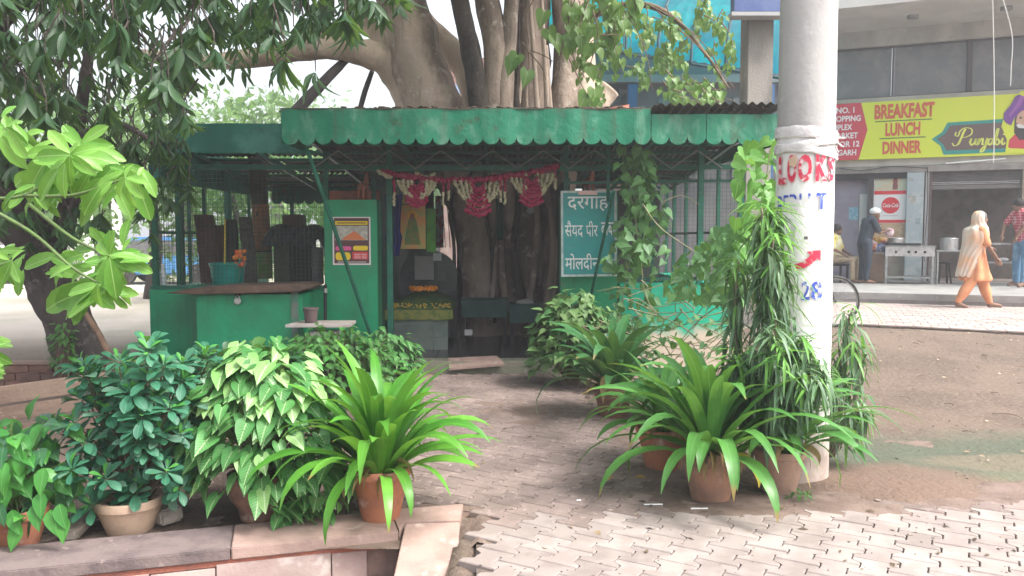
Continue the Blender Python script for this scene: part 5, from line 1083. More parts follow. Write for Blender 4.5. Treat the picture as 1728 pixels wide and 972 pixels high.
# man in checked shirt and jeans at the frame's right
J = dict(pel=(0, 0, .88), waist=(-.01, 0, 1.02), chest=(-.07, 0, 1.24), neck0=(-.12, 0, 1.40), head=(-.17, 0, 1.52), shoL=(-.06, .19, 1.35), shoR=(-.10, -.19, 1.35), elbR=(-.25, -.25, 1.12), wriR=(-.36, -.2, .93), elbL=(-.24, .22, 1.15), wriL=(-.38, .12, .95),
         hipL=(0, .09, .86), hipR=(0, -.09, .86), kneL=(-.0, .15, .46), ankL=(.05, .2, .09), toeL=(-.08, .24, .03), kneR=(-.06, -.12, .46), ankR=(-.14, -.17, .09), toeR=(-.28, -.2, .03))
chk = bpy.data.materials.new('check_cloth'); MC['check_cloth'] = chk; chk.use_nodes = True; nt = chk.node_tree
gpn = nt.nodes.new('ShaderNodeNewGeometry').outputs['Position']; sxn = nt.nodes.new('ShaderNodeSeparateXYZ'); nt.links.new(gpn, sxn.inputs[0])
def line(o): return mth(nt, 'LESS_THAN', mth(nt, 'FRACT', mth(nt, 'MULTIPLY', o, 19.0)), .22)
c_ = mix(nt, mth(nt, 'MULTIPLY', mth(nt, 'ADD', line(sxn.outputs[0]), line(sxn.outputs[2])), .45), (.38, .03, .05), (.6, .45, .45)); nt.links.new(c_, nt.nodes['Principled BSDF'].inputs['Base Color']); nt.nodes['Principled BSDF'].inputs['Roughness'].default_value = .8
pj = at(1727, 440, 1.55)
t, W = person('man in red checked shirt and faded blue jeans leaning at the serving table', (pj.x, pj.y, GFZ), R(12), J, [('shirt', chk, shirt(.75, 1.02, -.02)), ('trousers', M('jeans', (.10, .22, .36), .85, (.22, .36, .48), 5, .45, .65, bump=.6, bs=9), trousers(.078, .066)), ('shoes', sand, sandals)], dict(look=(-1, 0, -.2), curlR=(-.3, 0, -.6)), 1.06)
m = MB(); h_ = W['head']; m.ball(h_ + Vector((.01, 0, .03)), .108, 16, 12, (1, 1, .98)); m.build('hair', M('hair_black', (0, 0, 0)), t, smooth=2)

# clutter of the shop front: cables, conduit, bills on the pier
def tb(nm, pts, r_, mt, par): m = MB(); m.tube(pts, r_, 6); return m.build(nm, mt, par)
tb('cable', spline([FC.pt(sx_(1410), z_sg_b - .16, .07), FC.pt(sx_(1450), z_sg_b - .24, .07), FC.pt(sx_(1500), z_sg_b - .17, .07), FC.pt(sx_(1560), z_sg_b - .23, .07)], 6), .008, black, sb_)
tb('cable', spline([FC.pt(sx_(1560), z_sg_b - .2, .05), FC.pt(sx_(1562), 2.2, .06), FC.pt(sx_(1560), 1.4, .06), FC.pt(sx_(1558), .9, .3)], 6), .007, black, sb_)
for a_, z0_, z1_ in ((sx_(1440), z_win_b + .4, z_win_b + .5),):
    pass
for k, (px, py, w_, h_) in enumerate(((1536, 330, .12, .16), (1545, 368, .10, .14), (1534, 300, .09, .07))):
    a_, z_ = FC.hit(px, py, .03); fbox('pasted_bill', M('bill%d' % k, ((.45, .42, .36), (.28, .36, .4), (.5, .45, .45))[k], .9, (.25, .25, .25), 18), a_, a_ + w_, z_ - h_, z_, .021, .024)
for px in (1530, 1680, 1760): m = MB(); a_, z_ = FC.hit(px, 30, .3); m.box((0, 0, 0), (.18, .12, .08)); c_ = FC.pt(a_, z_sof + .085, 1.2); m.v = [(c_.x + x, c_.y + y, z_sof + .02 + z) for x, y, z in m.v]; m.build('lamp_box', steel_dull, sb_)
# ================================================================== bicycle behind the pole
by = thing('bicycle', 'old black bicycle standing behind the painted pole', 'bicycle', (4.0, 10.6, 0)); BC = P(1408, 510, 10.6); zg = gz(BC.x, 10.6)
BC = Vector((BC.x, 10.6, zg + .33)); rub = M('tyre', (.03, .03, .03), .8, (.08, .07, .06), 20); bm_ = M('cycle_metal', (.03, .03, .035), .4, metal=.5)
for k, c in enumerate((BC, BC - Vector((1.05, 0, 0)))):
    m = MB(); N = 40; m.tube([c + Vector((.325 * math.cos(6.2832 * i / N), 0, .325 * math.sin(6.2832 * i / N))) for i in range(N + 1)], .017, 8, False); wh = m.build('tyre', rub, by, smooth=2)
    m = MB(); m.tube([c + Vector((.303 * math.cos(6.2832 * i / N), 0, .303 * math.sin(6.2832 * i / N))) for i in range(N + 1)], .009, 6, False); m.build('rim', steel_dull, wh, smooth=2)
    m = MB()
    for i in range(28): a = 6.2832 * i / 28; m.tube([c + Vector((0, .02 * (-1) ** i, 0)), c + Vector((.3 * math.cos(a), 0, .3 * math.sin(a)))], .0015, 4)
    m.build('spokes', steel_dull, wh, kind='stuff'); m = MB(); m.tube([c - Vector((0, .04, 0)), c + Vector((0, .04, 0))], .018, 8); m.build('hub', bm_, wh)
q = lambda x, z: BC + Vector((x, 0, z - .33))
for a, b_ in ((q(-1.05, .33), q(-.62, .30)), (q(-1.05, .33), q(-.72, .80)), (q(-.62, .30), q(-.72, .85)), (q(-.62, .30), q(-.14, .72)), (q(-.72, .78), q(-.15, .80)), (q(-.17, .88), q(0, .33))):
    m = MB(); m.tube([a, b_], .014, 8); m.build('frame_tube', bm_, by, smooth=True)
m = MB(); m.tube([q(-.17, .9), q(-.18, 1.0)], .012, 6); m.tube(spline([q(-.30, .98) + Vector((0, -.27, 0)), q(-.16, 1.0) + Vector((0, -.2, 0)), q(-.16, 1.0), q(-.16, 1.0) + Vector((0, .2, 0)), q(-.30, .98) + Vector((0, .27, 0))], 4), .012, 6); m.build('handlebar', steel_dull, by, smooth=True)
m = MB(); m.ball(q(-.76, .89), .07, 12, 8, (1.6, 1, .5)); m.build('saddle', black, by, smooth=2); m = MB(); m.lathe([(0, 0), (.09, 0), (.09, .008), (0, .008)], (0, 0, 0), 20); c = q(-.62, .30); m.v = [(c.x + x, c.y - .03 - z, c.z + y) for x, y, z in m.v]; m.build('chainwheel', steel_dull, by)
# ================================================================== painted concrete pole
pc = Vector((1.757, 4.83, 0)); PR = .169
pt_ = thing('concrete_pole', 'thick concrete pole painted white with red and blue advert lettering', 'pole', pc)
pm2 = bpy.data.materials.new('pole_paint'); pm2.use_nodes = True; MC['pole_paint'] = pm2; nt = pm2.node_tree
gpn = nt.nodes.new('ShaderNodeNewGeometry').outputs['Position']; sp3 = nt.nodes.new('ShaderNodeSeparateXYZ'); nt.links.new(gpn, sp3.inputs[0])
zz = mth(nt, 'ADD', sp3.outputs[2], mth(nt, 'MULTIPLY', noise(nt, 6, 6), -.08))
cc = mix(nt, ramp(nt, noise(nt, 2.5, 8, sc=(1, 1, .35)), .4, .65), (.42, .41, .40), (.33, .32, .32)); cc = mix(nt, ramp(nt, noise(nt, 14, 6), .6, .75), cc, (.5, .49, .48))
wp_ = mix(nt, ramp(nt, noise(nt, 5, 8), .52, .70), (.76, .75, .73), (.60, .57, .55)); wp_ = mix(nt, ramp(nt, noise(nt, 9, 9, sc=(1, 1, 2.5), rough=.75), .62, .68), wp_, (.42, .40, .385)); wp_ = mix(nt, mth(nt, 'MULTIPLY', ramp(nt, noise(nt, 3, 6, sc=(4, 4, .25)), .55, .7), .4), wp_, (.45, .42, .39)); msk = mth(nt, 'MULTIPLY', ramp(nt, zz, .52, .62), ramp(nt, zz, 2.04, 2.0)); cc = mix(nt, msk, cc, wp_)
cc = mix(nt, ramp(nt, zz, .5, -.02), cc, mix(nt, ramp(nt, noise(nt, 9, 6), .4, .6), (.42, .35, .31), (.34, .27, .23)))
nt.links.new(cc, nt.nodes['Principled BSDF'].inputs['Base Color']); nt.nodes['Principled BSDF'].inputs['Roughness'].default_value = .85
bn = nt.nodes.new('ShaderNodeBump'); bn.inputs['Strength'].default_value = .35; bn.inputs['Distance'].default_value = .012; nt.links.new(noise(nt, 22, 8), bn.inputs['Height']); nt.links.new(bn.outputs[0], nt.nodes['Principled BSDF'].inputs['Normal'])
m = MB(); prof = [(PR * (1.03 - .006 * k + .004 * mnoise.noise(Vector((k * .7, 0, 5)))), -.1 + k * .25) for k in range(26)]; m.lathe(prof, pc, 40, .004); m.build('shaft', pm2, pt_, smooth=2)
def pol(zz, r_=0): return PR + .006 + r_
camaz = math.atan2(-pc.y, -pc.x)      # direction from the pole to the lens
def onpole(arc0, z0, r_=.0025):       # arc length measured from the line of sight's centre, + = right
    def f(x, y): a = camaz + (arc0 + x) / PR; rr = PR * 1.03 + r_; wn_ = mnoise.noise(Vector((x * 60, (z0 + y) * 60, 1))) * .0022; return Vector((pc.x + rr * math.cos(a), pc.y + rr * math.sin(a), z0 + y + wn_))
    return f
def pz2(py): return CAMZ + (400 - py) * (4.65 / F) * 1.005
def pa_(px):      # picture x -> arc on the pole
    o = max(-.995, min(.995, (px - 1355.5) / 50.5)); return math.asin(o) * PR
red_b = M('brush_red', (.55, .03, .07), .7, (.72, .55, .55), 30, .5, .66); blue_b = M('brush_blue', (.05, .09, .42), .7, (.6, .62, .72), 26, .52, .68)
def ptext(s, pxa, pxb, pya, pyb, mt, **k): a, b_ = pa_(pxa), pa_(pxb); text(s, b_ - a, pz2(pya) - pz2(pyb), None, mt, pt_, wrap=onpole(a, pz2(pyb)), **k)
for ch_, a_, b2, y0, y1 in (('L', 1313, 1326, 262, 311), ('O', 1327, 1342, 261, 309), ('O', 1344, 1366, 262, 308), ('K', 1372, 1390, 262, 307), ('S', 1391, 1401, 262, 306)): ptext(ch_, a_, b2, y0, y1, red_b, bold=.05)
for ch_, a_, b2, y0, y1 in (('D', 1313, 1320, 330, 350), ('E', 1322, 1330, 329, 349), ('P', 1332, 1343, 328, 349), ("'", 1347, 1351, 327, 337), ("'", 1361, 1365, 327, 337), ('T', 1374, 1390, 326, 354)): ptext(ch_, a_, b2, y0, y1, blue_b, bold=.03)
ptext('2', 1354, 1367, 475, 506, blue_b, bold=.015); ptext('8', 1369, 1387, 474, 506, blue_b, bold=.015)
# red arrow, bent round the pole
f = onpole(0, 0, .003)
def ppoly(pts, nm, mt, r_=.003, sub=5):
    bm = bmesh.new(); vs = [bm.verts.new((pa_(x), pz2(y), 0)) for x, y in pts]; bm.faces.new(vs); xs_ = [v.co.x for v in vs]; bmesh.ops.triangulate(bm, faces=bm.faces[:])
    k = int((max(xs_) - min(xs_)) / .012) + 1
    for i in range(1, k): bmesh.ops.bisect_plane(bm, geom=bm.verts[:] + bm.edges[:] + bm.faces[:], plane_co=(min(xs_) + (max(xs_) - min(xs_)) * i / k, 0, 0), plane_no=(1, 0, 0))
    g_ = onpole(0, 0, r_); o_ = origin(pt_)
    for v in bm.verts: v.co = g_(v.co.x, v.co.y) - o_
    me = bpy.data.meshes.new(nm); bm.to_mesh(me); bm.free(); me.materials.append(mt); o = bpy.data.objects.new(nm, me); COL.objects.link(o); o.parent = pt_; return o
ppoly([(1343, 445), (1352, 443), (1362, 436), (1367, 430), (1361, 425), (1366, 423), (1383, 422), (1383, 441), (1378, 436), (1370, 444), (1358, 452), (1344, 454)], 'arrow', red_b)
ppoly([(1356, 399), (1362, 399), (1362, 404), (1356, 404)], 'mark', M('mark_dark', (.12, .12, .12), .8))
ppoly([(1330, 268), (1341, 262), (1345, 272), (1340, 283), (1331, 280)], 'paper_scrap', M('scrap', (.55, .38, .28), .9), .008)
ppoly([(1324, 335), (1336, 332), (1349, 343), (1345, 356), (1334, 352), (1326, 346)], 'paper_scrap', M('scrap_w', (.62, .6, .6), .9), .006)
ppoly([(1335, 380), (1343, 384), (1341, 424), (1336, 420)], 'paper_scrap', M('scrap_g', (.5, .5, .49), .9), .005)
# white rags tied round the pole
rag = M('rag_white', (.72, .7, .7), .85, (.58, .55, .55), 14, bump=.4)
rg = thing('tied_rags', 'dirty white rag straps wound round the pole above the red letters', 'rags', pc + Vector((0, 0, 1.95)))
for y0, y1, sl, r_ in ((217, 236, .02, .002), (236, 249, -.03, .005), (250, 262, .03, .004)):
    m = MB(); N = 48
    for i in range(N + 1):
        a = 6.2832 * i / N; zc = pz2((y0 + y1) / 2) + sl * math.cos(a - camaz + 1.2) + .008 * mnoise.noise(Vector((math.cos(a) * 3, math.sin(a) * 3, y0))); hh = (pz2(y0) - pz2(y1)) / 2
        for k, (dz, dr) in enumerate(((-1, -.001), (-.6, .003), (0, .001), (.5, .004), (1, -.001))):
            rr = PR * 1.03 + r_ + dr + .003 * mnoise.noise(Vector((a * 5, dz * 3, y0))); m.v.append((pc.x + rr * math.cos(a), pc.y + rr * math.sin(a), zc + dz * hh))
    for i in range(N):
        for k in range(4): m.f.append((i * 5 + k, (i + 1) * 5 + k, (i + 1) * 5 + k + 1, i * 5 + k + 1))
    m.build('strap', rag, rg, smooth=2)
random.seed(9)
for k in range(9):        # frayed knot at the right side
    c = P(1401, 240, 4.75) + Vector((.0, 0, U(-.02, .02))); e = c + Vector((U(.02, .09), U(-.05, .02), U(-.09, .05))); m = MB(); m.tube([c, (c + e) / 2 + Vector((0, 0, .012)), e], [.008, .006, .002], 5); m.build('frayed_end', rag, rg)
for k in range(10):
    c = P(U(1397, 1405), U(250, 300), 4.72); m = MB(); m.tube([c, c + Vector((U(0, .02), 0, -.03)), c + Vector((U(-.01, .02), 0, -U(.05, .09)))], [.007, .005, .002], 5); m.build('frayed_end', rag, rg)
# ================================================================== square column, blue board and turquoise canopy
cl_ = thing('concrete_column', 'square weathered concrete column rising behind the shrine roof', 'column', P(1281, 190, 10.5)); a, b_ = P(1260, 190, 10.5), P(1303, 190, 10.5)
m = MB(); m.box((a.x, 10.5, .0), (b_.x, 10.85, 4.9)); m.build('shaft', M('column_conc', (.27, .25, .23), .9, (.17, .16, .15), 1.6, .42, .6, c3=(.36, .35, .33), s3=6, bump=.3, sc=(1, 1, .4)), cl_, bevel=.01)
bb_ = thing('blue_board', 'blue board fixed at the head of the square concrete column', 'board', P(1270, 10, 10.3)); m = MB(); a, b_ = P(1238, 20, 10.3), P(1345, -40, 10.3); m.box((a.x, 10.3, a.z), (b_.x, 10.46, b_.z)); m.build('board', M('board_blue', (.06, .10, .26), .6, (.10, .14, .3), 4), bb_, bevel=.01); m = MB(); m.box((a.x - .03, 10.28, a.z - .05), (b_.x, 10.5, a.z - .002)); m.build('rim', M('rim_grey', (.35, .35, .36), .7), bb_)
tq_ = thing('turquoise_canopy', 'curved translucent turquoise canopy on dark steel ribs', 'canopy', (3.5, 15, 4.4))
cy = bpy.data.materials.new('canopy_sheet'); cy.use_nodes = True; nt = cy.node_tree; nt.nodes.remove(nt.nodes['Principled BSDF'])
cc = mix(nt, ramp(nt, noise(nt, 1.1, 8, rough=.7), .42, .6), (.0, .74, .82), (.01, .46, .62)); d1 = nt.nodes.new('ShaderNodeBsdfDiffuse'); t1 = nt.nodes.new('ShaderNodeBsdfTranslucent'); g1 = nt.nodes.new('ShaderNodeBsdfGlossy'); g1.inputs['Roughness'].default_value = .25  # mottling painted in for leaf shadows on the sheet
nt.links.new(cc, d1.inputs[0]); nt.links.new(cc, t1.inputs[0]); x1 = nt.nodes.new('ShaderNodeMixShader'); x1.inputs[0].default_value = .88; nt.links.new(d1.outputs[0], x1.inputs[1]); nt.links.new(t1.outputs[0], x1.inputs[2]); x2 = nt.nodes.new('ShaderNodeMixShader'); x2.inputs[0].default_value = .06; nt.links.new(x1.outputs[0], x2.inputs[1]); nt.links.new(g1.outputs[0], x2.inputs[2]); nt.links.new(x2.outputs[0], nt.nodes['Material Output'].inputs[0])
# lower edge from (985,75) to (1400,135) : a vault springing from a front beam and rising away from the lens
e0 = P(900, 62, 15.2); e1 = P(1290, 122, 13.2); ax = (e1 - e0); ax.z = 0; axn = ax.normalized(); bk = Vector((-axn.y, axn.x, 0)); zb0 = e0.z; zb1 = e1.z
def vault(s_, a): base = e0 + ax * s_; z0 = zb0 + (zb1 - zb0) * s_; return Vector((base.x, base.y, z0)) + bk * (3.4 * (1 - math.cos(a))) * 1.0 + Vector((0, 0, 2.0 * math.sin(a)))
NS, NA = 60, 14; nseg = 9
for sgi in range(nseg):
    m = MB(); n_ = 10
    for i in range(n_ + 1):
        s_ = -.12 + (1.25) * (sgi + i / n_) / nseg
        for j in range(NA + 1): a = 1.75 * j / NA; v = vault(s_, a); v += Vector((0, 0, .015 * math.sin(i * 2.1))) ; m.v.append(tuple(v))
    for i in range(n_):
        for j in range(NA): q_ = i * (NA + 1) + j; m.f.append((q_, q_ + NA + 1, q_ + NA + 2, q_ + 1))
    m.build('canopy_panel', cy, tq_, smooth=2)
for sgi in range(nseg + 1):
    s_ = -.12 + 1.25 * sgi / nseg; m = MB(); m.tube([vault(s_, 1.75 * j / NA) - bk * .03 - Vector((0, 0, .03)) for j in range(NA + 1)], .028, 6); m.build('rib', M('rib_dark', (.02, .07, .09), .6), tq_)
for a in (0, .8, 1.5): m = MB(); m.tube([vault(-.12, a) - Vector((0, 0, .05)), vault(1.13, a) - Vector((0, 0, .05))], .03, 6); m.build('purlin', M('rib_dark', (0, 0, 0)), tq_)
# dark outbuilding behind the tree with blue posts
ob = thing('back_building', 'dim grey building with blue posts behind the fig tree', 'building', (2, 16.5, 0))
m = MB(); a, b_ = P(985, 300, 16.5), P(1310, 300, 16.5); m.box((a.x, 16.5, 0), (b_.x + .85, 16.9, 5.35)); m.build('wall', M('grey_wall', (.13, .12, .125), .9, (.09, .085, .09), 1.2, c3=(.2, .18, .17), s3=3, bump=.1), ob)
for px in (1068, 1300): m = MB(); a = P(px, 150, 16.2); m.box((a.x - .09, 16.2, 0), (a.x + .09, 16.38, 4.5)); m.build('post', M('post_blue', (.03, .09, .2), .6), ob)
m = MB(); a, b_ = P(985, 118, 16.3), P(1320, 104, 16.3); m.box((a.x, 16.25, a.z - .25), (b_.x + .8, 16.435, a.z - .1)); m.build('beam', M('beam_grey', (.2, .19, .19), .9), ob)
for px, w_ in ((1110, 60), (1235, 50)):
    m = MB(); a, b_ = P(px, 300, 16.45), P(px + w_, 165, 16.45); m.box((a.x, 16.44, a.z), (b_.x, 16.495, b_.z)); wn = m.build('window', glass_dark, ob); m = MB(); c = (a.x + b_.x) / 2; m.box((c - .03, 16.42, a.z), (c + .03, 16.438, b_.z)); m.build('frame', frame_m, wn)
br = thing('brick_building', 'distant brown brick building seen between the fig stems', 'building', (-.6, 24, 0)); m = MB(); a, b_ = P(742, 200, 24), P(870, 100, 24); m.box((a.x, 24, 0), (b_.x, 24.4, b_.z)); m.build('wall', M('brickish', (.26, .17, .15), .9, (.36, .28, .25), 3, bump=.3), br)
k = 0
for j in range(14):
    z0 = b_.z - .12 - j * .2
    for i in range(8): m = MB(); x0 = a.x + .02 + i * .28 + (j % 2) * .0; m.box((x0, 23.985, z0), (x0 + .25, 23.999, z0 + .16)); m.build('brick', M('brick_red', (.30, .16, .13), .9, (.22, .12, .1), 3, rand=.3), br)
m = MB(); a, b_ = P(762, 157, 23.9), P(782, 142, 23.9); m.box((a.x, 23.9, a.z), (b_.x, 23.97, b_.z)); m.build('window', M('pale_blue', (.25, .33, .5), .4), br); m = MB(); a, b_ = P(745, 195, 23.8), P(812, 160, 23.8); m.box((a.x, 23.7, a.z), (b_.x, 23.95, b_.z)); m.build('awning', M('cream', (.5, .42, .32), .9), br)
rt = thing('tin_shed', 'rusty orange roofed stall leaning beside the fig trunk', 'stall', P(1020, 190, 13)); m = MB(); m.add([P(1003, 192, 13), P(1060, 192, 13), P(1062, 176, 13.2), P(1035, 180, 13.1)] + [P(1003, 192, 13) + Vector((0, .5, 0)), P(1060, 192, 13) + Vector((0, .5, 0)), P(1062, 176, 13.2) + Vector((0, .5, 0)), P(1035, 180, 13.1) + Vector((0, .5, 0))], [(0, 1, 2, 3), (7, 6, 5, 4), (4, 5, 1, 0), (5, 6, 2, 1), (6, 7, 3, 2), (7, 4, 0, 3)]); m.build('roof', M('rust_orange', (.38, .13, .08), .8, (.25, .09, .06), 5), rt); m = MB(); a, b_ = P(1010, 192, 13.3), P(1062, 192, 13.3); m.box((a.x, 13.25, 0), (b_.x, 13.6, a.z)); m.build('wall', M('shed_wall', (.12, .09, .08), .9), rt)
# ================================================================== fig tree through the shrine roof
fg = thing('fig_tree', 'huge many-stemmed fig tree growing up through the shrine roof', 'tree', (-.2, 11, 0)); random.seed(31)
def stem_(nm, pts, rad, mt=bark, n=16, rough=.16, sd=0, par=fg): m = MB(); q = limb(m, pts, rad, n, rough, 6, sd); m.build(nm, mt, par, smooth=2); return q
B0 = lambda px, py, dy=0: P(px, py, 11 + dy)
stem_('trunk', [B0(815, 575), B0(812, 480), B0(796, 350), B0(745, 230), B0(729, 180), B0(704, 100), B0(680, 10), B0(665, -70), B0(650, -200)], [.33, .28, .30, .42, .42, .37, .33, .30, .28], bark, 20, .14, 1)
stem_('trunk', [B0(880, 575, .2), B0(885, 480, .2), B0(888, 330, .2), B0(893, 190, .2), B0(893, 90, .2), B0(895, -40, .2), B0(900, -250, .2)], [.38, .32, .32, .30, .28, .27, .25], bark, 20, .2, 7)
stem_('stem', [B0(930, 575, .1), B0(940, 400, .1), B0(952, 190, .1), B0(958, 90, .1), B0(952, -60, .1)], [.2, .2, .22, .2, .19], bark, 14, .2, 11)
stem_('stem', [B0(975, 240, .1), B0(985, 190, .1), B0(984, 90, .2), B0(972, -60, .2)], [.22, .24, .15, .12], bark_pale, 14, .25, 13)
stem_('stem', [B0(842, 420, -.3), B0(838, 260, -.3), B0(832, 190, -.3), B0(838, 90, -.3), B0(822, 0, -.3), B0(810, -120, -.3)], [.13, .15, .16, .17, .165, .14], bark, 14, .14, 17)
stem_('stem', [B0(862, 420, -.35), B0(850, 190, -.35), B0(860, 60, -.35), B0(868, -80, -.3)], [.11, .115, .10, .09], bark, 12, .14, 19)
stem_('stem', [B0(818, 260, -.5), B0(811, 190, -.5), B0(797, 100, -.5), B0(778, 10, -.5), B0(765, -80, -.5)], [.12, .13, .125, .115, .10], bark_dark, 12, .14, 23)
stem_('branch', [B0(812, 190, .3), B0(795, 130, .5), B0(762, 85, .6), B0(728, 50, .7), B0(690, 0, .8)], [.2, .22, .18, .15, .12], bark_pale, 14, .16, 29)
stem_('branch', [B0(700, 190, .1), B0(682, 140, .1), B0(655, 106, .0), B0(610, 88, -.1), B0(560, 80, -.2), B0(500, 84, -.3), B0(440, 96, -.4), B0(340, 104, -.5), B0(240, 92, -.6)], [.24, .25, .22, .18, .165, .15, .13, .10, .07], bark_pale, 14, .16, 37)
stem_('branch', [B0(690, 130, .2), B0(665, 95, .3), B0(640, 60, .4), B0(600, 20, .5), B0(560, -60, .5)], [.14, .16, .13, .11, .09], bark_pale, 12, .2, 41)
stem_('branch', [B0(498, 190, -.2), B0(535, 150, -.2), B0(572, 112, -.1), B0(592, 92, 0)], [.085, .075, .06, .055], M('bark_grey', (.13, .115, .115), .9, (.08, .07, .07), 6, bump=.5), 10, .1, 43)
stem_('branch', [B0(604, 200, .6), B0(614, 160, .6), B0(628, 120, .5)], [.04, .04, .035], M('bark_grey', (0, 0, 0)), 8, .1, 47)
stem_('branch', [B0(985, 225, .1), B0(1003, 180, .1), B0(1026, 148, .1)], [.2, .19, .17], bark_pale, 14, .2, 53)
stem_('branch', [B0(960, 40, -.2), B0(1060, 8, -.8), B0(1130, 25, -1.2), B0(1190, 90, -1.5), B0(1230, 150, -1.7)], [.07, .045, .03, .02, .012], twig, 8, .1, 59)
for k in range(9):     # root ridges and inner trunk roots seen through the doorway
    px = U(770, 955); w_ = U(.018, .05); stem_('aerial_root', [B0(px + U(-25, 25), 535 + U(-15, 30), -.35), B0(px + U(-8, 8), 420, -.42), B0(px + U(-8, 8), 330, -.4), B0(max(px * .9 + 85, 866) + U(-6, 6), 200, -.32), B0(max(px * .8 + 172, 872) + U(-8, 8), U(-40, 160), -.2)], [w_ * 1.6, w_, w_, w_, w_ * .6], bark if k % 3 else bark_dark, 8, .2, k)
# ================================================================== leafy templates
LT = {}
def tmpl(name, rows, fold=.12, droop=0.0, wave=0.0, seed=0):     # rows: (y, halfwidth, ymid) along a leaf of length 1
    vs, uv = [], []; n = len(rows)
    for i, rw in enumerate(rows):
        y, w_ = rw[0], rw[1]; ym = rw[2] if len(rw) > 2 else y
        zd = -droop * max(0, ym) ** 2; ww = wave * math.sin(i * 2.1 + seed)
        zy = -droop * max(0, y) ** 2
        vs += [(-w_, y, zy + w_ * fold * 2 + ww), (0, ym, zd), (w_, y, zy + w_ * fold * 2 - ww)]; h_ = .5 * w_ / max(r[1] for r in rows)
        uv += [(.5 - h_, y), (.5, ym), (.5 + h_, y)]
    fs = []
    for i in range(n - 1): a = i * 3; fs += [(a, a + 1, a + 4, a + 3), (a + 1, a + 2, a + 5, a + 4)]
    LT[name] = (np.array(vs, dtype=np.float32), fs, uv)
LANC = [(0, .012), (.08, .04), (.25, .10), (.45, .125), (.65, .11), (.85, .06), (1, .004)]
for k in range(3): tmpl('mango%d' % k, LANC, .25, (.12, .3, .55)[k], .012, k)
OBOV = [(0, .02), (.2, .08), (.45, .17), (.68, .23), (.85, .2), (.96, .1), (1, .01)]
for k in range(3): tmpl('obov%d' % k, OBOV, .18, (.0, .22, .45)[k], .01, k)
HEART = [(-.16, .16, .0), (-.14, .3, .06), (.02, .42, .12), (.2, .42, .25), (.42, .33, .44), (.66, .18, .68), (.84, .06, .85), (1.02, .003)]
for k in range(3): tmpl('heart%d' % k, HEART, .12, (.05, .25, .4)[k], .015, k)
ARROW = [(-.24, .16, .0), (-.14, .34, .05), (.06, .42, .14), (.26, .40, .3), (.5, .31, .52), (.75, .16, .77), (1, .003)]
for k in range(3): tmpl('arrow%d' % k, ARROW, .14, (.05, .22, .4)[k], .015, k)
NARR = [(0, .03), (.15, .055), (.5, .06), (.8, .035), (1, .002)]
for k in range(3): tmpl('narrow%d' % k, NARR, .2, (.2, .55, .95)[k], 0, k)
OVAT = [(0, .02), (.1, .16), (.28, .27), (.5, .26), (.72, .16), (.9, .05), (1, .004)]
for k in range(3): tmpl('ovate%d' % k, OVAT, .15, (.1, .25, .45)[k], .02, k)
tmpl('tiny', [(0, .02), (.4, .24), (1, .01)], .1, .1)
tmesh_c = {}
def tmesh(tn, mt):
    k = (tn, mt.name)
    if k not in tmesh_c:
        v, fs, uv = LT[tn]; me = bpy.data.meshes.new('leaf'); me.from_pydata([tuple(map(float, p)) for p in v], [], fs); ul = me.uv_layers.new(name='UVMap')
        for l in me.loops: ul.data[l.index].uv = uv[l.vertex_index]
        me.shade_smooth(); me.materials.append(mt); tmesh_c[k] = me
    return tmesh_c[k]
def LM(p, d, n, s):
    y = Vector(d).normalized(); x = y.cross(Vector(n))
    if x.length < 1e-3: x = y.cross(Vector((.3, 1, .2)))
    x.normalize(); z = x.cross(y); m = Matrix((x * s, y * s, z * s)).transposed().to_4x4(); m.translation = Vector(p); return m
def foliage(parent, items, limit=300, minpx=8, name='leaf'):
    """items: (matrix, template, material). The largest in the picture become leaf objects, the rest one joined part."""
    org = origin(parent); L = []
    for it in items:
        p = it[0].translation; px, py, f_ = pxof(p); s_ = it[0].col[1].length
        vis = -40 < px < 1770 and -60 < py < 1010 and f_ > 0
        L.append((s_ * F / max(f_, .1) if vis else 0, it))
    L.sort(key=lambda a: -a[0]); k = 0; rest = {}
    for s_, (m_, tn, mt) in L:
        if k < limit and s_ > minpx:
            o = bpy.data.objects.new(name, tmesh(tn, mt)); COL.objects.link(o); o.parent = parent; m2 = m_.copy(); m2.translation = m_.translation - org; o.matrix_local = m2; k += 1
        else: rest.setdefault(mt.name, []).append((m_, tn, mt))
    for mn, its in rest.items():
        V_, FF, UVs, off = [], [], [], 0; mt = its[0][2]
        for m_, tn, _ in its:
            v, fs, uv = LT[tn]; A_ = np.array(m_); w_ = v @ A_[:3, :3].T + (A_[:3, 3] - np.array(org)); V_.append(w_); n_ = len(v)
            for f_ in fs: FF.append((f_[0] + off, f_[1] + off, f_[2] + off, f_[3] + off)); UVs += [uv[i] for i in f_]
            off += n_
        V_ = np.concatenate(V_); me = bpy.data.meshes.new('foliage'); me.vertices.add(len(V_)); me.vertices.foreach_set('co', V_.astype(np.float32).ravel()); nf = len(FF)
        me.loops.add(nf * 4); me.loops.foreach_set('vertex_index', np.array(FF, dtype=np.int32).ravel()); me.polygons.add(nf); me.polygons.foreach_set('loop_start', np.arange(0, nf * 4, 4, dtype=np.int32)); me.polygons.foreach_set('loop_total', np.full(nf, 4, dtype=np.int32))
        ul = me.uv_layers.new(name='UVMap'); ul.data.foreach_set('uv', np.array(UVs, dtype=np.float32).ravel()); me.update(calc_edges=True); me.validate(); me.shade_smooth(); me.materials.append(mt)
        o = bpy.data.objects.new('foliage', me); COL.objects.link(o); o.parent = parent; o['kind'] = 'stuff'
def rv(): 
    while 1:
        v = Vector((U(-1, 1), U(-1, 1), U(-1, 1)))
        if .01 < v.length < 1: return v.normalized()
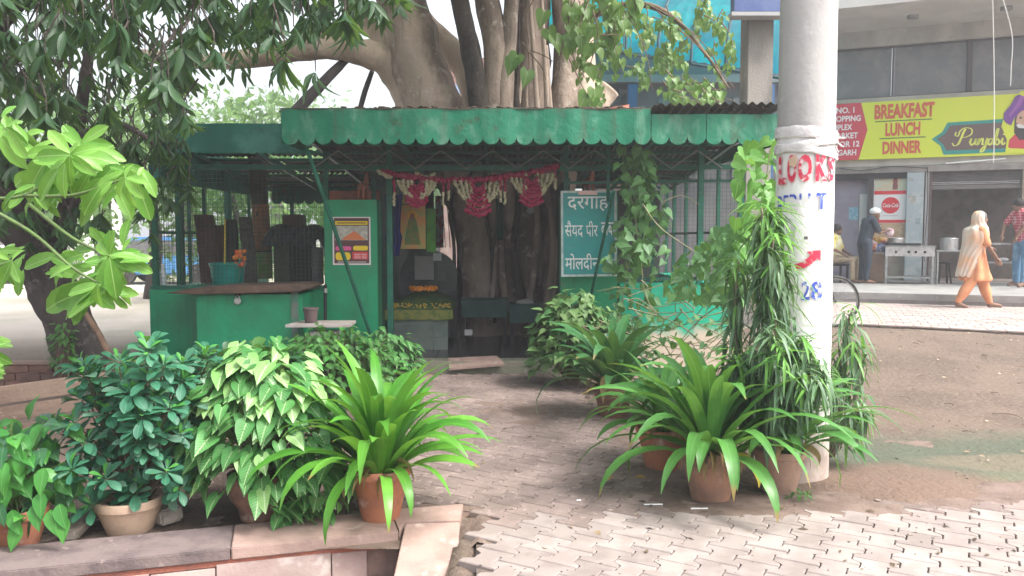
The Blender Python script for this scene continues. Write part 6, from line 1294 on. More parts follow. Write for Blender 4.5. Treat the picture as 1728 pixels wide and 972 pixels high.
# leaf colours
L_mango = LEAF('mango_leaf', (.028, .075, .036), (.05, .11, .045), (.07, .13, .055), .03, trans=.32, rough=.48)
L_young = LEAF('young_leaf', (.11, .29, .04), (.24, .47, .09), (.36, .55, .2), .035, trans=.4, rough=.4)
L_peepal = LEAF('fig_leaf', (.09, .20, .045), (.19, .32, .08), (.3, .4, .18), .03, trans=.4, rough=.4)
L_euph = LEAF('rosette_leaf', (.025, .13, .075), (.045, .18, .10), (.08, .24, .13), .03, trans=.2, rough=.5, c3=(.10, .2, .14))
L_euph_y = LEAF('rosette_leaf_young', (.06, .28, .05), (.10, .34, .08), (.2, .5, .1), .03, trans=.3)
L_syn = LEAF('arrow_leaf', (.045, .18, .045), (.085, .27, .07), (.36, .52, .25), .03, .4, trans=.25, rough=.45)
L_syn_p = LEAF('arrow_leaf_pale', (.20, .44, .12), (.32, .54, .20), (.5, .66, .38), .05, .5, trans=.3, rough=.45)
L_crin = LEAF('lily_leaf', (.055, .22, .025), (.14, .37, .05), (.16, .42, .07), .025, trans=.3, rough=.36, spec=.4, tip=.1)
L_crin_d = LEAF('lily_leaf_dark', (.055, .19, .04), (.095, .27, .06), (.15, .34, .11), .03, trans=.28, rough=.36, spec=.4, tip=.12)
L_crin_y = LEAF('lily_leaf_yellow', (.45, .36, .04), (.5, .4, .06), None, trans=.3)
L_dry = LEAF('dry_strap', (.30, .22, .10), (.22, .14, .06), None, trans=.2, rough=.8)
L_song = LEAF('narrow_leaf', (.07, .15, .08), (.13, .225, .125), (.16, .29, .13), .06, trans=.25, rough=.42, edge=(.26, .36, .2))
L_song_y = LEAF('narrow_leaf_young', (.13, .34, .06), (.2, .42, .10), None, trans=.35, rough=.4)
L_vine = LEAF('vine_leaf', (.055, .16, .055), (.11, .25, .08), (.18, .3, .12), .03, trans=.3, rough=.5)
L_hib = LEAF('ovate_leaf', (.04, .2, .04), (.10, .34, .06), (.14, .36, .1), .03, .3, trans=.3, rough=.4)
L_dark = LEAF('dark_leaf', (.03, .11, .05), (.05, .15, .06), (.09, .2, .1), .03, trans=.2, rough=.35)
L_bush = LEAF('bush_leaf', (.05, .16, .04), (.10, .25, .06), None, trans=.3, rough=.5)
L_far = LEAF('far_leaf', (.10, .2, .07), (.2, .32, .12), None, trans=.4, rough=.6)
def twigs(parent, lines, r0, mt=twig, name='twig', kind='stuff'):
    m = MB()
    for ln in lines: m.tube(ln, lerpl([r0, r0 * .5], len(ln)), 5)
    if m.v: m.build(name, mt, parent, kind=kind)
def whorl(p, axis, n, L, tn, mt, spread=.9, jit=.25, down=0.0, out=None):
    """leaves all round a shoot tip"""
    ax_ = Vector(axis).normalized(); r_ = ax_.orthogonal().normalized(); s_ = ax_.cross(r_); res = []
    for k in range(n):
        a = 6.283 * (k / n) + U(-.3, .3); d = (r_ * math.cos(a) + s_ * math.sin(a)) * spread + ax_ * U(.1, 1.1 - .5 * spread) + rv() * jit; d.z -= down; d.normalize()
        nn = (ax_ + Vector((0, 0, .5)) - d * (ax_.dot(d))); res.append((LM(Vector(p) + d * .01, d, nn, L * U(.7, 1.1)), tn + str(random.randrange(3)), mt))
    return res
# ------------------------------------------------------------------ fig leaves: hanging sprays and the crown overhead
random.seed(77); items = []; tl_ = []
def spray(pts, n, L, mt, tn='heart', Y=None, hang=.7):
    q = spline(pts, 5); tl_.append(q)
    for k in range(n):
        i = int(U(.15, .999) * (len(q) - 1)); p = q[i] + rv() * .05; d = Vector((U(-.7, .7), U(-.6, .3), -hang - rnd() * .6)); st = p + d.normalized() * .05
        items.append((LM(st, d, Vector((U(-.6, .6), -1, .5)), L * U(.6, 1.15)), tn + str(random.randrange(3)), mt))
for _ in range(38):
    px = U(980, 1240); py = U(-20, 120) ; Y = U(8.8, 10.4); e = (px + U(-50, 50), py + U(20, 75))
    if e[1] > 178: continue
    spray([P(px, py, Y), P((px + e[0]) / 2 + U(-8, 8), (py + e[1]) / 2 - 5, Y), P(*e, Y)], 17, .085, L_peepal)
for _ in range(12):
    px = U(940, 1060); py = U(-40, 20); Y = U(8.2, 9.5); spray([P(px, py, Y), P(px + U(-15, 15), py + 45, Y), P(px + U(-20, 20), py + U(60, 110), Y)], 11, .13, L_peepal)
for _ in range(12):
    px = U(1080, 1200); py = U(80, 150); Y = U(8.6, 9.6); spray([P(px, py, Y), P(px + 15, py + 15, Y), P(px + U(20, 60), py + U(15, 35), Y)], 12, .085, L_peepal)
for pts in ([(1000, 0), (1060, 30), (1090, 90), (1100, 150)], [(1080, 0), (1150, 40), (1200, 90), (1225, 150)], [(1110, 20), (1180, 80), (1240, 150)], [(1005, 60), (1062, 62), (1058, 100)], [(880, 70), (892, 90), (890, 130)], [(960, 0), (958, 70), (985, 130)], [(900, 0), (888, 30), (893, 75)], [(895, 85), (920, 95), (935, 105)], [(893, 88), (915, 115), (921, 135)], [(955, 90), (966, 110), (985, 150), (998, 168)]):
    tl_.append(spline([P(x, y, 8.9) for x, y in pts], 5))
for px, py in ((873, 93), (890, 120), (866, 100), (990, 158), (1003, 150), (1000, 166), (925, 50), (935, 62), (918, 20), (960, 60)): items.append((LM(P(px, py, 8.6), (U(-.5, .5), -.2, -.9), (U(-.5, .5), -1, .3), .2), 'heart1', L_peepal))
twigs(fg, tl_, .008)
# crown high above, shading the shrine and the path; lets flecks of sky through
for _ in range(5200):
    x = U(-6.5, 2.2); y = U(4.9, 16); r_ = 1
    z = 5.3 + (2.4 if y > 9 else 1.6) * rnd() + max(0, (y - 8)) * .34
    if mnoise.noise(Vector((x * .55, y * .55, 2))) < -.22: continue
    if pxof((x, y, z))[1] > -30 and x > -4: z += 1.2
    items.append((LM((x, y, z), Vector((U(-1, 1), U(-1, 1), -.6)), (0, 0, 1), U(.28, .42)), 'heart' + str(random.randrange(3)), L_peepal))
for _ in range(10): a = U(0, 6.28); q = [Vector((-.2, 11, 4.8)), Vector((-.2 + 2.5 * math.cos(a), 10.5 + 2.5 * math.sin(a), 6.6)), Vector((-.2 + 5.5 * math.cos(a), 10.2 + 5 * math.sin(a), 7.2))]; tl_.append(q); m = MB(); limb(m, q, [.16, .11, .05], 8); m.build('bough', bark, fg, smooth=2)
foliage(fg, items)
# ------------------------------------------------------------------ mango tree with the leaning trunk
mg = thing('mango_tree', 'dark mango tree with a thick leaning trunk beside the shrine', 'tree', (-4.5, 8.2, 0)); random.seed(12)
T = lambda px, py, Y: P(px, py, Y)
mtk = M('mango_bark', (.085, .07, .065), .95, (.045, .038, .036), 4, c3=(.15, .13, .125), s3=9, lo3=.56, hi3=.7, bump=1, bs=20, sc=(1, 1, .4))
m = MB(); limb(m, [T(150, 660, 8.0), T(138, 615, 8.0), T(112, 530, 7.9), T(75, 455, 7.8), T(38, 380, 7.6), T(0, 300, 7.4), T(-50, 150, 7.2), T(-80, -80, 7)], [.31, .25, .23, .225, .22, .18, .13, .1], 20, .18, 7, 3); m.build('trunk', mtk, mg, smooth=2)
m = MB(); limb(m, [T(70, 440, 7.8), T(100, 395, 7.7), T(118, 340, 7.6), T(130, 230, 7.3), T(150, 90, 7)], [.14, .11, .09, .06, .04], 14, .2, 6, 9); m.build('limb', mtk, mg, smooth=2)
m = MB(); limb(m, [T(-40, 120, 7.3), T(-10, 60, 6.8), T(60, -20, 6.4), T(150, -120, 6)], [.07, .055, .04, .03], 12, .15, 6, 5) if True else limb(m, [T(-10, 210, 7.3), T(90, 140, 6.6), T(230, 70, 6), T(400, 10, 5.6), T(560, -60, 5.4)], [.07, .055, .04, .03, .02], 12, .15, 6, 5); m.build('limb', mtk, mg, smooth=2)
m = MB(); limb(m, [T(20, 300, 7.3), T(110, 240, 6.9), T(200, 210, 6.6), T(270, 250, 6.4)], [.05, .035, .025, .015], 10, .15, 6, 5); m.build('limb', mtk, mg, smooth=2)
items = []; tl_ = []
def dens(px, py):      # where the dark crown covers the picture
    if py < 50 and px < 680: return .95 if px < 560 else .4
    if py < 130 and px < 540: return .95 if px < 330 else (.55 if px < 430 else .2)
    if px < 230 and py < 300: return .8
    if px < 320 and 150 < py < 300: return .6
    if 215 < px < 320 and py < 350: return .3
    if px < 130 and py < 380: return .6
    if px < 300 and py < 420: return .15
    return 0
gaps_ = ((275, 30, 34), (150, 85, 22), (215, 125, 26), (130, 118, 14), (40, 40, 18), (215, 150, 22), (75, 130, 18), (160, 160, 16), (420, 130, 40), (335, 150, 24), (45, 200, 14), (190, 205, 12), (470, 170, 50), (375, 190, 30))
cl_n = 0
while cl_n < 700:
    px = U(-120, 700); py = U(-160, 410)
    if rnd() > (dens(px, max(py, 0)) if py > -30 else .6): continue
    if any((px - a) ** 2 + (py - b_) ** 2 < (c + 8) ** 2 for a, b_, c in gaps_) and rnd() < .97: continue
    near = rnd() < .5; Y = U(4.3, 5.8) if near and py < 200 else U(6, 7.8)
    p = P(px, py, Y); cl_n += 1
    items += whorl(p, (U(-.4, .4), U(-.4, .2), -.5), random.randrange(7, 12), U(.13, .205), 'mango', L_mango, .7, .2, 1.0)
    tl_.append([p + Vector((U(-.12, .12), U(-.1, .1), U(.15, .3))), p + Vector((0, 0, .08)), p])
# small leaves of the crown farther back
for _ in range(1500):
    px = U(-60, 480); py = U(20, 330); 
    if rnd() > dens(px, py) * .7: continue
    p = P(px, py, U(8.3, 9.8)); items.append((LM(p, (U(-1, 1), U(-1, 1), -1), (U(-1, 1), -1, U(0, 1)), U(.16, .24)), 'mango1', L_mango))
for _ in range(2600):      # crown above and left of the view
    x = U(-8, -1.8); y = U(4.2, 11); z = U(4.9, 7) + (y - 4) * .25
    items.append((LM((x, y, z), Vector((U(-1, 1), U(-1, 1), -.8)), (0, 0, 1), U(.22, .3)), 'mango1', L_mango))
twigs(mg, tl_, .006, bark_dark); foliage(mg, items)
# ------------------------------------------------------------------ light green young branch at the left
yb = thing('young_tree', 'young tree with big light green leaves reaching in from the left edge', 'young tree', (-3.1, 3.6, 0)); random.seed(3)
m = MB(); limb(m, [(-3.1, 3.6, -.36), (-3.0, 3.6, .6), (-2.9, 3.6, 1.3), (-2.7, 3.6, 1.9)], [.03, .028, .022, .014], 8, .1); m.build('stem', twig, yb, smooth=2)
items = []; bl = []
for pts, r_ in (([(-230, 300), (-60, 330), (40, 330), (95, 285), (118, 262)], .012), ([(-60, 330), (50, 390), (120, 450), (170, 480)], .010), ([(40, 330), (120, 330), (180, 312), (212, 300)], .008), ([(-60, 430), (-20, 450), (20, 440)], .009), ([(-60, 330), (-20, 250), (10, 215)], .008), ([(50, 345), (120, 400), (185, 432)], .007), ([(-60, 430), (-100, 560), (-60, 600)], .008)):
    bl.append(spline([P(x, y, 3.55) for x, y in pts], 5))
m = MB()
for q in bl: m.tube(q, lerpl([.010, .005], len(q)), 6)
m.build('twig', twig_green, yb, smooth=2)
def lf(x0, y0, x1, y1, dY=0, L=None, wn=(0, -1, .5)):
    a, b_ = P(x0, y0, 3.5 + dY), P(x1, y1, 3.5 + dY + U(-.06, .06)); items.append((LM(a, b_ - a, Vector(wn) + rv() * .45, (b_ - a).length * .74), 'wide%d' % random.randrange(3), L_young))
WIDE = [(0, .02), (.08, .07), (.25, .145), (.5, .19), (.72, .185), (.88, .12), (.96, .06), (1, .01)]
for k in range(3): tmpl('wide%d' % k, WIDE, .2, (.05, .2, .35)[k], .012, k)
for a in ((118, 258, 68, 205), (118, 262, 170, 240), (118, 262, 215, 262), (118, 262, 110, 330), (118, 262, 60, 300), (118, 262, 32, 262), (118, 258, 140, 232), (120, 265, 190, 280), (118, 262, 160, 300), (112, 268, 45, 325), (212, 300, 220, 262), (212, 300, 258, 306), (212, 300, 248, 345), (212, 300, 225, 370), (212, 300, 180, 348), (210, 300, 165, 320), (190, 305, 150, 345), (170, 315, 120, 380),
          (10, 215, 40, 200), (10, 215, 52, 255), (10, 215, -20, 260), (10, 215, 5, 190), (14, 218, 55, 285), (110, 275, 92, 350), (100, 285, 40, 355), (185, 432, 255, 430), (185, 432, 245, 465), (185, 432, 170, 505), (185, 435, 200, 530), (180, 435, 130, 445), (170, 480, 60, 535), (170, 480, 120, 530), (168, 482, 95, 500), (165, 480, 160, 535), (172, 478, 210, 475), (172, 480, 222, 495), (120, 450, 60, 465), (120, 450, 70, 425), (20, 440, -10, 500), (20, 440, 38, 490), (20, 440, 40, 410), (15, 438, -20, 420), (-10, 440, 5, 495), (185, 430, 195, 380), (183, 430, 145, 400), (212, 302, 205, 340), (100, 285, 130, 320), (60, 310, 80, 360), (60, 312, 10, 330), (30, 322, -10, 350), (-60, 600, 10, 580), (-60, 600, -5, 640), (-60, 600, 20, 620), (178, 480, 190, 520), (140, 460, 100, 480)):
    lf(*a, dY=U(-.15, .15)); 
    for _k in range(3 + (rnd() < .5)): ox, oy = U(-28, 28), U(-24, 24); lf(a[0] + ox, a[1] + oy, a[2] + ox + U(-24, 24), a[3] + oy + U(-18, 24), dY=U(.05, .5))
foliage(yb, items[:0] + items)
# ------------------------------------------------------------------ pots
def pot(label, c, r, h_, mt, rim=.018, kind='taper', rot=0, cat='flowerpot'):
    t = thing('flowerpot', label, cat, c); m = MB(); c = Vector(c)
    if kind == 'taper': prof = [(0, .0), (r * .60, 0), (r * .63, .008), (r * .92, h_ - .05), (r * .93, h_ - .045), (r * 1.0, h_ - .04), (r * 1.02, h_ - .01), (r * .99, h_), (r * .9, h_), (r * .88, h_ - .035), (0, h_ - .04)]
    elif kind == 'round': prof = [(0, 0), (r * .62, 0), (r * .66, .02), (r * .70, h_ * .25), (r * .93, h_ * .5), (r, h_ * .75), (r * .98, h_ * .93), (r * 1.0, h_), (r * .9, h_), (r * .85, h_ - .04), (0, h_ - .045)]
    m.lathe(prof, c, 36, .012 if kind == 'round' else .004)
    if kind == 'ribbed': pass
    m.build('body', mt, t, smooth=True); m = MB(); m.lathe([(0, h_ - .034), (r * .87, h_ - .038)], c, 24, .02); m.v = [(x, y, z + .008 * mnoise.noise(Vector((x * 30, y * 30, 0)))) for x, y, z in m.v]; m.build('soil', soil, t)
    return t
def strap(par, base, az, el, L, W_, bend, mt, twist=0.0, name='leaf', n=10):
    p = Vector(base); ds = L / n; L_, M_, R_, uv = [], [], [], []; sd = Vector((-math.sin(az), math.cos(az), 0))
    e = el; azz = az
    vs = []
    for i in range(n + 1):
        t = i / n; w_ = W_ * min(1, .38 + t * 1.9) * (1 - max(0, (t - .5) / .5) ** 2.2); w_ = max(w_, .0012)
        d = Vector((math.cos(azz) * math.cos(e), math.sin(azz) * math.cos(e), math.sin(e))); sd = Vector((-math.sin(azz), math.cos(azz), 0)); up = sd.cross(d) * -1
        if up.z < 0 and e < 1.5: up = -up
        up = d.cross(sd); up = up if i == 0 or True else up
        s2 = sd * math.cos(twist * t) + up * math.sin(twist * t)
        cup = w_ * .38 * (1 - t * .6)
        o_ = -up if up.z < 0 else up
        vs += [p - s2 * w_ + o_ * cup, p, p + s2 * w_ + o_ * cup]; uv += [(.0, t), (.5, t), (1, t)]
        p = p + d * ds; e = el - bend * ((i + 1) / n) ** 1.75; azz += twist * .02
    org = origin(par); me = bpy.data.meshes.new(name); me.from_pydata([tuple(v - org) for v in vs], [], [f for i in range(n) for f in ((i * 3, i * 3 + 1, i * 3 + 4, i * 3 + 3), (i * 3 + 1, i * 3 + 2, i * 3 + 5, i * 3 + 4))])
    ul = me.uv_layers.new(name='UVMap')
    for l in me.loops: ul.data[l.index].uv = uv[l.vertex_index]
    me.shade_smooth(); me.materials.append(mt); o = bpy.data.objects.new(name, me); COL.objects.link(o); o.parent = par; return o
def lily(label, c, zt, n, L, mt, W_=.034, lean=(0, 0), spread=1.0, r=.08, hmin=.5, extra=()):
    t = thing('lily_plant', label, 'plant', (c[0], c[1], zt))
    ga_ = U(0, 6.28)
    for k in range(n):
        f = k / n; az = ga_ + k * 2.39996; el = R(84 - 56 * f * spread) + R(U(-9, 9)); bd = R(100 + 30 * f) * U(.45, 1.25); LL = L * U(hmin + .25, 1.05) * (1 - .12 * f)
        b_ = Vector((c[0], c[1], zt - .03)) + Vector((math.cos(az), math.sin(az), 0)) * r * math.sqrt(f) * U(.4, 1)
        dx = lean[0] * .3; az2 = math.atan2(math.sin(az) + lean[1], math.cos(az) + lean[0]); strap(t, b_, az2, el, LL, W_ * U(.8, 1.15), bd, mt, U(-.5, .5))
    for k in range(5): strap(t, (c[0] + U(-.05, .05), c[1] + U(-.06, .02), zt), U(-2.6, -.4), R(U(10, 45)), L * U(.3, .5), W_ * .6, R(U(110, 150)), L_dry, U(-2, 2))
    for (a, e_, l_, b2, m2) in extra: strap(t, (c[0] + .05 * math.cos(R(a)), c[1] + .05 * math.sin(R(a)), zt), R(a), R(e_), l_, W_, R(b2), m2, U(-.3, .3))
    for k in range(5): 
        a = U(0, 6.28); m = MB(); bb = Vector((c[0] + U(-.05, .05), c[1] + U(-.05, .05), zt - .05)); m.tube([bb, bb + Vector((0, 0, .05)), bb + Vector((0, 0, .12))], [.022, .03, .018], 8); m.build('bulb', M('bulb_green', (.2, .32, .14), .6, (.3, .3, .16), 20), t, smooth=2)
    return t
random.seed(41)
# left group --------------------------------------------------------
q = G(637, 884, .022); zk = .022
pot('bright terracotta pot with rim standing on the end of the stone kerb', (q.x, q.y + .1, zk), .155, .265, terracotta)
lily('bright green lily with arching strap leaves in the kerb end pot', (q.x, q.y + .1), zk + .24, 84, .78, L_crin, .0345, spread=1.0)
q = G(427, 884, .022)
pot('rounded weathered brown pot beneath the white veined foliage', (q.x - .01, q.y + .16, zk - .02), .165, .235, terra_old, kind='round')
sy = thing('arrowhead_plant', 'bushy arrowhead plant with pale veined leaves in the rounded pot', 'plant', (q.x, q.y + .15, .2)); items = []; tl_ = []; cS = Vector((q.x, q.y + .2, .24))
for k in range(540):
    a = U(0, 6.28); u_ = rnd(); el = math.asin(U(-.42, .98)); rr_ = U(.75, 1.02); rx, ry, rz = .46, .36, .55
    d = Vector((math.cos(a) * math.cos(el) * rx, math.sin(a) * math.cos(el) * ry, math.sin(el) * rz)) * rr_
    p = cS + Vector((0, 0, .12)) + d
    if p.z < .06: p.z = .06 + U(0, .1)
    if k < 60: p = cS + Vector((U(.1, .5), U(-.3, .0), U(-.22, .1)))
    out = Vector((d.x, d.y, d.z * .6)).normalized(); hz_ = Vector((out.x * 1.2 + U(-.6, .6), out.y * 1.2 - .25 + U(-.5, .5), 0)).normalized(); dr = hz_ + Vector((0, 0, -.35 - .8 * (1 - max(0, out.z)) * rnd())); items.append((LM(p - dr.normalized() * .04, dr, out + Vector((U(-.6, .6), U(-.6, .1), U(.2, 1.0))), U(.075, .128)), 'arrow' + str(random.randrange(3)), L_syn_p if (p.z > .6 and rnd() < .35) or rnd() < .07 else L_syn))
    if k % 3 == 0: tl_.append([cS + rv() * .03, cS + d * .5 + Vector((0, 0, .1)), p])
twigs(sy, tl_, .005, twig_green); foliage(sy, items)
q = G(200, 905, .0)
pot('beige clay pot with thick rim behind the dark kerb slab', (q.x, q.y + .12, -.03), .165, .19, clay_beige)
eu = thing('rosette_shrub', 'tall potted shrub with dark rounded leaf rosettes', 'shrub', (q.x, q.y + .12, .12)); items = []; tl_ = []; cE = Vector((q.x + .02, q.y + .15, .14)); random.seed(8)
tips = []
for px, py in [(255, 590), (250, 650), (300, 650), (185, 700), (245, 700), (290, 700), (150, 740), (205, 760), (255, 760), (300, 740), (95, 760), (120, 800), (170, 810), (220, 810), (275, 800), (215, 850), (235, 830), (150, 850), (130, 720), (320, 690), (228, 668), (205, 620), (280, 620), (235, 720), (168, 770), (295, 830), (95, 725), (250, 590), (265, 680)]: tips.append(P(px + U(-8, 8), py + U(-8, 8), q.y + U(-.12, .12)))
for k in range(52):
    a = U(0, 6.28); h_ = rnd(); tips.append(cE + Vector((.05 + .33 * math.cos(a) * U(.4, 1), .32 * math.sin(a) * U(.3, 1) + .05, .08 + h_ * .66)))
for p in tips:
    ax_ = (p - cE); ax_.z = abs(ax_.z) * .8 + .1; top = p.z > .45
    items += whorl(p, ax_ + Vector((0, -.25, .25)), random.randrange(8, 11), U(.08, .112), 'obov', L_euph, .9, .15, .0); items += whorl(p + Vector((0, 0, .012)), ax_, 3, .06, 'obov', L_euph_y, .35, .1)
    b_ = cE + Vector((U(-.05, .05), U(-.05, .05), -.02)); md = (b_ + p) / 2 + Vector((0, 0, .05)); md.x = b_.x * .45 + p.x * .55; tl_.append(spline([b_, md, p], 3))
    for _ in range(4): t_ = U(.55, .95); s_ = b_.lerp(p, t_); items.append((LM(s_, rv() + Vector((0, -.3, -.2)), (0, -.4, 1), U(.07, .1)), 'obov1', L_euph))
twigs(eu, tl_, .006, M('stem_brown', (.16, .12, .09), .9, (.1, .08, .06), 10)); foliage(eu, items)
q = G(18, 930, .0)
pot('terracotta pot cut by the left edge under glossy green leaves', (q.x - .04, q.y + .12, -.03), .14, .2, terracotta)
hb = thing('leafy_shrub', 'glossy pointed leaved shrub in the leftmost pot', 'shrub', (q.x, q.y + .12, .12)); items = []; tl_ = []; cH = Vector((q.x - .05, q.y + .12, .15)); random.seed(19)
for k in range(210):
    a = U(0, 6.28); h_ = rnd(); p = cH + Vector((.27 * math.cos(a) * U(.2, 1), .28 * math.sin(a) * U(.3, 1), h_ * .42)); d = Vector((p.x - cH.x, p.y - cH.y - .2, -.15)) + rv() * .3
    items.append((LM(p, d, (0, -.6, 1), U(.09, .14)), 'ovate' + str(random.randrange(3)), L_hib if k % 3 else L_dark)); 
    if k % 4 == 0: tl_.append([cH, (cH + p) / 2 + Vector((0, 0, .05)), p])
for px, py in ((70, 830), (85, 860), (100, 850), (60, 850), (20, 860), (35, 885), (110, 870), (75, 790), (10, 790), (40, 760), (20, 740), (15, 820)): items.append((LM(P(px, py, q.y - .05), (U(-.4, .5), -.4, -.8), (0, -1, .3), .125), 'ovate1', L_hib))
twigs(hb, tl_, .004, twig_green); foliage(hb, items)
# soil heap behind the kerb, slanting stones
bs_ = MB()
bsn = 30
for j in range(bsn + 1):
    for i in range(bsn + 1):
        s_ = -2.6 + 4.2 * i / bsn; n_ = .30 + 1.5 * j / bsn; p = KP(s_, n_, 0); bs_.v.append((p.x, p.y, -.012 + .02 * mnoise.noise(p * 5) + .008 * mnoise.noise(p * 22)))
for j in range(bsn):
    for i in range(bsn): a = j * (bsn + 1) + i; bs_.f.append((a, a + 1, a + bsn + 2, a + bsn + 1))
tag(bs_.build('planting_bed', M('bed_soil', (.075, .05, .037), 1, (.045, .032, .026), 6, c3=(.13, .10, .08), s3=30, bump=1, bs=60), smooth=2), kind='structure')
for lab, a, b_, w_, h2 in (('grey slanting stone bar left of the beige pot', P(115, 925, 3.75), P(160, 885, 4.05), .09, .06), ('pale wedge stone right of the beige pot', P(250, 876, 4.1), P(292, 900, 3.95), .12, .08)):
    t = thing('stone_block', lab, 'stone', a); m = MB(); a = Vector((a.x, a.y, .02)); b_ = Vector((b_.x, b_.y, .05)); m.bar(a, b_, w_, h2); m.build('stone', M('stone_block_m', (.27, .23, .2), .9, (.17, .15, .13), 8, bump=.5), t, bevel=.012)
t = thing('black_pot', 'dark grey empty pot behind the beige pot', 'pot', P(270, 850, 4.7)); m = MB(); a = P(272, 850, 4.7); m.lathe([(0, 0), (.10, 0), (.13, .12), (.14, .15), (.12, .15), (.09, .02), (0, .02)], (a.x, 4.7, 0), 24); m.build('body', M('pot_grey', (.06, .055, .055), .7, (.09, .08, .075), 14), t, smooth=True)
# ------------------------------------------------------------------ shrubs behind the left pots, before the counter
def bush(label, c, rx, ry, rz, n, L, tn, mt, cat='shrub', seed=0, name='shrub', hang=.3, z0=0, mt2=None, stems=True, lump=.25):
    random.seed(seed); t = thing(name, label, cat, (c[0], c[1], z0)); items = []; tl_ = []; c = Vector(c)
    for k in range(n):
        d = rv(); 
        if d.z < -.5: d.z = -d.z
        rr_ = U(.55, 1.0) * (1 + lump * mnoise.noise(d * 2.5 + Vector((seed, 0, 0)))); p = c + Vector((d.x * rx, d.y * ry, d.z * rz)) * rr_
        if p.z < z0 + .03: continue
        dr = Vector((d.x, d.y - .15, -hang)) + rv() * .5; items.append((LM(p, dr, d + Vector((0, -.2, .6)), L * U(.7, 1.2)), tn + (str(random.randrange(3)) if tn != 'tiny' else ''), mt2 if mt2 and rnd() < .3 else mt))
        if stems and k % 5 == 0: b_ = Vector((c.x + U(-.05, .05), c.y, z0)); tl_.append([b_, (b_ + p) / 2 + Vector((0, 0, .04)), p])
    if tl_: twigs(t, tl_, .005, twig)
    foliage(t, items); return t
q = P(560, 600, 7.0); bush('small leaved bright bush before the marble table', (q.x, 6.9, .30), .62, .4, .36, 1500, .075, 'ovate', L_bush, seed=51, mt2=L_hib)
q = P(400, 615, 6.2); bush('dark broad leaved shrub before the green counter', (q.x, 6.3, .30), .55, .4, .34, 420, .17, 'ovate', L_dark, seed=52, mt2=L_bush)
q = P(650, 600, 7.6); bush('variegated low bush at the foot of the green panel', (q.x, 7.9, .2), .3, .25, .34, 420, .10, 'ovate', M('dummy', (0, 0, 0)) if False else L_syn, seed=53)
q = P(95, 600, 7.4); bush('thin weedy plant growing against the leaning trunk', (q.x, 7.5, .35), .10, .1, .35, 130, .07, 'ovate', L_bush, seed=54)
q = P(315, 640, 5.6); bush('low dark shrub between the rosette shrub and the veined plant', (q.x, 5.4, .32), .42, .3, .3, 360, .12, 'ovate', L_dark, seed=55)
# ------------------------------------------------------------------ right group
random.seed(61)
q = G(1207, 852); cA = (q.x, q.y + .11)
pot('front terracotta pot spilling dry roots below the large lily', (*cA, -.005), .165, .27, terra_old if False else M('terracotta_worn', (.36, .19, .13), .85, (.27, .16, .12), 7, c3=(.42, .32, .26), s3=10, lo3=.56, hi3=.72, bump=.2))
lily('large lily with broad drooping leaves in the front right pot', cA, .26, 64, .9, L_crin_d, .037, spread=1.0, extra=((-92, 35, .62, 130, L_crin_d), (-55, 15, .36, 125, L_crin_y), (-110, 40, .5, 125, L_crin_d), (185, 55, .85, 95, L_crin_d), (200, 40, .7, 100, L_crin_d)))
t = thing('dry_roots', 'tangle of dry straw roots over the rim of the front right pot', 'roots', (*cA, .25)); m = MB()
for k in range(90):
    a = U(-2.9, -.2); r0 = .15; b_ = Vector((cA[0] + r0 * math.cos(a), cA[1] + r0 * math.sin(a), .27)); m.tube(spline([b_ - Vector((math.cos(a), math.sin(a), 0)) * .05, b_ + Vector((math.cos(a) * .02, math.sin(a) * .02, .015)), b_ + Vector((math.cos(a) * .03 + U(-.03, .03), math.sin(a) * .03, -U(.03, .10)))], 3), .0022, 4)
m.build('roots', M('straw', (.3, .2, .13), .9, (.2, .13, .09), 30), t, kind='stuff')
q = G(1325, 838); cB = (q.x, q.y + .11)
pot('pale clay pot standing on the soil against the painted pole', (*cB, .0), .15, .25, M('clay_pale', (.42, .27, .2), .85, (.34, .22, .17), 6, c3=(.45, .36, .3), s3=12, bump=.15))
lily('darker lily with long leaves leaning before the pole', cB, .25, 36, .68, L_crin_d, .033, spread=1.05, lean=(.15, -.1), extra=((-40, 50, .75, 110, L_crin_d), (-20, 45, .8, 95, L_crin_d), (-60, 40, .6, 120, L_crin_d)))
q = G(1125, 800); cC = (q.x, q.y + .13)
pot('shaded terracotta pot behind and left of the front right pot', (*cC, -.005), .17, .27, terracotta)
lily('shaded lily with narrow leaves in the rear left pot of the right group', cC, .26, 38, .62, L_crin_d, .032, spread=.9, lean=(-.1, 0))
q = G(1020, 715); cD = (q.x + .1, q.y + .25)
pot('dark half hidden pot at the path edge in the right group', (*cD, 0), .17, .26, terra_old)
lily('broad dark leaved lily overhanging the path near the doorway', cD, .26, 40, .86, LEAF('deep_leaf', (.035, .13, .045), (.06, .19, .06), (.10, .23, .1), .03, trans=.2, rough=.36, tip=.1), .045, spread=1.0, lean=(-.25, -.1))
q = G(1120, 720); lily('upright dark lily between the right pots and the shrine wall', (q.x + .1, q.y + .3), .05, 20, .62, LEAF('deep_leaf', (0, 0, 0), (0, 0, 0)), .05, spread=.7)
# bush of small creeper leaves at the path edge
q = P(965, 600, 7.6); bush('pale dusty creeper bush right of the doorway step', (q.x + .02, 7.7, .42), .42, .35, .52, 900, .10, 'heart', LEAF('creeper_leaf', (.08, .17, .05), (.15, .25, .09), (.2, .3, .12), .03, trans=.3, rough=.6), seed=71, mt2=L_vine)
q = P(1060, 560, 7.4); bush('leafy shrub beneath the teal board against the wall', (q.x - .15, 7.6, .36), .42, .35, .36, 380, .10, 'ovate', L_dark, seed=72, mt2=L_vine)
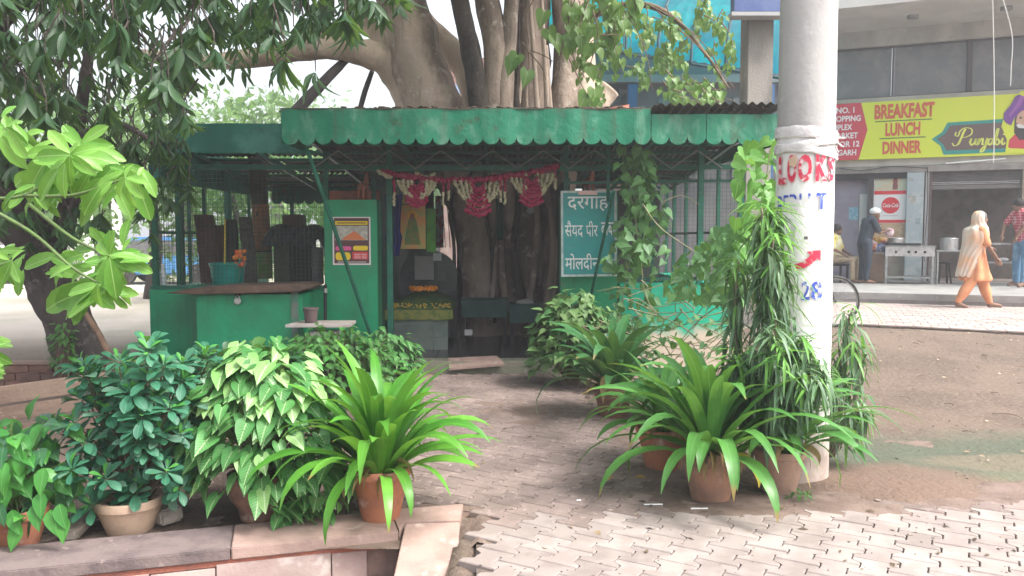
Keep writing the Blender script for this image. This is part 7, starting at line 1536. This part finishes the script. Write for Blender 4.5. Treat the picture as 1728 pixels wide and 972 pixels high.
# heart leaved vine: column by the board and mass spreading to the pole
vn = thing('climbing_vine', 'heart leaved vine climbing from the pole side up to the shrine eave', 'climbing plant', (1.6, 8.0, 0)); random.seed(81); items = []; tl_ = []
def vleaf(px, py, Y, L=.13, mt=L_vine): items.append((LM(P(px, py, Y), (U(-.9, .9), U(-.7, .3), U(-1.1, -.1)), (U(-.9, .9), U(-1, -.1), U(0, 1.0)), L * U(.6, 1.15)), 'heart' + str(random.randrange(3)), mt))
for k in range(200):        # column
    f = rnd(); py = 245 + 210 * f; cxp = 1062 + 16 * math.sin(f * 4) + 22 * f; w_ = 24 + 30 * f; vleaf(cxp + U(-w_, w_), py, U(7.75, 8.3), .115)
for k in range(60): vleaf(U(1030, 1110), U(440, 540), U(7.9, 8.4), .10)
for k in range(470):        # spreading mass
    a = U(0, 6.28); r_ = math.sqrt(rnd()); px = 1205 + 105 * r_ * math.cos(a) + U(-8, 8); py = 440 + 74 * r_ * math.sin(a)
    if py < 500 - (px - 1090) * 1.0 : continue
    vleaf(px, py, U(5.6, 6.9), .095)
for k in range(75): vleaf(U(1240, 1312), U(225, 420), U(5.2, 5.9), .12, LEAF('vine_leaf_bright', (.11, .3, .05), (.18, .4, .09), (.25, .45, .14), .03, trans=.4, rough=.4))
for k in range(40): vleaf(U(1080, 1240), U(530, 600), U(6.6, 7.4), .08)
for pts, Y in (([(1040, 560), (1060, 450), (1075, 350), (1055, 245)], 8.1), ([(1085, 345), (1115, 385), (1180, 430), (1240, 470)], 7), ([(1130, 560), (1090, 500), (1080, 420), (1060, 300)], 7.9), ([(1290, 600), (1270, 500), (1280, 400), (1300, 250)], 5.6), ([(1010, 540), (1080, 570), (1160, 590), (1250, 575)], 7.2), ([(1060, 520), (1140, 545), (1220, 600), (1245, 560)], 7), ([(1240, 500), (1180, 540), (1130, 600)], 6.6), ([(1270, 440), (1190, 470), (1120, 480), (1060, 500)], 6.8), ([(1120, 340), (1150, 330), (1180, 345)], 7.8), ([(1290, 760), (1275, 640), (1240, 520)], 5.4), ([(1300, 760), (1290, 600), (1250, 450)], 5.3)):
    tl_.append(spline([P(x, y, Y) for x, y in pts], 6))
for k in range(40): px, py = U(1010, 1250), U(470, 600); tl_.append(spline([P(px, py, 7.2), P(px + U(-30, 30), py + U(-10, 30), 7.2), P(px + U(-60, 60), py + U(0, 50), 7.3)], 4))
twigs(vn, tl_, .007, M('vine_stem', (.22, .2, .13), .9, (.14, .17, .07), 12)); foliage(vn, items)
# narrow leaved shrubs round the pole
def song(label, stems, seed, n=34, L=.19):
    random.seed(seed); t = thing('narrow_leaf_shrub', label, 'shrub', stems[0][0]); items = []; tl_ = []
    for pts in stems:
        q = spline(pts, 8); tl_.append(q); N = len(q)
        for i in range(N):
            f = i / (N - 1)
            if f < .22: continue
            for _ in range(max(2, int(n / N * 5))):
                p = q[i] + rv() * U(.01, .075); a = U(0, 6.28); d = Vector((math.cos(a), math.sin(a), U(-1.5, .1) + (.6 if f > .88 else 0))); items.append((LM(p, d, (0, 0, 1), L * U(.65, 1.1)), 'narrow' + str(random.choice((0, 1, 2, 2))), L_song_y if f > .93 or rnd() < .06 else L_song))
    m = MB()
    for q in tl_: m.tube(q, lerpl([.014, .006], len(q)), 6)
    m.build('stem', M('song_stem', (.24, .2, .15), .9, (.16, .13, .1), 14), t, smooth=2); foliage(t, items)
def S3(*pts): return [P(x, y, Y) for x, y, Y in pts]
song('tall drooping shrub of narrow leaves covering the pole front', [S3((1300, 780, 4.75), (1290, 600, 4.6), (1290, 460, 4.5), (1285, 350, 4.45)), S3((1310, 780, 4.7), (1310, 600, 4.45), (1303, 480, 4.4), (1304, 400, 4.35)), S3((1290, 780, 4.75), (1252, 640, 4.6), (1240, 540, 4.6), (1246, 440, 4.6)),
     S3((1320, 780, 4.6), (1350, 660, 4.4), (1362, 600, 4.35), (1350, 570, 4.3)), S3((1300, 780, 4.6), (1310, 700, 4.3), (1330, 620, 4.25), (1365, 640, 4.2)), S3((1290, 780, 4.7), (1280, 650, 4.4), (1300, 560, 4.3), (1310, 600, 4.2)), S3((1310, 780, 4.7), (1322, 560, 4.5), (1312, 470, 4.45), (1316, 440, 4.4)),
     S3((1280, 780, 4.8), (1262, 700, 4.7), (1255, 620, 4.5), (1240, 610, 4.4)), S3((1300, 780, 4.6), (1345, 680, 4.3), (1372, 620, 4.25), (1385, 650, 4.2)), S3((1300, 780, 4.7), (1295, 500, 4.6), (1300, 400, 4.5), (1308, 350, 4.5))], 91, 46, .175)
song('wispy narrow leaved shrub hanging right of the pole', [S3((1400, 770, 5.1), (1425, 650, 5.1), (1428, 560, 5.1), (1440, 520, 5.1)), S3((1405, 770, 5.1), (1440, 690, 5.0), (1450, 620, 5.0), (1440, 580, 5.0)), S3((1400, 770, 5.1), (1430, 720, 4.95), (1450, 690, 4.9), (1448, 700, 4.9)), S3((1395, 770, 5.1), (1415, 640, 5.1), (1418, 590, 5.1))], 92, 20, .17)
q = G(1345, 850); bush('tiny green weed sprouting beside the pale pot', (G(1352, 846).x, G(1352, 846).y, .02), .07, .05, .05, 60, .03, 'ovate', L_bush, 'weed', 93, 'weed', stems=False)
for k, (px, py, lab, mt) in enumerate(((1023, 816, 'curled tan fallen leaf on the path', (.42, .24, .10)), (1071, 809, 'flat yellow fallen leaf on the path near the right pots', (.48, .30, .05)))):
    p = G(px, py, .02); t = thing('fallen_leaf', lab, 'leaf', p); v, fs, uv = LT['wide1']; m = MB(); Mx = LM(p + Vector((0, 0, .012)), (1, .3, .05) if k else (.6, .8, .4), (0, -.3, 1), .075); m.add([Mx @ Vector(map(float, x)) for x in v], fs); m.build('blade', M('fallen%d' % k, mt, .8, tuple(x * .6 for x in mt), 40), t, smooth=2)
for lab, px, py, w_ in (('thin white straw lying on the pavers by the right pots', 1181, 860, .045), ('short white twig lying farther up the path', 1103, 853, .05), ('round white petal on the path', 977, 846, .012)):
    p = G(px, py, .016); t = thing('white_scrap', lab, 'scrap', p); m = MB(); m.tube([p - Vector((w_, -.01, -.002)), p + Vector((w_, .01, .003))], .004, 6); m.build('scrap', white_plain, t)
# ------------------------------------------------------------------ bench of planks, brick edging, stick
bn_ = thing('plank_bench', 'weathered bench with spaced wooden planks at the left edge', 'bench', (-3.2, 5.6, 0))
for (x0, y0), (x1, y1), th in (((-160, 690), (192, 640), 30), ((-160, 722), (190, 672), 26), ((-160, 752), (196, 706), 24), ((-160, 790), (196, 738), 20)):
    a, b_ = P(x0, y0, 5.5), P(x1, y1, 6.1); h_ = th * 5.8 / F; m = MB(); m.bar(a, b_, .035, h_); m.build('plank', wood, bn_, bevel=.004)
for px in (-40, 185):
    a = P(px, 640 if px > 0 else 668, 6.0 if px > 0 else 5.75) + Vector((0, .05, 0)); m = MB(); m.bar((a.x, a.y, 0), a, .07, .06, (0, 1, 0)); m.build('post', wood, bn_, bevel=.004)
bw = thing('brick_edging', 'low mossy brick edging wall behind the plank bench', 'wall', (-4.6, 7.6, 0)); random.seed(14)
a, b_ = P(-140, 640, 7.7), P(262, 632, 7.7); a.z = 0; brm = M('old_brick', (.17, .09, .07), .95, (.11, .065, .055), 5, c3=(.14, .17, .06), s3=4, lo3=.6, hi3=.7, bump=.6, rand=.35)
bxm = MB(); bxm.box((-.11, -.05, -.033), (.11, .05, .033)); bme = bxm.mesh('brick'); bme.materials.append(brm)
nbr = int((b_.x - a.x) / .235); 
for j in range(3):
    for i in range(nbr): o = bpy.data.objects.new('brick', bme); COL.objects.link(o); o.parent = bw; o.location = Vector((a.x + .12 + i * .235 + (j % 2) * .11, 7.6, .04 + j * .078)) - origin(bw); o.rotation_euler = (0, R(U(-1, 1)), R(U(-2, 2)))
m = MB(); m.box((a.x, 7.57, 0), (b_.x, 7.66, .21)); m.build('mortar', M('old_mortar', (0, 0, 0)), bw); m = MB(); m.box((a.x, 7.54, .236), (b_.x, 7.68, .262)); m.build('coping', M('mossy_coping', (.24, .16, .13), .9, (.17, .2, .06), 2.5, .52, .6, bump=.4), bw, bevel=.006)
sk = thing('wooden_stick', 'brown wooden pole leaning on the mango trunk', 'stick', P(200, 622, 7.4)); m = MB(); m.tube([P(197, 622, 7.4), P(165, 560, 7.6), P(124, 498, 7.7)], [.028, .027, .024], 10, True, .08); m.build('stick', M('stick_wood', (.24, .15, .10), .85, (.17, .1, .07), 10, bump=.2), sk, smooth=2)
# ------------------------------------------------------------------ far background: trees, hedge, parked vehicles, posts
random.seed(101)
def far_tree(label, x, y, h_, r_, n, Ls, mt=L_far, base=.35):
    h_ = min(h_, 2.2 + y * .125); t = thing('background_tree', label, 'tree', (x, y, 0)); m = MB(); limb(m, [(x, y, -.1), (x + U(-.2, .2), y, h_ * .35), (x + U(-.4, .4), y, h_ * .7)], [r_ * .09, r_ * .07, r_ * .04], 10, .15); m.build('trunk', bark_dark, t, smooth=2); items = []
    cl = [Vector((U(-1, 1) * r_, U(-1, 1) * r_ * .7, h_ * U(base, 1))) for _ in range(int(16))]
    for k in range(n): c = random.choice(cl); p = Vector((x, y, 0)) + c + rv() * r_ * .42 * rnd() ** .4; items.append((LM(p, rv(), rv() + Vector((0, -.3, .8)), Ls * U(.6, 1.3)), 'tiny', mt))
    foliage(t, items, 0)
    o = t
for i, (x, y, h_, r_) in enumerate(((-17, 34, 8, 4.2), (-12, 30, 9, 4), (-22, 42, 10, 5), (-7.5, 33, 6.5, 3.5), (-3.5, 40, 6, 3), (-27, 36, 9, 5), (-33, 46, 11, 6), (-14, 48, 11, 5), (-5, 55, 8, 5), (8, 50, 11, 6))):
    far_tree(('hazy tree far beyond the open ground', 'broad tree with low crown far behind the shrine')[i % 2] + (', %s of the far row' % ('first', 'second', 'third', 'fourth', 'fifth', 'sixth', 'seventh', 'eighth', 'ninth', 'tenth')[i]), x, y, h_, r_, 1900, .42)
for i, (x, y, h_, r_) in enumerate(((-6.3, 19, 3.6, 1.3), (-3.6, 18.5, 3.4, 1.4), (-8.6, 19, 5.2, 2.0))):
    far_tree(('bright small tree just behind the mesh side', 'loose small tree right behind the shrine', 'slim small tree left of the shrine back')[i], x, y, h_, r_, 2300, .17, L_bush if i != 2 else L_far, .3)
hd = MB(); items = []
hg = thing('hedge', 'long clipped green hedge along the far side of the open ground', 'hedge', (-15, 30, 0))
for _ in range(5000): x = U(-40, 6); items.append((LM((x, 27 + U(-.4, .4) + .0, U(.0, .85)), rv(), rv() + Vector((0, 0, .8)), U(.15, .3)), 'tiny', L_far))
foliage(hg, items, 0)
def vehicle(name, label, cat, x, y, L, H_, mt, cab=.55):
    t = thing(name, label, cat, (x, y, 0)); W_ = 1.7; m = MB(); z0 = .3
    prof = [(0, z0), (0, H_ * .5), (L * .12, H_ * .58), (L * .25, H_), (L * .8, H_), (L * .95, H_ * .6), (L, H_ * .55), (L, z0)]; m.prism(prof, facing((x, y - W_ / 2, 0)), W_); m.build('body', mt, t, bevel=.05)
    m = MB(); m.prism([(L * .17, H_ * .6), (L * .27, H_ * .93), (L * .78, H_ * .93), (L * .9, H_ * .62)], facing((x, y - W_ / 2 - .012, 0)), .03); m.build('window', glass_dark, t)
    for f in (.2, .8):
        for yy in (-W_ / 2 - .03, W_ / 2 - .17): m = MB(); m.lathe([(0, 0), (.33, 0), (.33, .2), (0, .2)], (0, 0, 0), 20); m.v = [(x + L * f + a, y + yy + c, .33 + b_) for a, b_, c in m.v]; m.build('wheel', rub, t)
vehicle('parked_car', 'pale blue car parked beyond the open ground', 'car', -12.6, 25.2, 3.9, 1.45, M('car_blue', (.08, .25, .5), .35)); vehicle('parked_van', 'white van parked farther left of the blue car', 'van', -19.5, 25.6, 4.4, 1.95, white_paint)
for i, (px, Y) in enumerate(((146, 22), (197, 24))): 
    t = thing('white_post', ('white square post standing on the open ground at the left', 'white square post nearer the shrine on the open ground')[i], 'post', P(px, 440, Y)); a = P(px, 440, Y); m = MB(); m.box((a.x - .12, Y, 0), (a.x + .12, Y + .2, 3.0)); m.build('shaft', white_paint, t, bevel=.02); m = MB(); m.box((a.x - .17, Y - .05, 3.0), (a.x + .17, Y + .25, 3.12)); m.build('cap', white_paint, t, bevel=.02)

# ------------------------------------------------------------------ haze volume added to veil the distance and soften contrast
m = MB(); m.box((-232, -42, -1.5), (232, 436, 14)); hz_m = bpy.data.materials.new('haze'); hz_m.use_nodes = True; nt = hz_m.node_tree; nt.nodes.remove(nt.nodes['Principled BSDF'])
pv_ = nt.nodes.new('ShaderNodeVolumePrincipled'); pv_.inputs['Density'].default_value = .0048; pv_.inputs['Color'].default_value = (.95, .96, 1, 1); pv_.inputs['Anisotropy'].default_value = .3; nt.links.new(pv_.outputs[0], nt.nodes['Material Output'].inputs['Volume'])
hz_o = m.build('haze', hz_m, kind='stuff')
